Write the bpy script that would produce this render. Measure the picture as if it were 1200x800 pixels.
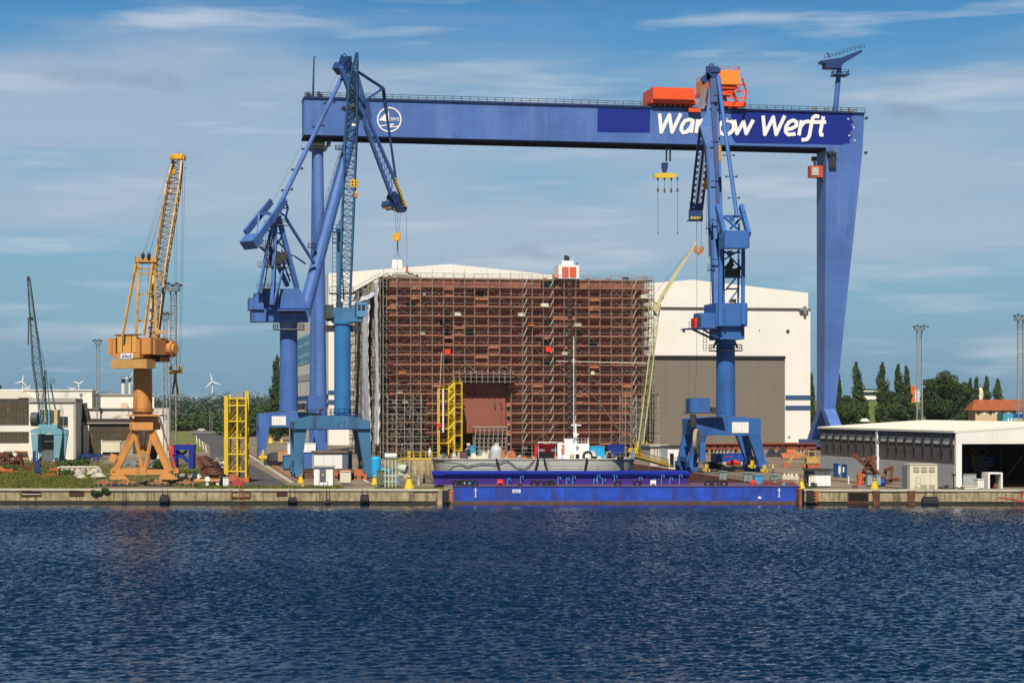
import bpy, math, random
from mathutils import Vector as V, Matrix
random.seed(7)
for o in list(bpy.data.objects): bpy.data.objects.remove(o)
S = bpy.context.scene
COL = S.collection
# ------------------------------------------------------------------ camera
F = 2333.0; CZ = 13.5; HZ = 477.0; WZ = -2.4; TT = 0.184
cam = bpy.data.cameras.new('camera'); co = bpy.data.objects.new('camera', cam); COL.objects.link(co)
co.location = (0, 0, CZ); co.rotation_euler = (math.radians(90), 0, 0)
cam.sensor_width = 36; cam.lens = F/1200*36; cam.shift_y = 77/1200; cam.clip_start = 1; cam.clip_end = 30000
S.camera = co
# ------------------------------------------------------------------ sun, sky, exposure
EL = math.radians(53); sd = V((-0.11, -0.99, 0)).normalized()*math.cos(EL); sd.z = math.sin(EL)
sun = bpy.data.lights.new('sun', 'SUN'); sun.energy = 5.0; sun.angle = math.radians(0.5); sun.color = (1, 0.925, 0.81)
so = bpy.data.objects.new('sun', sun); COL.objects.link(so); so.rotation_euler = sd.to_track_quat('Z', 'Y').to_euler(); so.location = (-100, -300, 400)
S.view_settings.view_transform = 'Standard'; S.view_settings.look = 'None'; S.view_settings.gamma = 1
S.view_settings.exposure = 0.42
W = bpy.data.worlds.new('World'); S.world = W; W.use_nodes = True
nt = W.node_tree; N = nt.nodes; L = nt.links; N.clear()
def nn(N, t, **k):
    n = N.new(t)
    for a, b in k.items(): setattr(n, a, b)
    return n
out = nn(N, 'ShaderNodeOutputWorld'); bg = nn(N, 'ShaderNodeBackground'); bg.inputs[1].default_value = 0.085
sky = nn(N, 'ShaderNodeTexSky', sky_type='NISHITA', sun_disc=False); sky.sun_elevation = EL
sky.sun_rotation = math.atan2(sd.x, sd.y); sky.air_density = 1.2; sky.dust_density = 0.3; sky.ozone_density = 3.0
tc = nn(N, 'ShaderNodeTexCoord'); sep = nn(N, 'ShaderNodeSeparateXYZ'); L.new(tc.outputs['Generated'], sep.inputs[0])
ramp = nn(N, 'ShaderNodeValToRGB'); L.new(sep.outputs[2], ramp.inputs[0])
cr = ramp.color_ramp; cr.elements[0].position = 0; cr.elements[0].color = (.175, .30, .40, 1); cr.elements[1].position = 0.45; cr.elements[1].color = (.004, .022, .075, 1)
for p, c in ((.012, (.175, .315, .42)), (.045, (.215, .385, .495)), (.085, (.205, .395, .53)), (.14, (.14, .345, .54)), (.19, (.07, .25, .49)), (.24, (.028, .125, .32)), (.30, (.008, .045, .14))):
    e = cr.elements.new(p); e.color = (*c, 1)
mp = nn(N, 'ShaderNodeMapping'); mp.inputs['Scale'].default_value = (3.2, 3.2, 19); mp.inputs['Location'].default_value = (.35, 0, .2); L.new(tc.outputs['Generated'], mp.inputs[0])
n1 = nn(N, 'ShaderNodeTexNoise'); n1.inputs['Scale'].default_value = 1.35; n1.inputs['Detail'].default_value = 7; n1.inputs['Roughness'].default_value = .52; n1.inputs['Distortion'].default_value = .35
L.new(mp.outputs[0], n1.inputs[0])
# cloud bank lies between about 4 and 10 degrees
band = nn(N, 'ShaderNodeValToRGB'); L.new(sep.outputs[2], band.inputs[0]); b = band.color_ramp
b.elements[0].position = .045; b.elements[0].color = (0, 0, 0, 1); b.elements[1].position = .30; b.elements[1].color = (.15, .15, .15, 1)
for p, c in ((.085, .75), (.13, 1), (.165, .8), (.19, .3)):
    e = b.elements.new(p); e.color = (c, c, c, 1)
add = nn(N, 'ShaderNodeMath', operation='MULTIPLY_ADD'); L.new(band.outputs[0], add.inputs[0]); add.inputs[1].default_value = .34; L.new(n1.outputs[0], add.inputs[2])
mr = nn(N, 'ShaderNodeMapRange'); mr.inputs[1].default_value = .60; mr.inputs[2].default_value = .92; mr.inputs[3].default_value = 0; mr.inputs[4].default_value = .62; mr.interpolation_type = 'SMOOTHSTEP'
L.new(add.outputs[0], mr.inputs[0])
m1 = nn(N, 'ShaderNodeMix', data_type='RGBA'); L.new(mr.outputs[0], m1.inputs[0]); L.new(ramp.outputs[0], m1.inputs[6]); m1.inputs[7].default_value = (.42, .47, .555, 1)
# brighter streaks and small grey puffs
mp2 = nn(N, 'ShaderNodeMapping'); mp2.inputs['Scale'].default_value = (7, 7, 62); mp2.inputs['Location'].default_value = (3.3, 0, 1.7); L.new(tc.outputs['Generated'], mp2.inputs[0])
n2 = nn(N, 'ShaderNodeTexNoise'); n2.inputs['Scale'].default_value = 1.3; n2.inputs['Detail'].default_value = 6; L.new(mp2.outputs[0], n2.inputs[0])
mr2 = nn(N, 'ShaderNodeMapRange'); mr2.inputs[1].default_value = .54; mr2.inputs[2].default_value = .78; mr2.inputs[4].default_value = .68; L.new(n2.outputs[0], mr2.inputs[0])
m2 = nn(N, 'ShaderNodeMix', data_type='RGBA'); L.new(mr2.outputs[0], m2.inputs[0]); L.new(m1.outputs[2], m2.inputs[6]); m2.inputs[7].default_value = (.58, .63, .69, 1)
mp3 = nn(N, 'ShaderNodeMapping'); mp3.inputs['Scale'].default_value = (17, 17, 52); mp3.inputs['Location'].default_value = (7.1, 2, 4.4); L.new(tc.outputs['Generated'], mp3.inputs[0])
n3 = nn(N, 'ShaderNodeTexNoise'); n3.inputs['Scale'].default_value = 1; n3.inputs['Detail'].default_value = 5; L.new(mp3.outputs[0], n3.inputs[0])
mr3 = nn(N, 'ShaderNodeMapRange'); mr3.inputs[1].default_value = .63; mr3.inputs[2].default_value = .78; mr3.inputs[4].default_value = .5; L.new(n3.outputs[0], mr3.inputs[0])
m4 = nn(N, 'ShaderNodeMix', data_type='RGBA'); L.new(mr3.outputs[0], m4.inputs[0]); L.new(m2.outputs[2], m4.inputs[6]); m4.inputs[7].default_value = (.21, .26, .34, 1)
sc = nn(N, 'ShaderNodeVectorMath', operation='SCALE'); sc.inputs['Scale'].default_value = 10; L.new(m4.outputs[2], sc.inputs[0])
msk = nn(N, 'ShaderNodeMapRange'); msk.inputs[1].default_value = .40; msk.inputs[2].default_value = .75; L.new(sep.outputs[2], msk.inputs[0])
m3 = nn(N, 'ShaderNodeMix', data_type='RGBA'); L.new(msk.outputs[0], m3.inputs[0]); L.new(sc.outputs[0], m3.inputs[6]); dim = nn(N, 'ShaderNodeVectorMath', operation='SCALE'); dim.inputs['Scale'].default_value = .22; L.new(sky.outputs[0], dim.inputs[0]); L.new(dim.outputs[0], m3.inputs[7])
L.new(m3.outputs[2], bg.inputs[0]); L.new(bg.outputs[0], out.inputs[0])
# ------------------------------------------------------------------ materials
MATS = {}
def mat(name, c, rough=.6, var=.12, scale=.25, metal=0, c2=None, amt=0, c2scale=.4, streak=False, bump=0, seam=None, seamc=.6):
    """painted / dirty surface: base colour c with noise variation; c2 = dirt or rust of its own shape"""
    if name in MATS: return MATS[name]
    m = bpy.data.materials.new(name); m.use_nodes = True; t = m.node_tree; n = t.nodes; l = t.links
    bs = n['Principled BSDF']; bs.inputs['Roughness'].default_value = rough; bs.inputs['Metallic'].default_value = metal
    bs.inputs['Specular IOR Level'].default_value = .3
    g = nn(n, 'ShaderNodeNewGeometry')
    no = nn(n, 'ShaderNodeTexNoise'); no.inputs['Scale'].default_value = scale; no.inputs['Detail'].default_value = 5; no.inputs['Roughness'].default_value = .65
    l.new(g.outputs['Position'], no.inputs[0])
    mr = nn(n, 'ShaderNodeMapRange'); mr.inputs[1].default_value = .3; mr.inputs[2].default_value = .7; mr.inputs[3].default_value = 1-var; mr.inputs[4].default_value = 1+var*.6
    l.new(no.outputs[0], mr.inputs[0])
    mul = nn(n, 'ShaderNodeVectorMath', operation='SCALE'); mul.inputs[0].default_value = c; l.new(mr.outputs[0], mul.inputs['Scale'])
    last = mul.outputs[0]
    if c2:
        mp = nn(n, 'ShaderNodeMapping'); mp.inputs['Scale'].default_value = (1, 1, .12) if streak else (1, 1, 1); l.new(g.outputs['Position'], mp.inputs[0])
        n2 = nn(n, 'ShaderNodeTexNoise'); n2.inputs['Scale'].default_value = c2scale; n2.inputs['Detail'].default_value = 6; n2.inputs['Roughness'].default_value = .7; l.new(mp.outputs[0], n2.inputs[0])
        r2 = nn(n, 'ShaderNodeMapRange'); r2.inputs[1].default_value = .62-amt*.25; r2.inputs[2].default_value = .72-amt*.15; r2.inputs[4].default_value = .85; l.new(n2.outputs[0], r2.inputs[0])
        mx = nn(n, 'ShaderNodeMix', data_type='RGBA'); l.new(r2.outputs[0], mx.inputs[0]); l.new(last, mx.inputs[6]); mx.inputs[7].default_value = (*c2, 1); last = mx.outputs[2]
    if seam:   # panel seams in yard axes: (along wall, height) pitch and width in metres
        mp = nn(n, 'ShaderNodeMapping', vector_type='TEXTURE'); mp.inputs['Rotation'].default_value = (0, 0, math.atan(TT)); l.new(g.outputs['Position'], mp.inputs[0])
        sx = nn(n, 'ShaderNodeSeparateXYZ'); l.new(mp.outputs[0], sx.inputs[0])
        for axis, pitch, w in seam:
            mo = nn(n, 'ShaderNodeMath', operation='PINGPONG'); mo.inputs[1].default_value = pitch/2; l.new(sx.outputs[axis], mo.inputs[0])
            lt = nn(n, 'ShaderNodeMath', operation='LESS_THAN'); lt.inputs[1].default_value = w/2; l.new(mo.outputs[0], lt.inputs[0])
            mx = nn(n, 'ShaderNodeMix', data_type='RGBA'); l.new(lt.outputs[0], mx.inputs[0]); l.new(last, mx.inputs[6])
            mm = nn(n, 'ShaderNodeVectorMath', operation='SCALE'); mm.inputs['Scale'].default_value = seamc; l.new(last, mm.inputs[0]); l.new(mm.outputs[0], mx.inputs[7]); last = mx.outputs[2]
    l.new(last, bs.inputs['Base Color'])
    if bump:
        bp = nn(n, 'ShaderNodeBump'); bp.inputs['Strength'].default_value = bump; bp.inputs['Distance'].default_value = .3; l.new(no.outputs[0], bp.inputs['Height']); l.new(bp.outputs[0], bs.inputs['Normal'])
    MATS[name] = m; return m
RUST = (.13, .045, .02)
gantry_blue = mat('gantry_blue', (.062, .135, .375), .55, .22, .07, c2=(.10, .175, .40), amt=.42, c2scale=.14, streak=True, seam=[(0, 3.9, .16), (2, 2.75, .12)], seamc=.84)
navy = mat('sign_navy', (.004, .018, .20), .5, .08, .1)
blue1 = mat('crane_blue', (.053, .130, .37), .55, .2, .15, c2=(.035, .075, .20), amt=.42, c2scale=.3, streak=True)
blue2 = mat('steel_blue', (.048, .148, .28), .5, .2, .2, c2=(.035, .07, .13), amt=.42, c2scale=.3, streak=True)
blue3 = mat('royal_blue', (.032, .118, .35), .55, .2, .15, c2=(.022, .06, .18), amt=.42, c2scale=.3, streak=True)
dblue = mat('deep_blue', (.014, .04, .15), .55, .15, .3)
teal = mat('faded_teal', (.14, .30, .36), .6, .15, .3, c2=(.06, .09, .09), amt=.2, c2scale=.6, streak=True)
orange = mat('crane_orange', (.52, .235, .065), .6, .12, .3, c2=(.30, .10, .03), amt=.35, c2scale=.5, streak=True)
ochre = mat('ochre_steel', (.50, .27, .06), .6, .15, .5, c2=(.15, .10, .07), amt=.4, c2scale=.7)
palejib = mat('weathered_jib', (.52, .34, .15), .6, .2, .6, c2=(.09, .06, .04), amt=.55, c2scale=.8)
cwt = mat('ochre_concrete', (.45, .26, .085), .8, .18, .5, c2=(.26, .15, .06), amt=.4, c2scale=.6, streak=True)
yellow = mat('safety_yellow', (.62, .43, .03), .5, .1, .4)
paleyellow = mat('pale_yellow', (.46, .42, .22), .5, .12, .5)
red = mat('signal_red', (.62, .04, .02), .5, .12, .3)
tred = mat('trolley_red', (.74, .085, .018), .5, .08, .2)
torange = mat('trolley_orange', (.78, .23, .03), .5, .08, .2)
white = mat('white_paint', (.78, .76, .70), .5, .06, .3)
signw = mat('sign_white', (.74, .73, .70), .5, .02, .3)
wallw = mat('white_cladding', (.72, .695, .635), .6, .05, .04, c2=(.64, .61, .53), amt=.25, c2scale=.08, streak=True, seam=[(0, 3, .14), (2, 7.5, .12)], seamc=.93)
oldwhite = mat('old_render', (.68, .655, .58), .8, .10, .15, c2=(.44, .41, .35), amt=.22, c2scale=.3, streak=True)
doorbr = mat('hall_door', (.175, .15, .12), .7, .08, .1, seam=[(0, 9, .18), (2, 1.9, .12)], seamc=.75)
stripe = mat('stripe_blue', (.035, .08, .18), .6, .05)
cyan = mat('cyan_panel', (.20, .52, .66), .5, .1, .3)
glassd = mat('dark_glass', (.035, .045, .05), .25, .25, .6)
brownglass = mat('brown_glazing', (.085, .07, .045), .4, .3, .35, c2=(.16, .12, .07), amt=.2, c2scale=.5, seam=[(0, .9, .14), (2, 2.2, .16)], seamc=.55)
hullred = mat('primer_red', (.28, .105, .066), .75, .22, .12, c2=(.10, .038, .028), amt=.38, c2scale=.35, seam=[(0, 5.5, .12)], seamc=.7)
deckred = mat('deck_edge_red', (.45, .17, .09), .7, .22, .3, c2=(.16, .05, .03), amt=.4, c2scale=.5)
panelred = mat('primer_panel', (.24, .08, .055), .75, .12, .3, seam=[(0, 1.1, .05)], seamc=.85, c2=(.17, .05, .035), amt=.2, c2scale=.4, streak=True)
black = mat('black_void', (.008, .008, .009), .9, .1)
rubber = mat('rubber', (.02, .02, .022), .85, .2, 1)
galv = mat('galvanised', (.31, .28, .23), .7, .35, .6)
galvg = mat('mast_grey', (.36, .38, .39), .5, .2, .6, metal=.2)
sidescaf = mat('dusty_scaffold', (.28, .24, .17), .8, .3, .4)
plank = mat('scaffold_plank', (.15, .09, .06), .85, .3, .5)
dsteel = mat('dark_steel', (.035, .036, .04), .6, .3, .6)
gsteel = mat('grey_steel', (.20, .21, .20), .6, .2, .5)
cable = mat('wire_rope', (.05, .055, .06), .7, .1)
rust = mat('rusty_steel', (.12, .05, .028), .85, .35, .6, c2=(.22, .09, .04), amt=.3, c2scale=.9)
rustor = mat('red_lead', (.42, .13, .05), .8, .25, .5, c2=RUST, amt=.35, c2scale=.8)
concrete = mat('quay_concrete', (.34, .275, .165), .9, .4, .5, c2=(.10, .08, .05), amt=.55, c2scale=1.7, streak=True, bump=.6)
capcon = mat('coping', (.44, .40, .31), .9, .15, .4)
wetcon = mat('wet_algae', (.035, .032, .018), .6, .4, .8)
tarp = mat('white_tarpaulin', (.62, .62, .64), .6, .12, .5, bump=.6)
bargeb = mat('barge_blue', (.016, .065, .42), .6, .35, .5, c2=(.03, .035, .14), amt=.5, c2scale=.7, streak=True)
bargetop = mat('barge_top_blue', (.005, .018, .30), .5, .1, .3)
purple = mat('barge_purple', (.045, .015, .19), .6, .3, .6, c2=(.02, .02, .22), amt=.4, c2scale=.8)
hullgrey = mat('hull_grey', (.36, .37, .33), .6, .1, .2, c2=(.18, .17, .14), amt=.2, c2scale=.4, streak=True)
cyanc = mat('container_cyan', (.02, .33, .62), .5, .1, .4)
bluec = mat('container_blue', (.01, .06, .30), .5, .12, .4)
bluec2 = mat('cabin_blue', (.012, .10, .34), .5, .12, .4)
tealc = mat('cabin_teal', (.05, .28, .38), .6, .2, .4)
steelgreen = mat('machine_green', (.10, .12, .08), .7, .2, .4)
palegreen = mat('pale_green', (.36, .42, .33), .6, .15, .4)
cream = mat('cream_cladding', (.60, .56, .43), .7, .08, .3)
shedwall = mat('shed_corrugated', (.115, .095, .088), .8, .14, .25, seam=[(1, 2.6, .12)], seamc=.8, c2=(.145, .115, .09), amt=.25, c2scale=.22)
shedlow = mat('shed_lower', (.42, .42, .42), .8, .08, .3, seam=[(1, 1.2, .06)], seamc=.85)
shedglaze = mat('shed_glazing', (.50, .50, .46), .4, .12, .6)
shedroof = mat('shed_roof_sheet', (.68, .64, .55), .7, .06, .1)
rooft = mat('red_tile', (.27, .075, .03), .85, .2, .4, seam=[(2, .8, .1)], seamc=.8)
darkroof = mat('bitumen_roof', (.05, .038, .030), .9, .2, .3)
greyroof = mat('grey_roof', (.36, .34, .30), .9, .15, .3)
hivis = mat('hi_vis', (.75, .75, .04), .7, .1, 2)
skin = mat('skin_tone', (.45, .25, .16), .6, .05)
cloth = mat('work_cloth', (.03, .045, .10), .9, .2, 2)
leafA = None
def leafmat(name, c, c2):
    m = bpy.data.materials.new(name); m.use_nodes = True; t = m.node_tree; n = t.nodes; l = t.links; bs = n['Principled BSDF']
    bs.inputs['Roughness'].default_value = .7; bs.inputs['Specular IOR Level'].default_value = .15
    g = nn(n, 'ShaderNodeNewGeometry'); no = nn(n, 'ShaderNodeTexNoise'); no.inputs['Scale'].default_value = .22; no.inputs['Detail'].default_value = 4; l.new(g.outputs['Position'], no.inputs[0])
    ad = nn(n, 'ShaderNodeMath', operation='MULTIPLY_ADD'); l.new(g.outputs['Random Per Island'], ad.inputs[0]); ad.inputs[1].default_value = .35; l.new(no.outputs[0], ad.inputs[2])
    mr = nn(n, 'ShaderNodeMapRange'); mr.inputs[1].default_value = .4; mr.inputs[2].default_value = .9; l.new(ad.outputs[0], mr.inputs[0])
    mx = nn(n, 'ShaderNodeMix', data_type='RGBA'); l.new(mr.outputs[0], mx.inputs[0]); mx.inputs[6].default_value = (*c, 1); mx.inputs[7].default_value = (*c2, 1); l.new(mx.outputs[2], bs.inputs['Base Color'])
    MATS[name] = m; return m
leaf_d = leafmat('poplar_leaf', (.018, .035, .012), (.05, .085, .022))
leaf_f = leafmat('forest_leaf', (.012, .028, .014), (.030, .052, .020))
leaf_h = leafmat('hill_haze_leaf', (.028, .050, .034), (.055, .085, .048))  # paler bluish leaf colour paints distance haze onto the hills
leaf_b = leafmat('broad_leaf', (.022, .045, .012), (.065, .10, .025))
grass_m = leafmat('grass_blade', (.05, .075, .015), (.16, .15, .035))
bark = mat('bark', (.10, .075, .05), .9, .3, 2)
# ------------------------------------------------------------------ helpers
CT = 1/math.sqrt(1+TT*TT); ST = TT*CT
class MB:
    """collects boxes, bars, tubes and prisms in world space; build() links them as one mesh object"""
    def __init__(s): s.v = []; s.f = []
    def add(s, vs, fs):
        k = len(s.v); s.v += [tuple(p) for p in vs]; s.f += [tuple(k+i for i in f) for f in fs]; return s
    def hexa(s, c): return s.add(c, [(0, 3, 2, 1), (4, 5, 6, 7), (0, 1, 5, 4), (1, 2, 6, 5), (2, 3, 7, 6), (3, 0, 4, 7)])
    def box(s, x0, x1, y0, y1, z0, z1, O=(0, 0, 0), yaw=False):
        cs = [(x0, y0, z0), (x1, y0, z0), (x1, y1, z0), (x0, y1, z0), (x0, y0, z1), (x1, y0, z1), (x1, y1, z1), (x0, y1, z1)]
        a, b = (CT, ST) if yaw is True else ((math.cos(yaw), math.sin(yaw)) if yaw else (1, 0))
        return s.hexa([(O[0]+x*a-y*b, O[1]+x*b+y*a, O[2]+z) for x, y, z in cs])
    def bar(s, p, q, w, h=None, w2=None, h2=None, up=V((0, 0, 1))):
        p = V(p); q = V(q); d = q-p
        if d.length < 1e-6: return s
        d.normalize(); h = h or w; w2 = w2 or w; h2 = h2 or (h if w2 == w else w2)
        if abs(d.dot(up)) > .98: up = V((CT, ST, 0))
        a = d.cross(up).normalized(); b = a.cross(d)
        c = []
        for o, ww, hh in ((p, w, h), (q, w2, h2)):
            c += [o-a*ww/2-b*hh/2, o+a*ww/2-b*hh/2, o+a*ww/2+b*hh/2, o-a*ww/2+b*hh/2]
        return s.hexa(c)
    def rod(s, p, q, w):
        p = V(p); q = V(q); d = (q-p)
        if d.length < 1e-6: return s
        d.normalize(); up = V((0, 0, 1)) if abs(d.z) < .9 else V((0, 1, 0)); a = d.cross(up).normalized(); b = a.cross(d); r = w*.6
        c = [o+(a*math.cos(t)+b*math.sin(t))*r for o in (p, q) for t in (.5, 2.6, 4.7)]
        return s.add(c, [(0, 2, 1), (3, 4, 5), (0, 1, 4, 3), (1, 2, 5, 4), (2, 0, 3, 5)])
    def tube(s, p, q, r0, r1=None, n=16, cap=True):
        p = V(p); q = V(q); d = (q-p).normalized(); r1 = r0 if r1 is None else r1
        up = V((0, 0, 1)) if abs(d.z) < .9 else V((0, 1, 0)); a = d.cross(up).normalized(); b = a.cross(d); c = []
        for o, r in ((p, r0), (q, r1)):
            for i in range(n):
                t = 2*math.pi*i/n; c.append(o+(a*math.cos(t)+b*math.sin(t))*r)
        fs = [(i, (i+1) % n, n+(i+1) % n, n+i) for i in range(n)]
        if cap: fs += [tuple(range(n-1, -1, -1)), tuple(range(n, 2*n))]
        return s.add(c, fs)
    def path(s, pts, r, n=6):
        for a, b in zip(pts, pts[1:]): s.tube(a, b, r, n=n)
        return s
    def lathe(s, O, prof, n=20):
        c = []; m = len(prof)
        for r, z in prof:
            for i in range(n):
                t = 2*math.pi*i/n; c.append((O[0]+r*math.cos(t), O[1]+r*math.sin(t), O[2]+z))
        fs = [(j*n+i, j*n+(i+1) % n, (j+1)*n+(i+1) % n, (j+1)*n+i) for j in range(m-1) for i in range(n)]
        fs += [tuple(range(n-1, -1, -1)), tuple(range((m-1)*n, m*n))]
        return s.add(c, fs)
    def prism(s, poly, off):
        """poly = list of world points (planar), extruded by vector off"""
        n = len(poly); off = V(off); c = [V(p) for p in poly]+[V(p)+off for p in poly]
        fs = [tuple(range(n)), tuple(range(2*n-1, n-1, -1))]+[(i, n+i, n+(i+1) % n, (i+1) % n) for i in range(n)]
        return s.add(c, fs)
    def truss(s, p, q, w0, h0, w1, h1, bays, ch, br, up=V((0, 0, 1)), cross=False):
        """four-chord lattice from p to q"""
        p = V(p); q = V(q); d = (q-p).normalized()
        if abs(d.dot(up)) > .97: up = V((0, -1, 0))
        a = d.cross(up).normalized(); b = a.cross(d); R = []
        for i in range(bays+1):
            t = i/bays; o = p.lerp(q, t); w = w0+(w1-w0)*t; h = h0+(h1-h0)*t
            R.append([o+a*w/2*x+b*h/2*y for x, y in ((-1, -1), (1, -1), (1, 1), (-1, 1))])
        for j in range(4): s.bar(R[0][j], R[-1][j], ch)
        for i in range(bays):
            for j in range(4):
                k = (j+1) % 4
                s.rod(R[i][j], R[i][k], br)
                if cross or (i+j) % 2: s.rod(R[i][j], R[i+1][k], br)
                if cross or not (i+j) % 2: s.rod(R[i][k], R[i+1][j], br)
        for j in range(4): s.rod(R[-1][j], R[-1][(j+1) % 4], br)
        return s
    def rail(s, pts, h=1.1, step=2.0, r=.06, rails=2):
        for a, b in zip(pts, pts[1:]):
            a = V(a); b = V(b); n = max(1, int((b-a).length/step))
            for i in range(n+1):
                o = a.lerp(b, i/n); s.rod(o, o+V((0, 0, h)), r)
            for k in range(rails):
                z = V((0, 0, h*(1-k*.5))); s.rod(a+z, b+z, r)
        return s
    def ladder(s, a, b, w=.5, r=.06, side=V((CT, ST, 0)), step=.6):
        a = V(a); b = V(b); s.rod(a-side*w/2, b-side*w/2, r); s.rod(a+side*w/2, b+side*w/2, r)
        n = int((b-a).length/step)
        for i in range(n+1):
            o = a.lerp(b, i/max(n, 1)); s.rod(o-side*w/2, o+side*w/2, r*.8)
        return s
    def build(s, name, m, parent=None, smooth=False, **tags):
        me = bpy.data.meshes.new(name)
        if parent is not None:
            o = parent; off = V((0, 0, 0))
            while o is not None: off += V(o.location); o = o.parent
        else:
            xs = [v[0] for v in s.v]; ys = [v[1] for v in s.v]; zs = [v[2] for v in s.v]
            off = V(((min(xs)+max(xs))/2, (min(ys)+max(ys))/2, min(zs)))
        me.from_pydata([(x-off.x, y-off.y, z-off.z) for x, y, z in s.v], [], s.f); me.update()
        if smooth:
            for p in me.polygons: p.use_smooth = True
            try: me.set_sharp_from_angle(angle=math.radians(40))
            except Exception: pass
        me.materials.append(m); ob = bpy.data.objects.new(name, me); COL.objects.link(ob)
        if parent is not None: ob.parent = parent
        else: ob.location = off
        for k, v in tags.items(): ob[k] = v
        return ob
def thing(name, label, cat, loc, group=None):
    o = bpy.data.objects.new(name, None); COL.objects.link(o); o.location = loc; o.empty_display_size = 1
    o['label'] = label; o['category'] = cat
    if group: o['group'] = group
    return o
def single(mb, name, m, label, cat, group=None, smooth=False):
    o = mb.build(name, m, None, smooth); o['label'] = label; o['category'] = cat
    if group: o['group'] = group
    return o
def struct(mb, name, m, kind='structure'):
    o = mb.build(name, m); o['kind'] = kind; return o
def copy_tree(o, parent=None):
    c = o.copy(); COL.objects.link(c)
    if parent: c.parent = parent
    for ch in list(o.children): copy_tree(ch, c)
    return c
def place_copy(o, loc, label, rotz=0):
    c = copy_tree(o); c.location = loc; c['label'] = label; c.rotation_euler = (0, 0, rotz); return c
class Plane:
    """a vertical plane at depth Y0 ahead; yaw=True turns it with the yard's axes"""
    def __init__(s, Y0, yaw=True): s.Y0 = Y0; s.t = TT if yaw else 0.0; s.yaw = yaw; s.c = 1/math.sqrt(1+s.t*s.t)
    def pt(s, px, py, d=0):
        k = (px-600)/F; Y = (s.Y0+d/s.c)/(1-s.t*k); return V((k*Y, Y, CZ+(HZ-py)/F*Y))
    def Y(s, px): return s.Y0/(1-s.t*(px-600)/F)
    def u(s, px): return (px-600)/F*s.Y(px)/s.c
    def z(s, px, py): return CZ+(HZ-py)/F*s.Y(px)
    def box(s, mb, px0, px1, py0, py1, d0, d1):
        """py0 above py1 (pixels); heights taken at the middle of the span"""
        pm = (px0+px1)/2
        return mb.box(s.u(px0), s.u(px1), d0, d1, s.z(pm, py1), s.z(pm, py0), (0, s.Y0, 0), s.yaw)
    def zbox(s, mb, px0, px1, z0, z1, d0, d1): return mb.box(s.u(px0), s.u(px1), d0, d1, z0, z1, (0, s.Y0, 0), s.yaw)
    def loc(s, u, d, z): a, b = (CT, ST) if s.yaw else (1, 0); return V((u*a-d*b, s.Y0+u*b+d*a, z))
    def gl(s, px, d=0, z=0): return s.loc(s.u(px), d, z)
    def poly(s, mb, pts, d0, d1):
        P = [s.gl(px, d0, s.z(px, py)) for px, py in pts]; n = V((-ST, CT, 0)) if s.yaw else V((0, 1, 0))
        return mb.prism(P, n*(d1-d0))
def strokes(pl, lines, w, d, th=.06):
    """letter strokes as flat bars with round joints, px coordinates on plane pl"""
    mb = MB(); s = pl.Y0/F
    a = V((CT, ST, 0)) if pl.yaw else V((1, 0, 0)); nrm = V((-ST, CT, 0)) if pl.yaw else V((0, 1, 0)); zz = V((0, 0, 1))
    k = 0
    for ln in lines:
        pts = [pl.gl(x, d, pl.z(x, y)) for x, y in ln]; hw = w*s/2
        for i, (p, q) in enumerate(zip(pts, pts[1:])):
            t = (q-p).normalized(); nn_ = t.cross(nrm).normalized(); k += 1; o = nrm*(-.004*(k % 7))
            mb.prism([p-nn_*hw+o, q-nn_*hw+o, q+nn_*hw+o, p+nn_*hw+o], nrm*-th)
        for p in pts[1:-1]:
            k += 1; o = nrm*(-.004*(k % 7)-.002)
            mb.prism([p+(a*math.cos(t*math.pi/5)+zz*math.sin(t*math.pi/5))*hw+o for t in range(10)], nrm*-th)
    return mb
def text(body, pl, px, py, hpx, d, m, parent, name='lettering', shear=0, bold=0, wpx=None):
    cu = bpy.data.curves.new('t', 'FONT'); cu.body = body; cu.size = 1; cu.extrude = .02; cu.shear = shear; cu.offset = bold; cu.align_x = 'CENTER'; cu.align_y = 'CENTER'
    ob = bpy.data.objects.new('t', cu); COL.objects.link(ob); bpy.context.view_layer.update()
    me = bpy.data.meshes.new_from_object(ob); bpy.data.objects.remove(ob)
    xs = [v.co.x for v in me.vertices]; ys = [v.co.y for v in me.vertices]; s = hpx*pl.Y0/F/(max(ys)-min(ys)); cx = (max(xs)+min(xs))/2; cy = (max(ys)+min(ys))/2
    sx = s if wpx is None else wpx*pl.Y0/F/(max(xs)-min(xs))
    o = pl.gl(px, d, pl.z(px, py)); mb = MB()
    a, b = (CT, ST) if pl.yaw else (1, 0)
    vs = [(o.x+(v.co.x-cx)*sx*a, o.y+(v.co.x-cx)*sx*b-v.co.z*1.5, o.z+(v.co.y-cy)*s) for v in me.vertices]
    mb.add(vs, [tuple(p.vertices) for p in me.polygons]); bpy.data.meshes.remove(me)
    return mb.build(name, m, parent)
def P(px, py, Y): return V(((px-600)/F*Y, Y, CZ+(HZ-py)/F*Y))
def gY(py): return F*CZ/(py-HZ)
# ================================================================== SETTING
def qY(X): return 327.5 - 0.022*X          # quay line, slightly nearer on the right
XL0, XR0 = -10.6, 47.6                     # dock mouth
def xl(Y): return XL0-(Y-328)*.14
def xr(Y): return XR0-(Y-328)*.125
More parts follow.
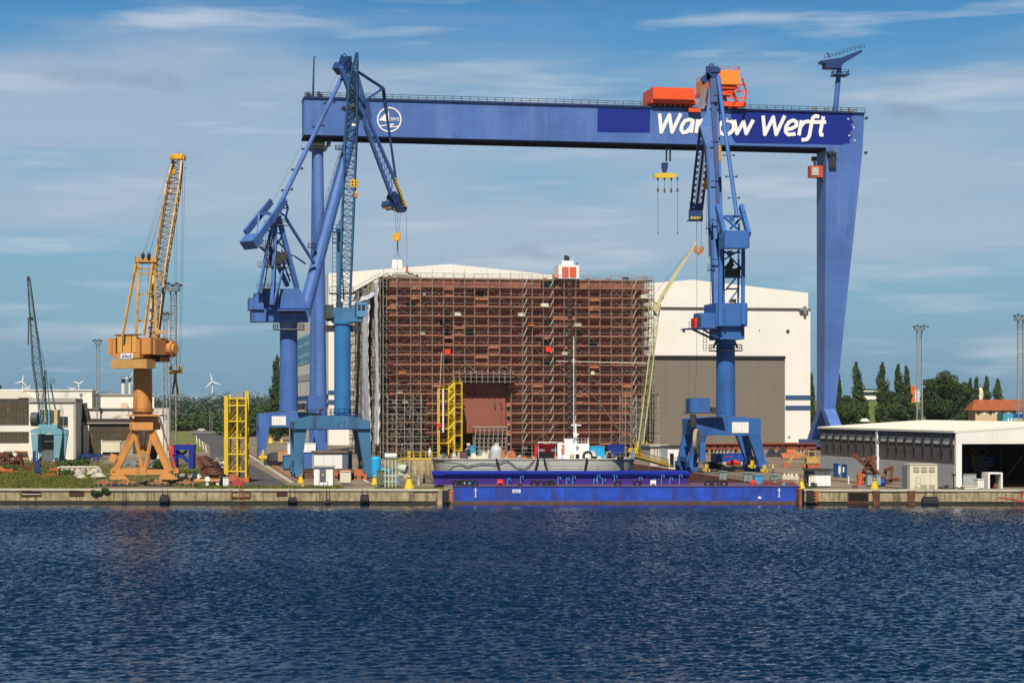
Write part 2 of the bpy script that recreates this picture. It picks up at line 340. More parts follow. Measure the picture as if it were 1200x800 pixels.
# water
wm = bpy.data.materials.new('harbour_water'); wm.use_nodes = True; t = wm.node_tree; n = t.nodes; l = t.links; bs = n['Principled BSDF']
bs.inputs['Base Color'].default_value = (.0005, .012, .034, 1); bs.inputs['Roughness'].default_value = .06; bs.inputs['IOR'].default_value = 1.33
bs.inputs['Specular IOR Level'].default_value = .5
g = nn(n, 'ShaderNodeNewGeometry')
def wave(sc, loc, s, det, rough=.6):
    mp = nn(n, 'ShaderNodeMapping'); mp.inputs['Scale'].default_value = sc; mp.inputs['Location'].default_value = loc; mp.inputs['Rotation'].default_value = (0, 0, .12); l.new(g.outputs['Position'], mp.inputs[0])
    no = nn(n, 'ShaderNodeTexNoise'); no.inputs['Scale'].default_value = s; no.inputs['Detail'].default_value = det; no.inputs['Roughness'].default_value = rough; l.new(mp.outputs[0], no.inputs[0]); return no.outputs[0]
w1 = wave((.7, 1, 1), (3, 7, 0), 3.0, 3, .65); w2 = wave((.3, 1, 1), (31, 5, 0), .16, 2)
gust = wave((.25, 1, 1), (11, 3, 0), .018, 3)
b1 = nn(n, 'ShaderNodeBump'); b1.inputs['Distance'].default_value = .10
gr = nn(n, 'ShaderNodeMapRange'); gr.inputs[1].default_value = .35; gr.inputs[2].default_value = .65; gr.inputs[3].default_value = .7; gr.inputs[4].default_value = 1.0; l.new(gust, gr.inputs[0])
# the water close under the quay is calmer
sy = nn(n, 'ShaderNodeSeparateXYZ'); l.new(g.outputs['Position'], sy.inputs[0])
lee = nn(n, 'ShaderNodeMapRange'); lee.inputs[1].default_value = 300; lee.inputs[2].default_value = 324; lee.inputs[3].default_value = 1; lee.inputs[4].default_value = .12; l.new(sy.outputs[1], lee.inputs[0])
ml = nn(n, 'ShaderNodeMath', operation='MULTIPLY'); l.new(gr.outputs[0], ml.inputs[0]); l.new(lee.outputs[0], ml.inputs[1]); l.new(ml.outputs[0], b1.inputs['Strength'])
l.new(w1, b1.inputs['Height'])
b2 = nn(n, 'ShaderNodeBump'); b2.inputs['Distance'].default_value = .1; b2.inputs['Strength'].default_value = .2; l.new(w2, b2.inputs['Height']); l.new(b1.outputs[0], b2.inputs['Normal'])
l.new(b2.outputs[0], bs.inputs['Normal'])
import numpy as np
def water_mesh():
    """one sheet: coarse far to the sides, finely rippled between ship and quay"""
    xs = np.concatenate([[-900, -400, -230], np.arange(-142, 142.1, .19), [230, 400, 900]]); ys = np.concatenate([[-300, 0, 60], np.arange(112, 329, .185), [380, 450, 520]])
    X, Y = np.meshgrid(xs, ys); Z = np.zeros_like(X); rg = np.random.RandomState(4)
    for i in range(100):
        lam = .42*(6**(rg.rand()**1.7)); th = -1.15+rg.normal()*.75; k = 2*np.pi/lam; amp = .0078*lam**.72
        kx, ky = k*np.cos(th), k*np.sin(th); ph_ = rg.rand()*6.28
        Z += amp*np.sin(kx*X+ky*Y+ph_+.8*np.sin(.03*X+.045*Y+i))
    gust_ = .8+.2*np.sin(X*.045+1.3*np.sin(Y*.03))*np.sin(Y*.06+X*.012+1)
    calm = np.clip((325-Y)/26, 0, 1)**1.2*.97+.03
    edge = np.clip((142-np.abs(X))/6, 0, 1)*np.clip((Y-112)/6, 0, 1)
    Z *= gust_*calm*edge; Z += WZ
    ny, nx = X.shape; me = bpy.data.meshes.new('harbour_water'); me.vertices.add(nx*ny)
    me.vertices.foreach_set('co', np.stack([X, Y, Z], -1).astype(np.float32).ravel())
    i = (np.arange(ny-1)[:, None]*nx+np.arange(nx-1)[None]).ravel(); q = np.stack([i, i+1, i+nx+1, i+nx], 1).astype(np.int32).ravel(); nf = len(i)
    me.loops.add(nf*4); me.loops.foreach_set('vertex_index', q); me.polygons.add(nf); me.polygons.foreach_set('loop_start', np.arange(0, nf*4, 4, dtype=np.int32)); me.polygons.foreach_set('use_smooth', np.ones(nf, dtype=bool)); me.update(calc_edges=True)
    me.materials.append(wm); o = bpy.data.objects.new('harbour_water', me); COL.objects.link(o); o['kind'] = 'structure'
water_mesh()
mb = MB(); mb.box(-900, 900, -300, 520, WZ-6, WZ-5.5); struct(mb, 'harbour_bed', wetcon)
# ground
gm = bpy.data.materials.new('yard_ground'); gm.use_nodes = True; t = gm.node_tree; n = t.nodes; l = t.links; bs = n['Principled BSDF']; bs.inputs['Roughness'].default_value = .95
g = nn(n, 'ShaderNodeNewGeometry')
a = nn(n, 'ShaderNodeTexNoise'); a.inputs['Scale'].default_value = .06; a.inputs['Detail'].default_value = 8; a.inputs['Roughness'].default_value = .7; l.new(g.outputs['Position'], a.inputs[0])
rp = nn(n, 'ShaderNodeValToRGB'); l.new(a.outputs[0], rp.inputs[0]); rp.color_ramp.elements[0].position = .35; rp.color_ramp.elements[0].color = (.075, .062, .045, 1); rp.color_ramp.elements[1].position = .65; rp.color_ramp.elements[1].color = (.225, .175, .115, 1)
# grass far out and along the western strip
f = nn(n, 'ShaderNodeSeparateXYZ'); l.new(g.outputs['Position'], f.inputs[0])
fr = nn(n, 'ShaderNodeMapRange'); fr.inputs[1].default_value = 880; fr.inputs[2].default_value = 960; l.new(f.outputs[1], fr.inputs[0])
gc = nn(n, 'ShaderNodeValToRGB'); l.new(a.outputs[0], gc.inputs[0]); gc.color_ramp.elements[0].position = .35; gc.color_ramp.elements[0].color = (.05, .075, .015, 1); gc.color_ramp.elements[1].position = .7; gc.color_ramp.elements[1].color = (.17, .17, .05, 1)
mx = nn(n, 'ShaderNodeMix', data_type='RGBA'); l.new(fr.outputs[0], mx.inputs[0]); l.new(rp.outputs[0], mx.inputs[6]); l.new(gc.outputs[0], mx.inputs[7]); l.new(mx.outputs[2], bs.inputs['Base Color'])
NB = 508.0
mb = MB()
v = [(-9000, qY(-9000) if False else 330, 0), (-300, qY(-300), 0), (XL0, qY(XL0), 0), (xl(NB), NB, 0), (-9000, NB, 0),
     (XR0, qY(XR0), 0), (300, qY(300), 0), (9000, 318, 0), (9000, NB, 0), (xr(NB), NB, 0), (9000, 14000, 0), (-9000, 14000, 0)]
mb.add(v, [(0, 1, 2, 3, 4), (5, 6, 7, 8, 9), (4, 3, 9, 8, 10, 11)])
struct(mb, 'yard_ground', gm)
# quay walls (front faces, dock sides)
def quay(name_lbl, x0, x1, seedv):
    q = thing('quay_wall', name_lbl, 'quay wall', ((x0+x1)/2, qY((x0+x1)/2), WZ))
    mb = MB(); r = random.Random(seedv); x = x0
    while x < x1-.1:
        x2 = min(x1, x+r.choice([6.2, 6.2, 9.3])); o = r.uniform(-.05, .05)
        cs = []
        for z0, z1 in ((WZ+.45, -.28),):
            mb.hexa([(x+.04, qY(x)+o, z0), (x2-.04, qY(x2)+o, z0), (x2-.04, qY(x2)+1.2, z0), (x+.04, qY(x)+1.2, z0), (x+.04, qY(x)+o, z1), (x2-.04, qY(x2)+o, z1), (x2-.04, qY(x2)+1.2, z1), (x+.04, qY(x)+1.2, z1)])
        x = x2
    mb.build('concrete_face', concrete, q)
    mb = MB(); mb.hexa([(x0, qY(x0)+.12, WZ-2), (x1, qY(x1)+.12, WZ-2), (x1, qY(x1)+1.3, WZ-2), (x0, qY(x0)+1.3, WZ-2), (x0, qY(x0)+.12, WZ+.46), (x1, qY(x1)+.12, WZ+.46), (x1, qY(x1)+1.3, WZ+.46), (x0, qY(x0)+1.3, WZ+.46)])
    mb.build('waterline_band', wetcon, q)
    mb = MB(); mb.hexa([(x0, qY(x0)-.18, -.28), (x1, qY(x1)-.18, -.28), (x1, qY(x1)+1.1, -.28), (x0, qY(x0)+1.1, -.28), (x0, qY(x0)-.18, .05), (x1, qY(x1)-.18, .05), (x1, qY(x1)+1.1, .05), (x0, qY(x0)+1.1, .05)])
    mb.build('coping', capcon, q); return q
qa = quay('long stained concrete quay wall under the orange crane and the road', -320, XL0, 3)
qb = quay('concrete quay wall in front of the low white hall, right of the blue barge', XR0+.3, 320, 5)
# dock side walls
mb = MB(); mb.hexa([(XL0-.02, qY(XL0)+1.3, WZ-2), (XL0+.4, qY(XL0)+1.3, WZ-2), (xl(NB)+.4, NB, WZ-2), (xl(NB)-.02, NB, WZ-2), (XL0-.02, qY(XL0)+1.3, .1), (XL0+.4, qY(XL0)+1.3, .1), (xl(NB)+.4, NB, .1), (xl(NB)-.02, NB, .1)])
single(mb, 'dock_wall', concrete, 'left side wall of the dock mouth behind the rounded quay corner', 'dock wall')
dw = thing('dock_wall', 'rusty red side wall of the dock under the railing beside the blue barge', 'dock wall', (XR0, qY(XR0), WZ))
mb = MB(); mb.hexa([(XR0-.4, qY(XR0)+.5, WZ-2), (XR0+.02, qY(XR0)+.5, WZ-2), (xr(NB)+.02, NB, WZ-2), (xr(NB)-.4, NB, WZ-2), (XR0-.4, qY(XR0)+.5, .12), (XR0+.02, qY(XR0)+.5, .12), (xr(NB)+.02, NB, .12), (xr(NB)-.4, NB, .12)])
mb.build('wall_face', mat('dock_side_red', (.26, .10, .065), .9, .3, .6, c2=(.12, .07, .05), amt=.4, c2scale=.6, streak=True), dw)
mb = MB(); mb.rail([(xr(Y), Y, .12) for Y in (330, 352, 374, 396, 418, 440)], 1.1, 1.6, .07, 3); mb.build('railing', galv, dw)
mb = MB(); mb.box(xl(NB)-1, xr(NB)+1, NB-.4, NB, WZ-2, .05); single(mb, 'dock_wall', concrete, 'end wall of the dock below the scaffolded platform', 'dock wall')
# quay fittings: niches, fenders, ladders
def on_quay(px, back=0): 
    k = (px-600)/F; Y = 327.5/(1+.022*k)+back; return k*Y, Y
def niche(px0, px1, py0, py1, lbl):
    x0, Y = on_quay(px0); x1, _ = on_quay(px1); z0 = CZ+(HZ-py1)*Y/F; z1 = CZ+(HZ-py0)*Y/F
    t_ = thing('fender_niche', lbl, 'niche', ((x0+x1)/2, Y, z0))
    MB().box(x0+.15, x1-.15, Y-.10, Y+.05, z0+.1, z1-.1).build('recess', black, t_)
    mb = MB(); mb.box(x0, x1, Y-.22, Y+.05, z1-.1, z1+.04); mb.box(x0, x1, Y-.16, Y+.05, z0-.02, z0+.1); mb.box(x0, x0+.15, Y-.16, Y+.05, z0+.1, z1-.1); mb.box(x1-.15, x1, Y-.16, Y+.05, z0+.1, z1-.1)
    mb.build('frame', rust, t_)
    mb = MB(); mb.box(x0+.15, x1-.15, Y-.15, Y-.1, z0+.25, z0+.42); mb.build('beam', capcon if px0 < 80 else rust, t_)
niche(25, 49, 574.5, 581, 'dark recess with a pale bar in the quay wall at the far left')
niche(81, 99, 574.5, 580.5, 'dark recess left of the green bush on the quay wall')
niche(324, 337, 575, 580, 'small dark recess right of the red ladder')
niche(993, 1018, 577, 590, 'large dark gate recess right of the orange fender')
def fender(px, py0, py1, wpx, lbl, m=rubber, grp='fenders hanging on the quay'):
    x, Y = on_quay(px); z0 = CZ+(HZ-py1)*Y/F; z1 = CZ+(HZ-py0)*Y/F; w = wpx*Y/F
    t_ = thing('fender', lbl, 'fender', (x, Y, z0), grp)
    mb = MB(); r = (z1-z0)*.42; mb.tube((x-w/2, Y-.3-r*.5, z0+r), (x+w/2, Y-.3-r*.5, z0+r), r, n=14); mb.box(x-w/2+.1, x+w/2-.1, Y-.5, Y-.19, z0+.1, z1); mb.build('body', m, t_)
    mb = MB(); mb.rod((x-w/3, Y-.4, z1-.2), (x-w/4, Y-.25, .1), .07); mb.rod((x+w/3, Y-.4, z1-.2), (x+w/4, Y-.25, .1), .07); mb.build('chain', dsteel, t_)
fender(193.5, 579, 590.5, 10, 'black cylinder fender on the quay below the orange crane')
fender(146, 586, 590.5, 6, 'small black fender just above the water left of the orange crane fender')
fender(343, 582, 590, 10, 'black fender on the quay near the left foot of the steel blue crane')
fender(384.5, 585, 590.5, 6, 'small black fender below the white kiosk')
fender(427.5, 579, 590, 10, 'black fender on the quay below the right foot of the steel blue crane')
fender(1089, 581.5, 593, 19, 'big black fender slung from ropes below the cream cabin')
for px, lbl in ((1026.5, 'rusty sheet pile post below the yellow cone marker at the right quay'), (1067.5, 'rusty sheet pile post at the left edge of the cream cabin')):
    x, Y = on_quay(px); mb = MB(); mb.box(x-.55, x+.55, Y-.55, Y-.02, WZ-1, -.3); mb.box(x-.62, x+.62, Y-.62, Y-.01, -.3, -.15)
    for dx in (-.35, 0, .35): mb.box(x+dx-.1, x+dx+.1, Y-.66, Y-.56, WZ-1, -.35)
    single(mb, 'pile_post', rust, lbl, 'pile', 'rusty pile posts on the quay')
def hfender(px, lbl):
    x, Y = on_quay(px); t_ = thing('fender_unit', lbl, 'fender', (x, Y, WZ))
    MB().box(x-1.3, x-.2, Y-.7, Y-.02, WZ+.3, -.1).build('rubber_pad', rubber, t_)
    mb = MB(); 
    for z in (-.3, -.8, -1.3, -1.8): mb.box(x-.2, x+.6, Y-1.0, Y-.05, z-.12, z+.12)
    mb.box(x+.1, x+.4, Y-1.05, Y-.05, -2.1, -.1); mb.build('frame', rustor, t_)
hfender(527.5, 'orange and black fender unit at the left end of the blue barge')
hfender(954, 'orange and black fender unit right of the blue barge')
# rounded quay corner
mb = MB(); mb.lathe((XL0-1.0, qY(XL0)+1.1, 0), [(1.25, WZ-1), (1.25, -.02), (1.35, 0), (1.35, .06)], 18); single(mb, 'quay_corner', concrete, 'rounded concrete corner of the quay beside the orange fender', 'quay corner', smooth=True)
# red boat ladder
x, Y = on_quay(283); mb = MB(); mb.ladder((x, Y-.3, WZ+.3), (x, Y-.3, 1.9), .6, .09, V((1, 0, 0)), .4); single(mb, 'ladder', mat('ladder_orange', (.6, .12, .03), .6), 'thin orange ladder on the quay below the yellow tower', 'ladder')
x0, Y = on_quay(271); x1, _ = on_quay(294); mb = MB(); mb.box(x0, x1, Y-.2, Y-.05, -1.45, -1.25); mb.box(x0, x0+.2, Y-.2, Y-.05, -1.25, -.1); mb.box(x1-.2, x1, Y-.2, Y-.05, -1.25, -.1); mb.box(x0, x1, Y-.19, Y-.05, -.42, -.28)
single(mb, 'ladder_surround', rust, 'rusty frame on the quay wall around the orange ladder', 'frame')
# red gangway hinge at the far right quay
mb = MB(); a_ = P(1171, 583, 321.5); b_ = P(1215, 589, 321.5); mb.bar(a_, b_, .3, .35); mb.rod(P(1178, 577, 321.5), P(1180, 590, 321.5), .12); mb.rod(P(1195, 574, 321.5), P(1190, 592, 321.5), .12); mb.bar(P(1196, 583, 321.5), P(1200, 575, 321.5), .3); mb.bar(P(1197, 575, 321.5), P(1205, 575, 321.5), .2)
single(mb, 'boom_arm', mat('rusty_red', (.30, .07, .05), .8, .3, .6), 'rusty red steel arm lying against the quay at the right edge', 'steel arm')
# roads, paths, rails
road = mat('asphalt', (.060, .060, .062), .9, .22, .12, c2=(.09, .085, .08), amt=.4, c2scale=.08)
def gpoly(pts, z, m, name, kind='structure', y=None):
    vs = []
    for px, py in pts:
        Y = gY(py); vs.append((((px-600)/F*Y), Y, z))
    mb = MB(); mb.add(vs, [tuple(range(len(vs)))]); return struct(mb, name, m, kind)
gpoly([(238, 571.6), (344, 571.6), (289, 541), (271, 528), (262, 518), (262, 507), (222, 507), (246, 522), (246, 545), (240, 560)], .012, road, 'road')
gpoly([(262, 507.3), (222, 507.3), (205, 502), (213, 498.5), (236, 500)], .018, mat('far_road', (.16, .14, .12), .9, .1), 'road')
gpoly([(196, 530), (240, 530), (232, 505), (200, 503), (180, 503), (180, 530)], .010, mat('verge', (.11, .13, .035), .95, .3, .1, c2=(.2, .17, .07), amt=.4, c2scale=.15), 'grass_verge')
gpoly([(112, 571.6), (236, 571.6), (244, 545), (230, 530), (112, 545)], .008, mat('dirt_yard', (.13, .105, .065), .95, .3, .4, c2=(.07, .085, .03), amt=.5, c2scale=.35), 'dirt_patch')
gpoly([(0, 571.6), (112, 571.6), (112, 548), (0, 546)], .010, mat('verge_ground', (.12, .115, .045), .95, .3, .3, c2=(.22, .18, .09), amt=.4, c2scale=.3), 'grass_verge')
# crane rails (kerb step plus steel) on the left yard and on the right of the dock
for i, (ax, ay, bx, by) in enumerate(((347, 565, 289, 529), (437, 565, 372, 527), (352, 565, 292, 528.6))):
    A = V(((ax-600)/F*gY(ay), gY(ay), .03)); B = V(((bx-600)/F*gY(by), gY(by), .03))
    mb = MB(); mb.bar(A, B, .35 if i < 2 else .5, .12); struct(mb, 'crane_track', dsteel if i < 2 else rustor)
    mb = MB(); mb.bar(A+V((-.9, 0, -.02)), B+V((-.9, 0, -.02)), .5, .09); struct(mb, 'track_kerb', capcon)
mb = MB(); mb.bar(V((xr(330)+2.5, 331, .03)), V((xr(480)+2.5, 480, .03)), .4, .12); mb.bar(V((xr(330)+17, 331, .03)), V((xr(480)+17, 480, .03)), .4, .12); struct(mb, 'crane_track', dsteel)
# hills and far forest
def leafcloud(mb, c, rx, ry, rz, n, s, r, flat=False):
    """n leaf faces spread in and on an ellipsoid at c"""
    for _ in range(n):
        while True:
            d = V((r.uniform(-1, 1), r.uniform(-1, 1), r.uniform(-1, 1)))
            if .02 < d.length < 1: break
        d = d.normalized()*(d.length**.45)
        o = V((c[0]+d.x*rx, c[1]+d.y*ry, c[2]+d.z*rz))
        nrm = (d+V((r.uniform(-.7, .7), r.uniform(-.7, .7), r.uniform(-.3, .8)))).normalized()
        a = nrm.orthogonal().normalized(); a.rotate(Matrix.Rotation(r.uniform(0, 6.28), 3, nrm)); b = nrm.cross(a); q = s*r.uniform(.6, 1.3)
        k = len(mb.v); mb.v += [tuple(o+a*q), tuple(o+b*q*.8), tuple(o-a*q*.9), tuple(o-b*q*.8)]; mb.f.append((k, k+1, k+2, k+3))
hill = MB(); vs = []; hx = [-1500+i*60 for i in range(60)]; hy = [1250+j*90 for j in range(18)]
def hh(x, y):
    tt = max(0, min(1, (y-1400)/900)); return (tt*tt*(3-2*tt))*(16+5*math.sin(x*.0032+1)+3.5*math.sin(x*.009+y*.003)+2.5*math.sin(x*.023))*(1 if x < 100 else max(.25, 1-(x-100)/500)) - .3
for y in hy:
    for x in hx: vs.append((x, y, hh(x, y)))
fs = [(j*60+i, j*60+i+1, (j+1)*60+i+1, (j+1)*60+i) for j in range(17) for i in range(59)]
hill.add(vs, fs); struct(hill, 'wooded_hills', mat('hill_soil', (.03, .045, .02), .95, .3, .02))
vs = [((900-600)/F*1000+i*14, 960+j*24, max(-.1, 17*min(1, j/6)*(1-max(0, (i-20)/12)) if i > 2 else -.1)) for j in range(10) for i in range(32)]
mb = MB(); mb.add(vs, [(j*32+i, j*32+i+1, (j+1)*32+i+1, (j+1)*32+i) for j in range(9) for i in range(31)]); struct(mb, 'grass_bank', mat('bank_green', (.10, .125, .03), .95, .3, .05, c2=(.05, .08, .02), amt=.3, c2scale=.05))
r = random.Random(11); mb = MB()
for i in range(1250):
    Y = r.uniform(1300, 2350); px = r.uniform(-60, 470) if i % 5 else r.uniform(930, 1230)
    X = (px-600)/F*Y; s = r.uniform(3, 9); z = hh(X, Y)
    if px < 210 and Y < 1700 and px > 195: continue
    leafcloud(mb, (X, Y, z+s*.9), s*1.1, s, s*1.05*r.uniform(.8, 1.25), 80, 1.0, r)
struct(mb, 'far_forest', leaf_h, 'stuff')
# nearer wood behind the road, left of the cranes
r = random.Random(12); mb = MB()
for i in range(230):
    Y = r.uniform(900, 1300); px = r.choice([r.uniform(262, 345), r.uniform(186, 262), r.uniform(205, 345)])
    if px < 262 and Y < 1120: Y = r.uniform(1120, 1300)
    X = (px-600)/F*Y; s = r.uniform(3, 7); hgt = r.uniform(4, 9 if px < 235 else (12 if px < 262 else 15))
    leafcloud(mb, (X, Y, hgt*.55), s, s, hgt*.5, 190, .75, r)
struct(mb, 'woodland', leaf_d, 'stuff')
# ------------------------------------------------------------------ trees
def tree(name, lbl, px, pybase, pytop, wpx, Y, kind, seed, grp, lm=None):
    r = random.Random(seed); X = (px-600)/F*Y; H = CZ+(HZ-pytop)/F*Y; Wd = wpx/F*Y/2
    t_ = thing(name, lbl, 'tree', (X, Y, 0), grp)
    mb = MB(); mb.tube((X, Y, 0), (X+r.uniform(-.3, .3), Y, H*.55), max(.35, H*.022), H*.008, 9)
    for i in range(9):
        z = H*r.uniform(.15, .6); an = r.uniform(0, 6.28); mb.tube((X, Y, z), (X+math.cos(an)*Wd*.6, Y+math.sin(an)*Wd*.6, z+(H*.18 if kind == 'poplar' else H*.14)), H*.008, .05, 6)
    mb.build('trunk', bark, t_)
    cb = MB()
    if kind == 'poplar':
        K = 30
        for i in range(K):
            f_ = (i+.5)/K; z = H*(.06+.93*f_); w = Wd*min(1, .55+f_*2)*(1-f_)**.5*1.05+.35
            an = r.uniform(0, 6.28); off = w*.42*r.random(); cw = max(.7, w*r.uniform(.55, .8))
            leafcloud(cb, (X+math.cos(an)*off*1.3, Y+math.sin(an)*off, z), cw, cw, H*.055+.6, int(90+cw*60), .36, r)
    else:
        for i in range(78):
            while True:
                d = V((r.uniform(-1, 1), r.uniform(-1, 1), r.uniform(-1, 1)))
                if d.length < 1: break
            cw = Wd*r.uniform(.22, .36)
            leafcloud(cb, (X+d.x*Wd*.8, Y+d.y*Wd*.8, H*.50+d.z*H*.40), cw, cw, min(cw*.85, H*.25), int(120+cw*cw*9), .42, r)
    cb.build('crown', lm or leaf_d, t_); return t_
g_ = 'poplars behind the low white hall'
tree('poplar_tree', 'narrow dark poplar just right of the big gantry leg', 983, 500, 440, 12, 960, 'poplar', 1, g_)
tree('poplar_tree', 'tallest dark poplar second right of the gantry leg, with a bushy foot', 1004, 500, 426, 25, 940, 'poplar', 2, g_)
tree('broad_tree', 'small round tree low between the first two poplars', 993, 500, 456, 14, 950, 'round', 21, g_)
tree('poplar_tree', 'dark poplar right of the long pale office building', 1034, 500, 427, 26, 930, 'poplar', 3, g_)
tree('poplar_tree', 'poplar left of the orange tower, the left one of a joined pair', 1053, 500, 429, 23, 930, 'poplar', 4, g_)
tree('poplar_tree', 'poplar close beside the orange tower, the right one of a joined pair', 1063, 500, 431, 16, 935, 'poplar', 5, g_)
tree('broad_tree', 'low dark tree under the orange tower left of the mast', 1069, 500, 467, 22, 925, 'round', 27, g_)
tree('poplar_tree', 'slim poplar right of the great round tree', 1137, 500, 446, 16, 930, 'poplar', 6, g_)
tree('poplar_tree', 'slim poplar left of the white dome', 1144, 500, 444, 12, 935, 'poplar', 7, g_)
tree('poplar_tree', 'small poplar left of the last one above the red roof', 1156, 500, 443, 17, 1050, 'poplar', 8, g_)
tree('poplar_tree', 'small poplar above the red roof, rightmost of the row', 1169, 500, 446, 20, 1050, 'poplar', 9, g_)
tree('broad_tree', 'great round dark green tree right of the floodlight mast', 1109, 505, 429, 60, 915, 'round', 10, g_)
tree('broad_tree', 'left shoulder tree leaning into the great round tree by the mast', 1092, 503, 433, 30, 925, 'round', 17, g_)
tree('broad_tree', 'bushy tree at the foot of the two slim poplars', 1143, 500, 462, 24, 905, 'round', 13, g_)
tree('broad_tree', 'low bushy tree under the right gable of the red roofed house', 1170, 500, 478, 30, 890, 'round', 14, g_, leaf_b)
tree('broad_tree', 'low bush left of the mast under the joined poplars', 1046, 500, 470, 44, 915, 'round', 15, g_)
tree('broad_tree', 'dark bushy tree filling the gap right of the pale office building', 1043, 500, 452, 26, 940, 'round', 31, g_)
tree('broad_tree', 'dark bushy tree at the foot of the tallest dark poplar', 1009, 500, 462, 22, 945, 'round', 32, g_)
tree('broad_tree', 'bushy right shoulder tree of the great round tree', 1126, 500, 440, 26, 920, 'round', 33, g_)
tree('broad_tree', 'low bush beside the gantry foot under the first poplars', 1000, 500, 468, 44, 925, 'round', 16, g_)
tree('poplar_tree', 'tall dark poplar left of the royal blue crane column', 325, 505, 419, 24, 800, 'poplar', 18, 'trees left of the cranes')
tree('poplar_tree', 'dark tree at the right corner of the white hall behind the gantry leg', 951, 500, 440, 9, 900, 'poplar', 19, 'trees left of the cranes')
tree('broad_tree', 'dark tree at the left edge behind the long white factory roof', -2, 480, 438, 13, 750, 'round', 20, 'trees left of the cranes')
# wind turbines
def turbine(px, pyh, pyb, Rpx, a0, Y, lbl):
    h = P(px, pyh, Y); t_ = thing('wind_turbine', lbl, 'wind turbine', (h.x, Y, 0), 'wind turbines on the horizon'); k = Y/F
    MB().tube((h.x, Y, 0), (h.x, Y, h.z), 1.1*k, .55*k, 12).build('tower', signw, t_, True)
    MB().tube(h+V((0, -3*k, 0)), h+V((0, 3*k, 0)), .9*k, n=10).build('nacelle', signw, t_)
    for i in range(3):
        an = math.radians(a0+120*i); d = V((math.cos(an), 0, math.sin(an))); s_ = V((-d.z, 0, d.x)); o = h+V((0, -3.2*k, 0))
        mb = MB(); mb.prism([o-s_*.5*k, o+d*Rpx*k*.25-s_*1.0*k, o+d*Rpx*k-s_*.15*k, o+d*Rpx*k+s_*.15*k, o+s_*.5*k], V((0, .5*k, 0))); mb.build('blade', signw, t_)
turbine(26.5, 447, 477, 8.5, 75, 3000, 'white wind turbine at the far left above the factory roof')
turbine(93, 449.5, 477, 7.5, 35, 3100, 'white wind turbine with a raised V of blades right of the teal crane')
turbine(249, 447, 477, 11, 103, 2900, 'largest wind turbine, above the wooded hill behind the road')
turbine(152, 443, 477, 9, 60, 2900, 'wind turbine half hidden behind the orange crane column and chimneys')
turbine(33.5, 455, 477, 5, 55, 4200, 'faint small wind turbine low beside the far left one')
turbine(84.5, 456, 477, 5, 150, 4200, 'faint small wind turbine low at the left of the V shaped one')
# ================================================================== BIG HALLS
H0 = Plane(725)
def gable(p, px0, pxr, px1, zb, ze0, zr, ze1, d0, d1, m, parent, name):
    a = [p.gl(px0, d0, zb), p.gl(px1, d0, zb), p.gl(px1, d0, ze1), p.gl(pxr, d0, zr), p.gl(px0, d0, ze0)]
    return MB().prism(a, V((-ST, CT, 0))*(d1-d0)).build(name, m, parent)
hl = thing('assembly_hall', 'tall white hall with a low gable behind the left half of the scaffolding', 'hall', H0.gl(527))
gable(H0, 385, 527, 676, 0, 61.4, 65.3, 61.0, 0, 200, wallw, hl, 'wall')
mb = MB(); H0.box(mb, 384.6, 676, 457.5, 462.5, -.12, 0); mb.build('blue_stripe', stripe, hl); mb = MB(); H0.box(mb, 384.6, 676, 468.5, 474, -.12, 0); mb.build('blue_stripe', stripe, hl)
u0 = H0.u(385)
def hside(mb, d0, d1, z0, z1, th=.15): return mb.box(u0-th, u0-.01, d0, d1, z0, z1, (0, 725, 0), True)
hside(MB(), 0, 200, 16.6, 18.2).build('blue_stripe', stripe, hl); hside(MB(), 0, 200, 13.7, 15.2).build('blue_stripe', stripe, hl)
hside(MB(), 40, 150, 31.5, 43).build('cyan_panel', cyan, hl)
mb = MB(); r = random.Random(4); d = 43.0
while d < 146:
    for z0, z1 in ((39.5, 42.2), (35.2, 38.8), (32, 34.2)):
        hside(mb, d, d+r.uniform(1.2, 2.2), z0+r.uniform(0, .8), z1, .22)
    d += 4.4
mb.build('sign_slot', stripe, hl)  # dark slots stand in for the sign's lettering
hside(MB(), 30, 160, 24.5, 27, .14).build('grey_band', mat('band_grey', (.45, .44, .42), .7), hl)
hr = thing('dock_hall', 'tall white hall with a huge grey brown door at the right of the scaffolding', 'hall', H0.gl(812))
zr0 = 56.6
gable(H0, 677.5, 812, 947, H0.z(945, 362), zr0+.2, 60.7, 56.3, 0, 180, wallw, hr, 'upper_wall')
# lower wall: two piers and a lintel round the door, slightly wider than the gable
zl = H0.z(945, 363.5)
mb = MB(); H0.zbox(mb, 677.5, 949.5, H0.z(900, 418.5), zl, -.1, 178); mb.build('lintel', wallw, hr)
mb = MB(); H0.zbox(mb, 920, 949.5, 0, H0.z(900, 418.5), -.1, 178); mb.build('pier', wallw, hr)
mb = MB(); H0.zbox(mb, 677.5, 690, 0, H0.z(900, 418.5), -.1, 178); mb.build('pier', wallw, hr)
mb = MB(); H0.zbox(mb, 690.2, 919.8, 0, H0.z(900, 418.8), .5, 3); mb.build('door', doorbr, hr)
mb = MB(); H0.zbox(mb, 690, 920.5, H0.z(900, 418.5)-.1, H0.z(900, 418.5)+.5, -.35, -.1); mb.build('door_head', dsteel, hr)
mb = MB(); H0.zbox(mb, 679, 949.5, zl, zl+.55, -.45, -.06); H0.zbox(mb, 679, 946, zl+.6, zl+.75, -.3, -.01); mb.build('eave_line', mat('eave_shadow_brown', (.10, .08, .06), .7), hr)  # dark strips paint the shadow gap under the gable
mb = MB(); H0.box(mb, 920.3, 949.7, 463, 468.3, -.25, -.1); mb.build('blue_stripe', stripe, hr); mb = MB(); H0.box(mb, 920.3, 949.7, 475, 480.3, -.25, -.1); mb.build('blue_stripe', stripe, hr)
